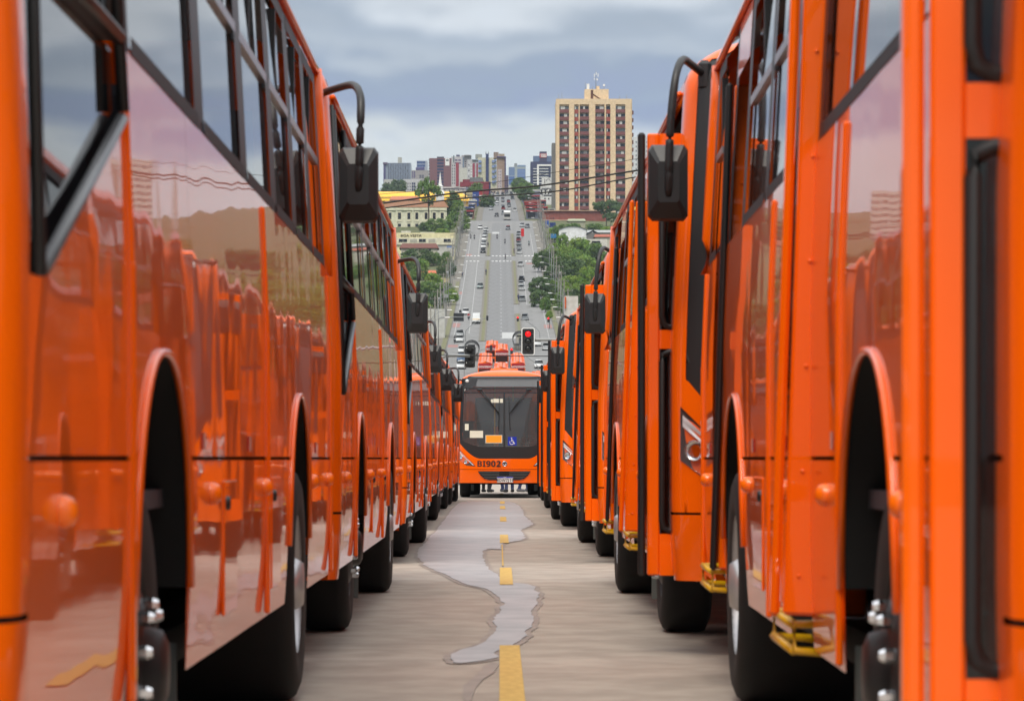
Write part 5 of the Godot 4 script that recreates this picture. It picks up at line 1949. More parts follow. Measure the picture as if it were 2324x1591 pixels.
func tower():
	var d = 1330.0
	var o = block("apartment_tower", "tall beige apartment tower with brown balconies and a roof mast", "building", 1262, 1434.5, 225.5, d, 22.0, wall(Color(0.86, 0.765, 0.63)))
	var sc = 0.9296 / 9.36
	var fx = func(x): return 1340.0 * 0.9296 + x * sc
	var fy = func(y): return 170.0 * 0.9296 + y * sc
	var brown = wall(Color(0.46, 0.27, 0.26))
	var brick = wall(Color(0.60, 0.29, 0.23))
	var dark = mat(Color(0.10, 0.11, 0.13), 0.12)
	var blind = mat(Color(0.74, 0.75, 0.73), 0.5)
	var greyw = mat(Color(0.33, 0.36, 0.37), 0.2)
	var bays = [[240, 460, 0], [580, 680, 1], [705, 915, 2], [1060, 1270, 2], [1305, 1405, 1], [1525, 1745, 0]]
	# piers: the wall between bays stands proud, so the bays lie back
	var edges = [170, 240, 460, 580, 680, 705, 915, 1060, 1270, 1305, 1405, 1525, 1745, 1882]
	var base_px = VY - (o.position.y - EYE) / d * F
	for i in range(0, edges.size(), 2):
		panel(o, fx.call(edges[i]), fx.call(edges[i + 1]), 225.5 + 12.5, base_px, d, M.tower_wall, "pier", 0.9, 0.45)
	panel(o, fx.call(170), fx.call(1882), 225.5, 225.5 + 12.6, d, M.tower_wall, "parapet", 0.9, 0.452)
	var rr = RandomNumberGenerator.new()
	rr.seed = 9
	for f in 15:
		var y = 845.0 + f * 170.0
		for b in bays:
			var a0 = fx.call(b[0] + 4)
			var a1 = fx.call(b[1] - 4)
			var wm = [dark, dark, greyw, dark][rr.randi() % 4]
			var wv = panel(o, a0, a1, fy.call(y), fy.call(y + 74), d, wm, "window", 0.1, 0.06)
			if rr.randf() < 0.75:
				var t0 = rr.randf_range(0.05, 0.6)
				var t1 = min(t0 + rr.randf_range(0.15, 0.5), 0.97)
				panel(o, lerp(a0, a1, t0), lerp(a0, a1, t1), fy.call(y + 3), fy.call(y + 70), d, blind, "blind", 0.05, 0.13)
			if b[2] == 1:
				panel(o, a0, a1, fy.call(y + 76), fy.call(y + 168), d, brick, "spandrel", 0.3, 0.15)
			else:
				var out = 0.75 if b[2] == 0 else (1.3 if f % 2 == 0 else 1.6)
				panel(o, fx.call(b[0]), fx.call(b[1]), fy.call(y + 72), fy.call(y + 150), d, brown, "balcony", out, out / 2.0)
	# side balconies seen edge on
	for f in 15:
		var y = 845.0 + f * 170.0
		panel(o, fx.call(1882), fx.call(1945), fy.call(y + 72), fy.call(y + 150), d, brown, "balcony", 3.0, -6.0)
	# roof house, its stains, masts
	var rh = panel(o, fx.call(822), fx.call(1370), fy.call(440), 226.0, d, M.tower_wall, "roof_house", 8.0, -6.0)
	panel(o, fx.call(958), fx.call(1018), fy.call(462), fy.call(676), d, wall(Color(0.36, 0.22, 0.14)), "rust_stain", 0.06, -1.98)
	var st = ST()
	var p0 = P(fx.call(1015), fy.call(560), d) - o.position
	var p1 = P(fx.call(1195), fy.call(680), d) - o.position
	tube(st, [p0 + Vector3(0, 0, -1.85), p1 + Vector3(0, 0, -1.85)], 0.22, 5)
	mi("outside_stair", done(st), wall(Color(0.40, 0.26, 0.18)), o)
	panel(o, fx.call(870), fx.call(932), fy.call(308), fy.call(440), d, M.white, "water_tank", 1.0, -4.0)
	panel(o, fx.call(1095), fx.call(1165), fy.call(355), fy.call(440), d, M.tower_wall, "roof_hut", 1.4, -5.0)
	st = ST()
	tube(st, [P(fx.call(1082), fy.call(440), d) - o.position + Vector3(0, 0, -4), P(fx.call(1082), fy.call(-20), d) - o.position + Vector3(0, 0, -4)], 0.16, 6, 0.07)
	mi("mast", done(st), M.galv, o)
	for q in [[1045, 75, 150], [1130, 70, 145], [1088, 45, 110], [1100, 180, 225], [1045, 175, 220], [1120, 190, 230]]:
		panel(o, fx.call(q[0] - 8), fx.call(q[0] + 8), fy.call(q[1]), fy.call(q[2]), d, M.white, "antenna_panel", 0.15, -3.7)
	for q in [[225, 560], [300, 530], [1620, 590], [1778, 570], [1268, 330], [1000, 360], [838, 270]]:
		st = ST()
		var top = fy.call(q[1])
		var bot = 226.0 if q[0] < 800 or q[0] > 1400 else fy.call(440)
		var zz = -0.6 if q[0] < 800 or q[0] > 1400 else -4.0
		tube(st, [P(fx.call(q[0]), bot, d) - o.position + Vector3(0, -0.3, zz), P(fx.call(q[0]), top, d) - o.position + Vector3(0, 0, zz)], 0.09, 5)
		mi("aerial", done(st), M.galv, o)
	panel(o, fx.call(1248), fx.call(1290), fy.call(315), fy.call(360), d, M.white, "dish", 0.4, -4.0)
	strip_meta(o)

func skyline():
	var glassb = mat(Color(0.10, 0.13, 0.24), 0.12)
	var dk = mat(Color(0.07, 0.075, 0.10), 0.15)
	var glassl = mat(Color(0.36, 0.44, 0.58), 0.12)
	var z1x = func(x): return (930.0 + x / 11.365) * 0.9296
	var z1y = func(y): return (360.0 + y / 11.365) * 0.9296
	var z2x = func(x): return (1090.0 + x / 11.3625) * 0.9296
	var z3x = func(x): return (1230.0 + x / 11.36) * 0.9296
	var o
	# grey grid office block
	var d = 2600.0
	o = block("office_block", "grey office block with a grid of many small windows", "building", z1x.call(70), z1x.call(830), z1y.call(435), d, 20.0, wall(Color(0.52, 0.56, 0.62)))
	windows(o, z1x.call(190), z1x.call(800), z1y.call(445), z1y.call(945), d, 13, 9, 0.66, 0.6, [glassb, dk, mat(Color(0.2, 0.25, 0.36), 0.2)])
	panel(o, z1x.call(60), z1x.call(185), z1y.call(425), z1y.call(480), d, wall(Color(0.33, 0.25, 0.36)), "eave", 1.5, 0.7)
	panel(o, z1x.call(70), z1x.call(130), z1y.call(480), z1y.call(950), d, wall(Color(0.27, 0.25, 0.42)), "corner_bay", 0.8, 0.4)
	panel(o, z1x.call(465), z1x.call(575), z1y.call(270), z1y.call(436), d, wall(Color(0.66, 0.66, 0.62)), "roof_house", 6.0, -6.0)
	strip_meta(o)
	o = block("low_building", "low pale building in front of the grey office block", "building", z1x.call(85), z1x.call(440), z1y.call(890), 2300.0, 12.0, wall(Color(0.68, 0.68, 0.66)))
	windows(o, z1x.call(90), z1x.call(420), z1y.call(960), z1y.call(1010), 2300.0, 4, 1, 0.4, 0.7, dk)
	strip_meta(o)
	d = 2700.0
	o = block("glass_tower", "blue glass tower with a pale corner strip behind the pine", "building", z1x.call(990), z1x.call(1285), z1y.call(372), d, 16.0, wall(Color(0.62, 0.65, 0.70)))
	windows(o, z1x.call(1000), z1x.call(1230), z1y.call(380), z1y.call(560), d, 3, 2, 0.96, 0.75, [mat(Color(0.13, 0.22, 0.42), 0.1), mat(Color(0.16, 0.26, 0.46), 0.1)], "glass_panel")
	panel(o, z1x.call(970), z1x.call(1210), z1y.call(568), z1y.call(640), d, wall(Color(0.27, 0.22, 0.44)), "terrace", 3.0, 1.5)
	strip_meta(o)
	o = block("low_tower", "purple and grey stepped block below the blue glass tower", "building", z1x.call(850), z1x.call(1320), z1y.call(640), 2580.0, 12.0, wall(Color(0.58, 0.56, 0.56)))
	windows(o, z1x.call(860), z1x.call(960), z1y.call(660), z1y.call(860), 2580.0, 2, 1, 0.5, 0.95, wall(Color(0.25, 0.2, 0.42)), "dark_fin")
	windows(o, z1x.call(1060), z1x.call(1200), z1y.call(760), z1y.call(860), 2580.0, 2, 2, 0.8, 0.6, glassb)
	strip_meta(o)
	o = block("white_block", "low white block with narrow windows beside the pine's crown", "building", z1x.call(620), z1x.call(1130), z1y.call(885), 2350.0, 12.0, wall(Color(0.72, 0.72, 0.73)))
	windows(o, z1x.call(660), z1x.call(840), z1y.call(970), z1y.call(1220), 2350.0, 3, 3, 0.35, 0.6, dk)
	windows(o, z1x.call(850), z1x.call(960), z1y.call(970), z1y.call(1220), 2350.0, 2, 3, 0.85, 0.8, glassb)
	strip_meta(o)
	# brown-red slab with a dark glass strip
	d = 2300.0
	o = block("brick_slab", "brown red high-rise with a dark glass strip and a white sign", "building", z1x.call(1345), z1x.call(1955), z1y.call(305), d, 16.0, wall(Color(0.45, 0.29, 0.30)))
	windows(o, z1x.call(1560), z1x.call(1740), z1y.call(320), z1y.call(1090), d, 1, 9, 1.0, 0.68, [glassb, mat(Color(0.14, 0.17, 0.32), 0.12)], "glass_strip")
	panel(o, z1x.call(1555), z1x.call(1750), z1y.call(262), z1y.call(308), d, wall(Color(0.22, 0.23, 0.28)), "roof_house", 5.0, -3.0)
	panel(o, z1x.call(1782), z1x.call(1900), z1y.call(312), z1y.call(510), d, M.white, "white_sign", 0.3, 0.15)
	panel(o, z1x.call(1805), z1x.call(1880), z1y.call(340), z1y.call(390), d, wall(Color(0.4, 0.45, 0.45)), "sign_lettering", 0.1, 0.34)
	for k in 7:
		panel(o, z1x.call(1325), z1x.call(1347), z1y.call(320 + k * 80), z1y.call(365 + k * 80), d, dk, "side_balcony", 2.0, -3.0)
	strip_meta(o)
	# red and white flats
	d = 2250.0
	o = block("flats", "white block of flats with a red upright band and round balconies", "building", z2x.call(135), z2x.call(440), z1y.call(260), d, 14.0, wall(Color(0.72, 0.71, 0.72)))
	panel(o, z2x.call(262), z2x.call(340), z1y.call(430), z1y.call(1085), d, wall(Color(0.55, 0.14, 0.20)), "red_band", 0.6, 0.3)
	windows(o, z2x.call(140), z2x.call(255), z1y.call(470), z1y.call(1040), d, 2, 7, 0.45, 0.42, dk)
	windows(o, z2x.call(225), z2x.call(410), z1y.call(320), z1y.call(480), d, 2, 2, 0.8, 0.5, wall(Color(0.32, 0.27, 0.42)), "window")
	panel(o, z2x.call(270), z2x.call(370), z1y.call(205), z1y.call(262), d, wall(Color(0.26, 0.24, 0.36)), "roof_house", 4.0, -3.0)
	panel(o, z2x.call(190), z2x.call(215), z1y.call(225), z1y.call(420), d, wall(Color(0.2, 0.33, 0.35)), "lift_shaft", 2.0, -0.5)
	strip_meta(o)
	o = block("grey_tower", "grey blue tower with a deep flat eave behind the red band flats", "building", z2x.call(415), z2x.call(690), z1y.call(225), 2500.0, 14.0, wall(Color(0.62, 0.60, 0.61)))
	panel(o, z2x.call(420), z2x.call(490), z1y.call(270), z1y.call(560), 2500.0, wall(Color(0.42, 0.47, 0.54)), "blue_bay", 0.8, 0.4)
	panel(o, z2x.call(490), z2x.call(690), z1y.call(222), z1y.call(240), 2500.0, wall(Color(0.62, 0.60, 0.61)), "flat_eave", 3.0, 1.5)
	windows(o, z2x.call(500), z2x.call(680), z1y.call(370), z1y.call(560), 2500.0, 3, 3, 0.4, 0.5, dk)
	strip_meta(o)
	o = block("plain_block", "plain pale block without windows between the red band flats and the white flats", "building", z2x.call(365), z2x.call(575), z1y.call(575), 2180.0, 10.0, wall(Color(0.74, 0.74, 0.71)))
	strip_meta(o)
	o = block("flats", "white block of flats with crimson upright bands", "building", z2x.call(580), z2x.call(880), z1y.call(345), 2210.0, 12.0, wall(Color(0.70, 0.70, 0.71)))
	for q in [[725, 785], [830, 870]]:
		panel(o, z2x.call(q[0]), z2x.call(q[1]), z1y.call(450), z1y.call(830), 2210.0, wall(Color(0.56, 0.15, 0.23)), "crimson_band", 0.5, 0.25)
	windows(o, z2x.call(590), z2x.call(720), z1y.call(450), z1y.call(850), 2210.0, 2, 5, 0.35, 0.45, [dk, M.white])
	panel(o, z2x.call(715), z2x.call(880), z1y.call(345), z1y.call(372), 2210.0, wall(Color(0.3, 0.33, 0.36)), "roof_edge", 1.0, 0.5)
	strip_meta(o)
	# cream flats with blue round balconies and a dark blue spine
	d = 2120.0
	o = block("flats", "cream block of flats with pale blue balconies and a dark blue spine", "building", z2x.call(880), z2x.call(1390), z1y.call(290), d, 14.0, wall(Color(0.76, 0.75, 0.65)))
	panel(o, z2x.call(1090), z2x.call(1172), z1y.call(190), z1y.call(950), d, wall(Color(0.13, 0.17, 0.36)), "blue_spine", 1.4, 0.7)
	var bal = wall(Color(0.48, 0.55, 0.72))
	for k in 5:
		panel(o, z2x.call(1262), z2x.call(1340), z1y.call(510 + k * 145 - 150), z1y.call(575 + k * 145 - 150), d, bal, "balcony", 1.4, 0.7)
		panel(o, z2x.call(1330), z2x.call(1385), z1y.call(440 + k * 145 - 100), z1y.call(500 + k * 145 - 100), d, bal, "balcony", 1.4, 0.7)
	for k in 3:
		panel(o, z2x.call(885), z2x.call(970), z1y.call(365 + k * 130), z1y.call(435 + k * 130), d, bal, "balcony", 1.4, 0.7)
	panel(o, z2x.call(800), z2x.call(985), z1y.call(185), z1y.call(295), d, wall(Color(0.55, 0.56, 0.54)), "roof_house", 5.0, -5.0)
	for q in [1095, 1162]:
		var st = ST()
		tube(st, [P(z2x.call(q), z1y.call(200), d) - o.position, P(z2x.call(q), z1y.call(100), d) - o.position], 0.4, 5, 0.08)
		mi("mast", done(st), M.galv, o)
	strip_meta(o)
	d = 2060.0
	o = block("tan_tower", "tan tower with purple edges and blocks on its roof", "building", z2x.call(1395), z2x.call(1650), z1y.call(265), d, 14.0, wall(Color(0.58, 0.49, 0.42)))
	panel(o, z2x.call(1395), z2x.call(1652), z1y.call(258), z1y.call(285), d, wall(Color(0.27, 0.22, 0.40)), "roof_edge", 1.2, 0.6)
	for k in 12:
		panel(o, z2x.call(1612), z2x.call(1650), z1y.call(300 + k * 70), z1y.call(345 + k * 70), d, wall(Color(0.28, 0.24, 0.42)), "balcony", 1.2, 0.6)
	panel(o, z2x.call(1308), z2x.call(1445), z1y.call(130), z1y.call(300), d, wall(Color(0.52, 0.45, 0.40)), "roof_house", 6.0, -5.0)
	panel(o, z2x.call(1450), z2x.call(1610), z1y.call(175), z1y.call(262), d, wall(Color(0.60, 0.55, 0.47)), "roof_house", 6.0, -5.0)
	strip_meta(o)
	o = block("pink_block", "slim pale block with small windows in front of the tan tower", "building", z2x.call(1420), z2x.call(1535), z1y.call(610), 1960.0, 10.0, wall(Color(0.70, 0.66, 0.67)))
	windows(o, z2x.call(1425), z2x.call(1530), z1y.call(640), z1y.call(1130), 1960.0, 2, 6, 0.3, 0.35, dk)
	strip_meta(o)
	o = block("purple_block", "purple grey block at the crest beside the tan tower", "building", z2x.call(1610), z2x.call(1720), z1y.call(780), 2000.0, 10.0, wall(Color(0.36, 0.29, 0.36)))
	windows(o, z2x.call(1615), z2x.call(1715), z1y.call(820), z1y.call(1250), 2000.0, 2, 6, 0.5, 0.4, glassb)
	strip_meta(o)
	o = block("cream_block", "low cream block at the crest below the cream flats", "building", z2x.call(1200), z2x.call(1480), z1y.call(1130), 1800.0, 10.0, wall(Color(0.68, 0.64, 0.58)))
	windows(o, z2x.call(1210), z2x.call(1470), z1y.call(1180), z1y.call(1420), 1800.0, 3, 2, 0.4, 0.4, dk)
	strip_meta(o)
	# maroon building and the blue mural in front
	d = 1600.0
	o = block("maroon_building", "low maroon building with small windows behind the blue mural", "building", z2x.call(370), z2x.call(1225), z1y.call(960), d, 16.0, wall(Color(0.50, 0.15, 0.19)))
	windows(o, z2x.call(660), z2x.call(900), z1y.call(1020), z1y.call(1180), d, 3, 2, 0.35, 0.3, [dk, M.white])
	panel(o, z2x.call(1180), z2x.call(1226), z1y.call(965), z1y.call(1400), d, wall(Color(0.14, 0.13, 0.32)), "navy_corner", 0.6, 0.3)
	panel(o, z2x.call(640), z2x.call(1010), z1y.call(830), z1y.call(962), d, wall(Color(0.42, 0.44, 0.45)), "grey_roof", 5.0, -5.0)
	panel(o, z2x.call(450), z2x.call(650), z1y.call(880), z1y.call(962), d, wall(Color(0.45, 0.13, 0.18)), "roof_house", 5.0, -5.0)
	strip_meta(o)
	d = 1420.0
	o = block("mural_building", "narrow building with a blue painted wall beside the avenue", "building", z2x.call(720), z2x.call(905), z1y.call(1215), d, 12.0, wall(Color(0.15, 0.25, 0.52)))
	panel(o, z2x.call(905), z2x.call(1000), z1y.call(1215), z1y.call(1640), d, wall(Color(0.60, 0.16, 0.17)), "red_wing", 4.0, -2.0)
	for k in 4:
		panel(o, z2x.call(915), z2x.call(995), z1y.call(1330 + k * 80), z1y.call(1365 + k * 80), d, M.white, "white_band", 0.15, 0.08)
	panel(o, z2x.call(750), z2x.call(800), z1y.call(1490), z1y.call(1560), d, wall(Color(0.5, 0.58, 0.7)), "painted_letter", 0.06, 0.03)
	strip_meta(o)
	o = block("shop_row", "cream shop row with dark openings below the maroon building", "building", z2x.call(520), z2x.call(722), z1y.call(1215), 1440.0, 10.0, wall(Color(0.70, 0.66, 0.52)))
	windows(o, z2x.call(540), z2x.call(710), z1y.call(1290), z1y.call(1370), 1440.0, 3, 1, 0.45, 0.8, dk)
	strip_meta(o)
	o = block("shop", "white shop with a pink awning at the top of the avenue", "building", 1086, 1110.0, 524.0, 1225.0, 8.0, wall(Color(0.70, 0.70, 0.70)))
	panel(o, 1086, 1110, 522.0, 527.5, 1225.0, wall(Color(0.66, 0.28, 0.32)), "awning", 2.0, 1.0)
	windows(o, 1088, 1108, 530, 538, 1225.0, 3, 1, 0.6, 0.7, dk)
	strip_meta(o)
	o = block("canopy", "white filling station canopy at the top of the avenue, tower side", "canopy", 1193, 1216.0, 521.0, 1260.0, 8.0, wall(Color(0.8, 0.8, 0.8)))
	panel(o, 1195, 1212, 529.0, 533.5, 1260.0, M.yellow, "yellow_band", 0.3, 0.15)
	windows(o, 1195, 1214, 534, 541, 1260.0, 3, 1, 0.7, 0.9, dk)
	strip_meta(o)
	# pale blue twin tower and the dark office
	d = 2900.0
	o = block("glass_tower", "pale blue twin glass tower beyond the crest", "building", z3x.call(135), z3x.call(608), z1y.call(545), d, 16.0, wall(Color(0.60, 0.64, 0.64)))
	panel(o, z3x.call(375), z3x.call(608), z1y.call(495), z1y.call(546), d, wall(Color(0.45, 0.54, 0.66)), "upper_storey", 10.0, -4.9)
	windows(o, z3x.call(138), z3x.call(300), z1y.call(550), z1y.call(1050), d, 1, 2, 1.0, 0.93, [glassl, mat(Color(0.24, 0.36, 0.58), 0.1)], "glass_panel")
	windows(o, z3x.call(375), z3x.call(600), z1y.call(600), z1y.call(940), d, 1, 7, 1.0, 0.85, [mat(Color(0.32, 0.42, 0.62), 0.12), mat(Color(0.36, 0.46, 0.65), 0.12)], "glass_panel")
	panel(o, z3x.call(290), z3x.call(370), z1y.call(440), z1y.call(546), d, wall(Color(0.5, 0.52, 0.52)), "roof_house", 5.0, -5.0)
	strip_meta(o)
	o = block("pale_block", "pale low block at the crest below the twin glass tower", "building", z3x.call(370), z3x.call(690), z1y.call(950), 2400.0, 10.0, wall(Color(0.66, 0.64, 0.61)))
	windows(o, z3x.call(380), z3x.call(680), z1y.call(980), z1y.call(1250), 2400.0, 5, 4, 0.4, 0.5, mat(Color(0.42, 0.42, 0.44), 0.3))
	strip_meta(o)
	o = block("pale_block", "whitish low block at the crest, lowest below the twin glass tower", "building", z3x.call(110), z3x.call(560), z1y.call(1075), 2250.0, 10.0, wall(Color(0.72, 0.72, 0.69)))
	windows(o, z3x.call(130), z3x.call(540), z1y.call(1110), z1y.call(1300), 2250.0, 6, 3, 0.35, 0.45, mat(Color(0.45, 0.46, 0.48), 0.3))
	strip_meta(o)
	d = 2150.0
	o = block("office_tower", "navy glass office with a white frame and a red roof sign", "building", z3x.call(740), z3x.call(1335), z1y.call(400), d, 18.0, wall(Color(0.20, 0.21, 0.34)))
	panel(o, z3x.call(815), z3x.call(1335), z1y.call(240), z1y.call(402), d, wall(Color(0.36, 0.43, 0.56)), "upper_storey", 12.0, -6.5)
	panel(o, z3x.call(990), z3x.call(1190), z1y.call(120), z1y.call(402), d, wall(Color(0.25, 0.23, 0.35)), "lift_tower", 4.0, -1.8)
	var sg = panel(o, z3x.call(992), z3x.call(1190), z1y.call(178), z1y.call(292), d, mat(Color(0.62, 0.1, 0.14), 0.4), "red_sign", 0.3, 0.4)
	for k in 3:
		panel(o, z3x.call(1020 + k * 4), z3x.call(1170 + k * 6), z1y.call(192 + k * 33), z1y.call(210 + k * 33), d, M.white, "sign_lettering", 0.1, 0.6)
	panel(o, z3x.call(922), z3x.call(972), z1y.call(480), z1y.call(1070), d, M.white, "white_frame", 0.8, 0.4)
	panel(o, z3x.call(972), z3x.call(1330), z1y.call(480), z1y.call(525), d, M.white, "white_frame", 0.8, 0.4)
	panel(o, z3x.call(1306), z3x.call(1330), z1y.call(525), z1y.call(850), d, M.white, "white_frame", 0.8, 0.4)
	for k in 6:
		panel(o, z3x.call(815), z3x.call(918), z1y.call(590 + k * 78), z1y.call(606 + k * 78), d, M.white, "white_band", 0.3, 0.15)
		panel(o, z3x.call(980), z3x.call(1235), z1y.call(588 + k * 78), z1y.call(606 + k * 78), d, M.white, "white_band", 0.3, 0.15)
		panel(o, z3x.call(815), z3x.call(918), z1y.call(610 + k * 78), z1y.call(662 + k * 78), d, glassb, "window", 0.1, 0.06)
		panel(o, z3x.call(980), z3x.call(1300), z1y.call(610 + k * 78), z1y.call(662 + k * 78), d, glassb, "window", 0.1, 0.06)
	strip_meta(o)
	# white tower with big letters, grey slab beside the beige tower
	d = 1450.0
	o = block("sign_tower", "white tower with large dark letters ITA beside the grey slab", "building", z3x.call(1020), z3x.call(1335), z1y.call(1075), d, 10.0, wall(Color(0.80, 0.80, 0.80)))
	panel(o, z3x.call(1055), z3x.call(1335), z1y.call(845), z1y.call(1078), d, wall(Color(0.82, 0.82, 0.82)), "upper_part", 6.0, -3.2)
	panel(o, z3x.call(1128), z3x.call(1142), z1y.call(880), z1y.call(1025), d, dk, "upright_mark", 0.1, 0.0)
	var arc = []
	for k in 13:
		var a = PI * k / 12.0
		arc.append(P(z3x.call(1235 + cos(a) * 55), z1y.call(940 - sin(a) * 60), d) - o.position + Vector3(0, 0, -0.1))
	var st = ST()
	tube(st, arc, 0.12, 4)
	mi("arch_mark", done(st), M.grey_trim, o)
	panel(o, z3x.call(1045), z3x.call(1325), z1y.call(1135), z1y.call(1155), d, dk, "dark_band", 0.1, 0.04)
	panel(o, z3x.call(1045), z3x.call(1325), z1y.call(1320), z1y.call(1335), d, dk, "dark_band", 0.1, 0.04)
	panel(o, z3x.call(1105), z3x.call(1325), z1y.call(1345), z1y.call(1358), d, dk, "dark_band", 0.1, 0.04)
	var tm = mi("lettering", text_mesh("ITA", 2.0, 0.1), dk, o, P(z3x.call(1185), z1y.call(1240), d) - o.position + Vector3(0, 0, 0.06))
	tm.scale.x = 1.25
	windows(o, z3x.call(1090), z3x.call(1300), z1y.call(1400), z1y.call(1455), d, 2, 1, 0.3, 0.8, dk)
	strip_meta(o)
	d = 1345.0
	o = block("grey_slab", "plain grey slab wall beside the beige apartment tower", "building", z3x.call(1335), 1262.5, 325.0, d, 14.0, wall(Color(0.45, 0.46, 0.46)))
	strip_meta(o)
	o = block("low_building", "low grey roofed building at the foot of the grey slab", "building", 1229, 1261, 473.0, 1318.0, 8.0, wall(Color(0.62, 0.62, 0.60)))
	windows(o, 1234, 1258, 474, 478, 1318.0, 2, 1, 0.85, 0.5, dk)
	strip_meta(o)
	o = block("white_block", "white high-rise half hidden behind the brown balconies", "building", 1437, 1475, 312.0, 1900.0, 12.0, wall(Color(0.8, 0.81, 0.82)))
	windows(o, 1440, 1472, 318, 460, 1900.0, 4, 14, 0.35, 0.4, mat(Color(0.4, 0.42, 0.45), 0.3))
	strip_meta(o)

func middle_ground():
	var dk = mat(Color(0.08, 0.075, 0.085), 0.2)
	# church
	var X = func(x): return (950.0 + x / 9.945) * 0.9296
	var Y = func(y): return (440.0 + y / 9.945) * 0.9296
	var d = 1190.0
	var cream = wall(Color(0.82, 0.82, 0.73))
	var o = block("church", "cream church with tall dark windows and a brown tiled roof", "church", X.call(-180), X.call(1400), Y.call(660), d, 14.0, cream)
	var eave = Y.call(660)
	var w = (X.call(1400) - X.call(-180)) / F * d
	var rf = mi("roof", gable(w, (eave - Y.call(470)) / F * d, 14.0, 0.6), wall(Color(0.52, 0.36, 0.24)), o, Vector3(0, P(0, eave, d).y - o.position.y, 0))
	panel(o, X.call(-180), X.call(1400), Y.call(662), Y.call(735), d, wall(Color(0.83, 0.83, 0.73)), "cornice", 0.5, 0.25)
	for x in [180, 575, 1000]:
		panel(o, X.call(x - 16), X.call(x + 18), Y.call(735), Y.call(1200), d, wall(Color(0.84, 0.84, 0.74)), "pilaster", 0.4, 0.2)
	for x in [20, 252, 480, 672, 898, 1096, 1290]:
		var fr = panel(o, X.call(x - 52), X.call(x + 52), Y.call(745), Y.call(1010), d, wall(Color(0.85, 0.84, 0.74)), "window_surround", 0.2, 0.1)
		panel(o, X.call(x - 36), X.call(x + 36), Y.call(792), Y.call(952), d, dk, "window", 0.08, 0.2)
		panel(o, X.call(x - 36), X.call(x + 36), Y.call(868), Y.call(873), d, wall(Color(0.4, 0.38, 0.36)), "glazing_bar", 0.06, 0.26)
		panel(o, X.call(x - 36), X.call(x + 36), Y.call(1062), Y.call(1130 if x != 672 else 1190), d, dk, "lower_window", 0.1, 0.05)
	strip_meta(o)
	# spire
	d = 1215.0
	o = block("spire", "slender white church spire behind the brown roof", "spire", X.call(1140), X.call(1330), Y.call(345), d, 3.2, wall(Color(0.84, 0.85, 0.86)))
	var b0 = P(X.call(1245), Y.call(345), d) - o.position
	var tp = P(X.call(1232), Y.call(-215), d) - o.position
	var st = ST()
	lathe(st, [[1.9, b0.y], [1.3, b0.y + 1.2], [1.05, b0.y + 1.4], [1.0, b0.y + 2.8], [1.15, b0.y + 3.0], [0.62, b0.y + 3.4], [0.0, tp.y]], 8, 1, Vector3(b0.x * 0.3, 0, -1.6), false)
	mi("spire_top", done(st), M.white, o)
	strip_meta(o)
	# long yellow roof behind
	d = 1290.0
	o = block("yellow_hall", "long hall with a bright yellow roof behind the church", "hall", 850, 1062, 447.0, d, 20.0, wall(Color(0.72, 0.6, 0.3)))
	var yw = (1062.0 - 850.0) / F * d
	st = ST()
	var yb = P(0, 447.0, d).y - o.position.y
	grid(st, 30, 10, func(u, v): return Vector3((u - 0.5) * (yw + 1.0), yb - 1.6 + 4.2 * sin(v * PI / 2.0) * (1.0 - pow(max(0.0, (u - 0.86) / 0.14), 2.0) * 0.6), 1.2 - v * 10.0))
	mi("roof", done(st), wall(Color(0.93, 0.72, 0.10), 0.5), o)
	strip_meta(o)
	o = block("pink_house", "house with a pale pink gable and salmon roof behind the church", "house", X.call(30), X.call(720), Y.call(480), 1235.0, 8.0, wall(Color(0.78, 0.66, 0.62)))
	mi("roof", gable((X.call(720) - X.call(30)) / F * 1235.0, 1.6, 8.0), wall(Color(0.68, 0.42, 0.3)), o, Vector3(0, P(0, Y.call(480), 1235.0).y - o.position.y, 0))
	strip_meta(o)
	o = block("white_hall", "long white hall with dark bands behind the spire", "hall", X.call(1290), X.call(1860), Y.call(165), 1420.0, 10.0, wall(Color(0.75, 0.73, 0.72)))
	panel(o, X.call(1290), X.call(1860), Y.call(205), Y.call(215), 1420.0, wall(Color(0.32, 0.3, 0.42)), "dark_band", 0.3, 0.15)
	windows(o, X.call(1300), X.call(1850), Y.call(225), Y.call(262), 1420.0, 5, 1, 0.14, 0.9, dk)
	strip_meta(o)
	# lettered building
	d = 1000.0
	var A = func(x): return (960.0 + x / 7.953) * 0.9296
	var B = func(y): return (560.0 + y / 7.953) * 0.9296
	o = block("lettered_building", "cream two-storey building with BOA VISTA lettered on its front", "building", A.call(60), A.call(1205), B.call(70), d, 12.0, wall(Color(0.86, 0.83, 0.66)))
	panel(o, A.call(60), A.call(1205), B.call(168), B.call(300), d, wall(Color(0.82, 0.81, 0.72)), "pale_storey", 0.12, 0.06)
	panel(o, A.call(60), A.call(1205), B.call(300), B.call(308), d, wall(Color(0.55, 0.52, 0.45)), "string_course", 0.4, 0.2)
	for e in [[110, 270, 0], [325, 465, 1], [500, 632, 2], [685, 820, 1], [980, 1118, 0]]:
		var m = [dk, wall(Color(0.66, 0.65, 0.6)), mat(Color(0.1, 0.11, 0.14), 0.15)][e[2]]
		panel(o, A.call(e[0] - 8), A.call(e[1] + 8), B.call(183), B.call(254), d, wall(Color(0.86, 0.85, 0.78)), "window_surround", 0.2, 0.11)
		panel(o, A.call(e[0]), A.call(e[1]), B.call(190), B.call(248), d, m, "window", 0.06, 0.22)
		panel(o, A.call((e[0] + e[1]) / 2.0 - 3), A.call((e[0] + e[1]) / 2.0 + 3), B.call(190), B.call(248), d, wall(Color(0.7, 0.69, 0.65)), "window_bar", 0.05, 0.26)
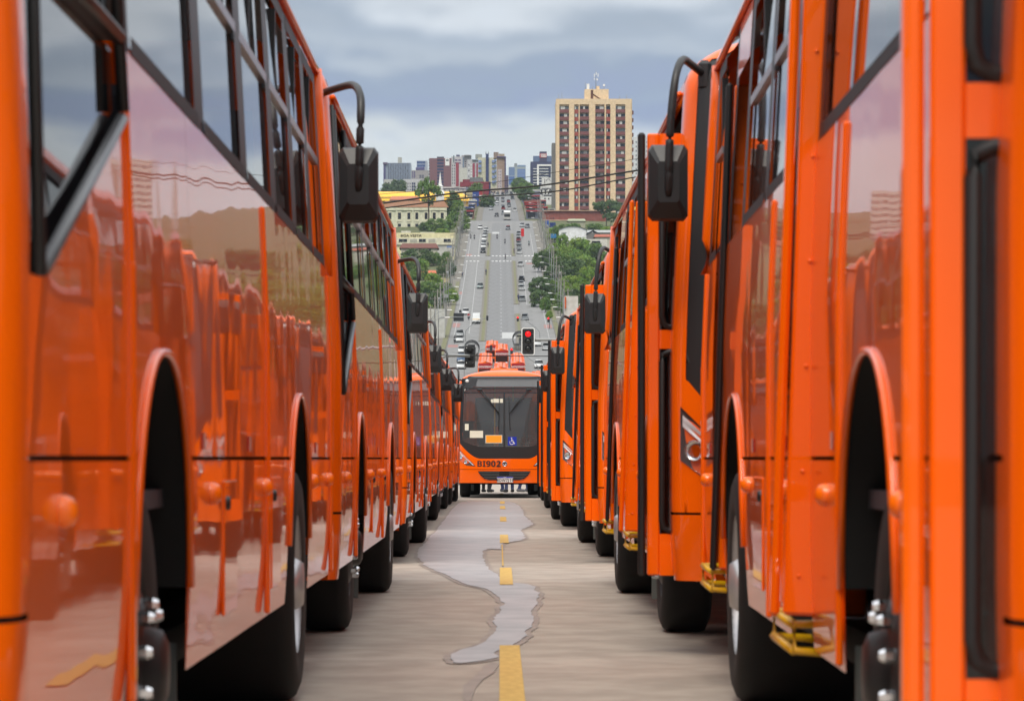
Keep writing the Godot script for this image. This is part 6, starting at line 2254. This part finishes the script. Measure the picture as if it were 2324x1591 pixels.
	panel(o, A.call(840), A.call(1190), B.call(310), B.call(520), d, wall(Color(0.72, 0.72, 0.7)), "whitewashed_wall", 0.1, 0.05)
	panel(o, A.call(1040), A.call(1135), B.call(318), B.call(358), d, wall(Color(0.5, 0.58, 0.76)), "blue_sign", 0.08, 0.12)
	var t = mi("lettering", text_mesh("BOA VISTA", 0.66, 0.08), wall(Color(0.28, 0.24, 0.2)), o, P(A.call(345), B.call(126), d) - o.position + Vector3(0, 0, 0.06))
	t.scale.x = 1.35
	for q in [[150, 330, 20], [520, 800, 45]]:
		panel(o, A.call(q[0]), A.call(q[1]), B.call(q[2]), B.call(70), d, wall(Color(0.72, 0.72, 0.7)), "roof_structure", 4.0, -5.0)
	strip_meta(o)
	# houses
	d = 978.0
	o = block("house", "white house with a brown tiled hip roof below the lettered building", "house", A.call(150), A.call(850), B.call(365), d, 8.0, wall(Color(0.76, 0.74, 0.68)))
	mi("roof", gable((A.call(850) - A.call(150)) / F * d, (B.call(362) - B.call(255)) / F * d, 8.0, 0.5), wall(Color(0.40, 0.23, 0.18), 0.85, 3.0), o, Vector3(0, P(0, B.call(365), d).y - o.position.y, 0))
	windows(o, A.call(250), A.call(800), B.call(378), B.call(430), d, 3, 1, 0.25, 0.8, [dk, wall(Color(0.45, 0.22, 0.15))])
	strip_meta(o)
	o = block("house", "small house with a bright orange tiled roof among the gardens", "house", A.call(500), A.call(800), B.call(850), 925.0, 7.0, wall(Color(0.7, 0.66, 0.6)))
	mi("roof", gable((A.call(800) - A.call(500)) / F * 925.0, (B.call(850) - B.call(785)) / F * 925.0, 7.0, 0.6), wall(Color(0.74, 0.40, 0.26), 0.85, 3.0), o, Vector3(0, P(0, B.call(850), 925.0).y - o.position.y, 0))
	windows(o, A.call(560), A.call(780), B.call(870), B.call(905), 925.0, 2, 1, 0.35, 0.8, dk)
	strip_meta(o)
	o = block("garden_wall", "bare cream garden wall by the pavement", "wall", A.call(870), A.call(1085), B.call(950), 905.0, 0.4, wall(Color(0.74, 0.68, 0.52)))
	strip_meta(o)
	o = block("shed", "long white roofed shed behind the double street lamp", "shed", A.call(640), A.call(1000), B.call(1545), 700.0, 8.0, wall(Color(0.74, 0.74, 0.72)))
	strip_meta(o)
	# tower side
	var C = func(x): return (1340.0 + x / 8.84) * 0.9296
	var D = func(y): return (440.0 + y / 8.84) * 0.9296
	d = 1235.0
	o = block("brick_building", "long low brick red building below the beige tower", "building", C.call(-130), C.call(1240), D.call(670), d, 14.0, wall(Color(0.52, 0.29, 0.25)))
	panel(o, C.call(-130), C.call(1240), D.call(656), D.call(672), d, wall(Color(0.72, 0.58, 0.5)), "coping", 0.8, 0.3)
	for x in [230, 560, 820, 1080]:
		panel(o, C.call(x), C.call(x + 5), D.call(672), D.call(860), d, wall(Color(0.42, 0.23, 0.2)), "wall_joint", 0.1, 0.03)
	windows(o, C.call(20), C.call(120), D.call(815), D.call(840), d, 2, 1, 0.4, 1.0, dk)
	panel(o, C.call(-130), C.call(700), D.call(862), D.call(880), d, wall(Color(0.76, 0.66, 0.58)), "ledge", 1.0, 0.5)
	strip_meta(o)
	o = block("shed", "shed with a sloping pale green roof beside the brick building", "shed", C.call(420), C.call(775), D.call(880), 1180.0, 6.0, wall(Color(0.62, 0.62, 0.54)))
	mi("roof", gable((C.call(775) - C.call(420)) / F * 1180.0, 0.9, 6.0), wall(Color(0.60, 0.62, 0.52)), o, Vector3(0, P(0, D.call(880), 1180.0).y - o.position.y, 0))
	strip_meta(o)
	d = 1090.0
	o = block("shop", "white gabled shop with a small dark emblem on its front", "shop", C.call(220), C.call(810), D.call(1075), d, 12.0, wall(Color(0.88, 0.89, 0.90)))
	var sw = (C.call(810) - C.call(220)) / F * d
	st = ST()
	var rise = (D.call(1075) - D.call(1000)) / F * d
	var gz = 0.02
	for k in 12:
		var t0 = -1.0 + k / 6.0
		var t1 = -1.0 + (k + 1) / 6.0
		var f0 = rise * (1.0 - t0 * t0)
		var f1 = rise * (1.0 - t1 * t1)
		quad(st, Vector3(t0 * sw / 2, 0, gz), Vector3(t1 * sw / 2, 0, gz), Vector3(t1 * sw / 2, f1, gz), Vector3(t0 * sw / 2, f0, gz))
		quad(st, Vector3(t0 * (sw / 2 + 0.4), f0 + 0.03, 0.4), Vector3(t1 * (sw / 2 + 0.4), f1 + 0.03, 0.4), Vector3(t1 * (sw / 2 + 0.4), f1 + 0.03, -12.3), Vector3(t0 * (sw / 2 + 0.4), f0 + 0.03, -12.3))
	mi("gable", done(st), wall(Color(0.88, 0.89, 0.90)), o, Vector3(0, P(0, D.call(1075), d).y - o.position.y, 0))
	var em = P(C.call(325), D.call(1165), d) - o.position
	for k in 3:
		pane(o, em.x, em.y + 0.35 - k * 0.33, 1.7 - k * 0.5, 0.16, wall(Color(0.36, 0.38, 0.4)), "emblem_bar", 0.06, 0.05)
	pane(o, em.x, em.y - 0.1, 0.35, 0.7, wall(Color(0.3, 0.32, 0.34)), "emblem_post", 0.06, 0.09)
	panel(o, C.call(20), C.call(285), D.call(1280), D.call(1330), 1088.0, dk, "low_shed", 3.0, -1.0)
	panel(o, C.call(290), C.call(800), D.call(1300), D.call(1345), 1089.0, wall(Color(0.82, 0.82, 0.81)), "front_wall", 0.3, 0.6)
	strip_meta(o)
	o = block("house", "grey house with a small dark gable beside the white shop", "house", C.call(825), C.call(1080), D.call(1145), 1080.0, 8.0, wall(Color(0.45, 0.44, 0.43)))
	st = ST()
	var hw = (C.call(1080) - C.call(825)) / F * 1080.0
	for sgn in [-1.0, 1.0]:
		quad(st, Vector3(sgn * (hw / 2 + 0.3), -0.2, 0.4), Vector3(0, 0.95, 0.4), Vector3(0, 0.95, -8.4), Vector3(sgn * (hw / 2 + 0.3), -0.2, -8.4))
	mi("roof", done(st), wall(Color(0.2, 0.2, 0.21)), o, Vector3(0, P(0, D.call(1145), 1080.0).y - o.position.y, 0))
	strip_meta(o)
	o = block("hall", "low hall with a pale grey metal roof beside the white shop", "hall", C.call(815), C.call(1420), D.call(1130), 1110.0, 10.0, wall(Color(0.6, 0.6, 0.58)))
	mi("roof", gable((C.call(1420) - C.call(815)) / F * 1110.0, 1.1, 10.0), wall(Color(0.62, 0.63, 0.63)), o, Vector3(0, P(0, D.call(1130), 1110.0).y - o.position.y, 0))
	strip_meta(o)
	o = block("house", "house with an orange tiled roof beside the grey house", "house", C.call(1000), C.call(1400), D.call(1225), 1060.0, 7.0, wall(Color(0.72, 0.7, 0.64)))
	mi("roof", gable((C.call(1400) - C.call(1000)) / F * 1060.0, 1.0, 7.0), wall(Color(0.62, 0.33, 0.24), 0.85, 3.0), o, Vector3(0, P(0, D.call(1225), 1060.0).y - o.position.y, 0))
	strip_meta(o)
	o = block("garage", "white fronted garage with dark openings above the trees", "building", C.call(800), C.call(1260), D.call(1275), 1040.0, 6.0, wall(Color(0.8, 0.79, 0.76)))
	panel(o, C.call(930), C.call(1110), D.call(1315), D.call(1425), 1040.0, dk, "opening", 0.1, 0.06)
	strip_meta(o)
	# near building with orange corner at the foot of the hill, tower side
	o = block("shop", "white topped shop with an orange corner behind the street lamps", "shop", 1281.5, 1312, 672.0, 600.0, 10.0, wall(Color(0.78, 0.77, 0.75)))
	panel(o, 1281.5, 1285, 674.0, 700.0, 600.0, wall(Color(0.76, 0.36, 0.16)), "orange_corner", 0.4, 0.2)
	strip_meta(o)
	# more houses on the hillsides, mirrored in the paint of the buses
	var r = RandomNumberGenerator.new()
	r.seed = 91
	var cols = [Color(0.74, 0.71, 0.64), Color(0.8, 0.79, 0.76), Color(0.72, 0.6, 0.5), Color(0.66, 0.68, 0.7)]
	for k in 40:
		var sgn = -1.0 if k % 2 == 0 else 1.0
		var dd = r.randf_range(380.0, 1200.0)
		var x = sgn * r.randf_range(0.05 * dd, 0.15 * dd)
		var wd = r.randf_range(9.0, 16.0)
		var hh = r.randf_range(3.4, 6.5)
		var hs = thing("house", "tile roofed house on the hillside, %s side" % ("church" if sgn < 0 else "tower"), "house", Vector3(x, H(x, dd) - 0.5, -dd), "houses on the hillside, %s side" % ("church" if sgn < 0 else "tower"))
		mi("wall", box_mesh(Vector3(wd, hh, 9.0)), M["house_%d" % (k % 4)] if M.has("house_%d" % (k % 4)) else house_mat(k % 4, cols[k % 4]), hs, Vector3(0, hh / 2.0, -4.5))
		mi("roof", gable(wd, 2.0, 9.0, 0.5), M.tile_roof, hs, Vector3(0, hh, 0))
		for q in 3:
			pane(hs, -wd / 3.0 + q * wd / 3.0, hh * 0.55, 1.3, 1.2, dk, "window", 0.1, 0.03)
	for e in [[-0.085, 1500.0, 30.0], [-0.12, 1700.0, 42.0], [0.1, 1500.0, 34.0], [0.135, 1650.0, 46.0], [-0.15, 1400.0, 36.0], [0.16, 1450.0, 28.0]]:
		var x = e[0] * e[1]
		var bt = thing("apartment_tower", "pale apartment tower on the skyline, %s side" % ("church" if e[0] < 0 else "tower"), "building", Vector3(x, H(x, e[1]) - 1.0, -e[1]), "pale towers on the skyline")
		mi("wall", box_mesh(Vector3(18.0, e[2], 16.0)), M.house_1, bt, Vector3(0, e[2] / 2.0, -8.0))
		for f in int(e[2] / 3.2):
			for q in 4:
				pane(bt, -6.6 + q * 4.4, 2.2 + f * 3.2, 2.2, 1.4, dk, "window", 0.1, 0.03)

func crest_shops():
	var r = RandomNumberGenerator.new()
	r.seed = 17
	var cols = [Color(0.66, 0.62, 0.54), Color(0.72, 0.72, 0.7), Color(0.5, 0.4, 0.36), Color(0.42, 0.44, 0.5), Color(0.62, 0.48, 0.4)]
	var dk = mat(Color(0.08, 0.08, 0.09), 0.2)
	for k in 30:
		var sg = -1.0 if k % 2 == 0 else 1.0
		var d = (1450.0 if sg < 0 else 1490.0) + (k / 2) * 48.0 + r.randf() * 10.0
		var w = r.randf_range(6.0, 10.0)
		var h = r.randf_range(3.5, 6.5)
		if k >= 20:
			d = 1250.0 + (k - 20) / 2 * 36.0
			h = r.randf_range(3.2, 4.2)
		var x = sg * (9.6 + w / 2.0)
		var o = thing("shop", "small shop building, %s along the upper avenue toward the crest, %s side" % [nth(k / 2), "church" if sg < 0 else "tower"], "shop", Vector3(x, H(x, d) - 0.4, -d), "shops lining the upper avenue, %s side" % ("church" if sg < 0 else "tower"))
		mi("wall", box_mesh(Vector3(w, h, 16.0)), wall(cols[r.randi() % 5]), o, Vector3(0, h / 2.0, -8.0))
		mi("awning", box_mesh(Vector3(w, 0.5, 1.2), 0.1), wall([Color(0.6, 0.12, 0.12), Color(0.15, 0.25, 0.5), Color(0.8, 0.8, 0.78)][r.randi() % 3]), o, Vector3(0, 3.2, 0.6))
		for q in 2:
			pane(o, -w / 4.0 + q * w / 2.0, 1.8, w * 0.35, 2.0, dk, "shop_window", 0.1, 0.03)
			if h > 7.0:
				pane(o, -w / 4.0 + q * w / 2.0, 5.6, w * 0.25, 1.3, dk, "window", 0.1, 0.03)

func house_mat(i, c):
	M["house_%d" % i] = wall(c)
	return M["house_%d" % i]

func city():
	M.tower_wall = wall(Color(0.86, 0.765, 0.63))
	M.tile_roof = wall(Color(0.58, 0.31, 0.22), 0.85, 3.0)
	house_mat(1, Color(0.8, 0.79, 0.76))
	crest_shops()
	tower()
	skyline()
	middle_ground()
# ---------------------------------------------------------------- the scene
func flat_poly(pts, y):
	var pv = PackedVector2Array()
	for p in pts:
		pv.append(p)
	var st = ST()
	var idx = Geometry2D.triangulate_polygon(pv)
	for i in idx.size():
		var v = pv[idx[i]]
		st.add_vertex(Vector3(v.x, y, v.y))
	return done(st)

func ribbon(xa, xb, ds, lift):
	var st = ST()
	st.set_smooth_group(8)
	for i in ds.size() - 1:
		quad(st, Vector3(xa, E(ds[i]) + lift, -ds[i]), Vector3(xb, E(ds[i]) + lift, -ds[i]), Vector3(xb, E(ds[i + 1]) + lift, -ds[i + 1]), Vector3(xa, E(ds[i + 1]) + lift, -ds[i + 1]))
	return done(st)

func stations(a, b):
	var r = [a]
	for d in DS:
		if d > a + 0.01 and d < b - 0.01:
			r.append(d)
	r.append(b)
	return r

var DS = []

func near_road():
	var d = -60.0
	while d < 7000.0:
		DS.append(d)
		d += 6.0 if d < 200.0 else (10.0 if d < 1500.0 else (25.0 if d < 2400.0 else 200.0))
	# land
	var xs = [-900, -600, -420, -300, -220, -160, -120, -90, -70, -50, -38, -30, 30, 38, 50, 70, 90, 120, 160, 220, 300, 420, 600, 900]
	var st = ST()
	st.set_smooth_group(9)
	for i in DS.size() - 1:
		for k in xs.size() - 1:
			var q = []
			for e in [[i, k], [i, k + 1], [i + 1, k + 1], [i + 1, k]]:
				q.append(Vector3(xs[e[1]], H(xs[e[1]], DS[e[0]]) - 0.06, -DS[e[0]]))
			quad(st, q[0], q[1], q[2], q[3])
	var land = struct("ground", done(st), textured(Color(0.22, 0.28, 0.12), Color(0.38, 0.37, 0.24), 40.0, 0.95, 3), "grassy and built-up land under and beside the road")
	# near road: pale brownish worn asphalt
	M.asphalt = textured(Color(0.575, 0.535, 0.492), Color(0.645, 0.605, 0.56), 9.0, 0.78, 5, 0.03, 6, 0.25)
	struct("road", ribbon(-13.0, 13.0, stations(-60.0, 560.0), 0.0), M.asphalt, "worn brownish asphalt road between the two rows of buses")
	# water that ran down the road: damp margin and wet film
	var out = [[420, 78], [330, 130], [250, 230], [170, 330], [80, 430], [55, 480], [110, 560], [230, 620], [400, 700], [560, 745], [650, 780], [690, 830], [700, 880], [650, 940], [620, 990], [635, 1060], [620, 1110], [560, 1150], [430, 1200], [340, 1240], [300, 1290], [340, 1310], [480, 1308], [650, 1270], [700, 1215], [820, 1170], [880, 1110], [930, 1000], [960, 900], [985, 790], [970, 750], [900, 710], [760, 690], [680, 640], [600, 590], [580, 540], [560, 470], [600, 440], [690, 440], [720, 400], [860, 370], [880, 340], [860, 290], [940, 250], [880, 190], [860, 140], [820, 100], [730, 78]]
	var pts = []
	for p in out:
		var px = (1000.0 + p[0] / 3.114) * 0.9296
		var py = (1200.0 + p[1] / 3.114) * 0.9296
		var dd = EYE * F / (py - VY)
		pts.append(Vector2(PX(px, dd), -dd))
	# soften the outline: round the corners, then add small ragged steps
	var fine = PackedVector2Array()
	for i in pts.size():
		var p0 = pts[(i - 1 + pts.size()) % pts.size()]
		var p1 = pts[i]
		var p2 = pts[(i + 1) % pts.size()]
		var p3 = pts[(i + 2) % pts.size()]
		var n = 10
		for k in n:
			var v = p1.cubic_interpolate(p2, p0, p3, float(k) / n)
			v.x += 0.035 * nz.get_noise_2d(v.x * 300.0, v.y * 90.0)
			fine.append(v)
	M.damp = textured(Color(0.51, 0.465, 0.43), Color(0.575, 0.525, 0.485), 5.0, 0.6, 6, 0.02, 6)
	M.wet = textured(Color(0.575, 0.55, 0.54), Color(0.665, 0.635, 0.625), 5.0, 0.36, 7, 0.015, 6, 0.12)
	var big = Geometry2D.offset_polygon(fine, 0.03, Geometry2D.JOIN_ROUND)
	struct("damp_road_margin", flat_poly(big[0], 0.004), M.damp, "damp darker edge of the water trail on the road")
	var film = Geometry2D.offset_polygon(big[0], -0.038, Geometry2D.JOIN_ROUND)
	struct("water_trail", flat_poly(film[0], 0.008), M.wet, "thin film of water that ran down the road")
	var tongue = PackedVector2Array()
	for p in [[560, 1330], [640, 1300], [680, 1320], [640, 1380], [560, 1430], [500, 1500], [470, 1585], [440, 1620], [400, 1560], [410, 1480], [480, 1420], [530, 1380]]:
		var py = (1200.0 + p[1] / 3.114) * 0.9296
		var dd = EYE * F / (py - VY)
		tongue.append(Vector2(PX((1000.0 + p[0] / 3.114) * 0.9296, dd), -dd))
	struct("damp_road_patch", flat_poly(tongue, 0.0045), M.damp, "drying damp tongue of water beside the yellow dash")
	# yellow centre dashes
	M.road_yellow = textured(Color(0.72, 0.58, 0.28), Color(0.80, 0.67, 0.36), 1.2, 0.7, 8, 0.03, 6)
	for a in [[14.0, 18.7], [27.7, 32.0], [41.3, 45.8], [55.4, 59.8], [69.0, 73.4], [77.0, 81.5], [96.0, 100.0]]:
		st = ST()
		quad(st, Vector3(-0.003, 0.012, -a[0]), Vector3(0.107, 0.012, -a[0]), Vector3(0.107, 0.012, -a[1]), Vector3(-0.003, 0.012, -a[1]))
		struct("road_marking", done(st), M.road_yellow, "yellow dash painted along the middle of the road")
	st = ST()
	quad(st, Vector3(0.02, 0.012, -32.6), Vector3(0.034, 0.012, -32.6), Vector3(0.03, 0.012, -40.6), Vector3(0.016, 0.012, -40.6))
	struct("road_marking", done(st), M.road_yellow, "thin old yellow line between two dashes")

func buses():
	var b = build_bus()
	# [front distance, gap from the aisle's axis to the body side, turn in degrees]
	var left = [[5.9, 0.862, 0.0], [17.75, 0.842, 0.05], [33.2, 0.915, 0.0], [48.4, 1.045, 0.0], [61.2, 1.075, 0.0], [73.4, 1.02, 0.0]]
	var right = [[5.75, 0.895, -0.65], [17.6, 0.90, 0.0], [33.3, 0.965, 0.0], [49.2, 0.87, 0.0], [62.3, 0.92, 0.0], [74.9, 0.99, 0.0]]
	var nth = ["first", "second", "third", "fourth", "fifth", "sixth"]
	for i in 6:
		var e = left[i]
		var lab = "orange city bus, %s from the open end of the row showing driver's sides" % nth[i]
		if i == 0:
			b.position = Vector3(-(e[1] + W2), 0, -e[0])
			meta(b, lab, "bus", "orange buses parked in two rows")
		else:
			var c = copy_of(b, lab, Vector3(-(e[1] + W2), 0, -e[0]), 0.0, "orange buses parked in two rows")
			c.rotation.y = deg_to_rad(e[2])
		e = right[i]
		var r = copy_of(b, "orange city bus with folded open doors, %s in the row showing door sides" % nth[i], Vector3(e[1] + W2, 0, -e[0]), 0.0, "orange buses parked in two rows")
		r.rotation.y = deg_to_rad(e[2])
		if i == 0:
			# this bus's front door has no dark lip
			for ch in r.get_children():
				if String(ch.name) == "door_leaf":
					for q in ch.get_children():
						if String(q.name).begins_with("door_seal"):
							q.material_override = M.paint
	# the bus that closes the aisle
	var m = copy_of(b, "orange bus numbered BI902 facing down the aisle between the two rows", Vector3(0.109, 0, -88.5), 0.0, "")
	m.set_meta("group", "orange buses parked in two rows")
	bus_902(m)

func bus_902(b):
	var t = mi("number", text_mesh("BI902", 0.152, 0.006), M.trim, b)
	t.position = front_x(-0.405, 0.895, 0.008)
	t.rotation.y = -0.05
	t.scale = Vector3(1.12, 1.0, 1.0)
	var pl = mi("number_plate", box_mesh(Vector3(0.42, 0.15, 0.012), 0.004), M.white, b, Vector3(0.02, 0.487, 0.035))
	mi("plate_band", box_mesh(Vector3(0.416, 0.034, 0.003)), M.blue, pl, Vector3(0, 0.056, 0.0075))
	var tx = mi("plate_country", text_mesh("BRASIL", 0.016, 0.002), M.white, pl, Vector3(0, 0.056, 0.0095))
	tx = mi("plate_text", text_mesh("BDW7J19", 0.078, 0.003), M.plate_ink, pl, Vector3(0, -0.018, 0.0075))
	tx.scale.x = 0.98
	# cards and stickers behind the glass
	var card = func(called, x0, x1, h0, h1, m, off):
		var st = front_poly([[x0, h1], [x1, h1], [x1, h0], [x0, h0]], off, 0.06)
		return mi(called, done(st), m, b)
	card.call("paper_card", -0.9, -0.555, 1.575, 1.76, M.card_white, -0.004)
	card.call("paper_card", -0.285, -0.035, 2.49, 2.595, M.card_white, -0.004)
	card.call("paper_card", -0.35, -0.295, 2.49, 2.58, M.card_white, -0.004)
	card.call("card_border", -0.49, -0.055, 1.435, 1.645, M.card_white, -0.006)
	card.call("orange_card", -0.475, -0.07, 1.45, 1.635, M.card_orange, -0.003)
	card.call("notice", -1.03, -0.93, 1.77, 1.94, M.card_white, -0.004)
	card.call("access_sticker", 0.095, 0.32, 1.375, 1.6, M.blue, -0.003)
	# wheelchair figure on the blue sticker
	var z = front_x(0.2, 1.48, 0.003).z
	var st = ST()
	var arc = []
	for k in 15:
		var a = lerp(deg_to_rad(140.0), deg_to_rad(395.0), k / 14.0)
		arc.append(Vector3(0.195 + cos(a) * 0.052, 1.452 + sin(a) * 0.052, z))
	tube(st, arc, 0.009, 5)
	tube(st, [Vector3(0.192, 1.54, z), Vector3(0.196, 1.472, z), Vector3(0.245, 1.468, z), Vector3(0.262, 1.42, z), Vector3(0.282, 1.424, z)], 0.0095, 5)
	tube(st, [Vector3(0.194, 1.51, z), Vector3(0.235, 1.508, z)], 0.007, 5)
	lathe(st, [[0.016, -0.003], [0.016, 0.003], [0.0, 0.004]], 12, 2, Vector3(0.19, 1.567, z))
	mi("wheelchair_symbol", done(st), M.white, b)

func _ready():
	rng.seed = 7
	setup()
	materials()
	M.blue = mat(Color(0.05, 0.16, 0.62), 0.4)
	M.plate_ink = mat(Color(0.2, 0.05, 0.06), 0.5)
	M.card_white = mat(Color(0.84, 0.83, 0.76), 0.6)
	M.card_orange = mat(Color(0.95, 0.6, 0.08), 0.6)
	near_road()
	far_road()
	buses()
	street_furniture()
	city()
	trees()
	far_buses()
	cars()
	people()
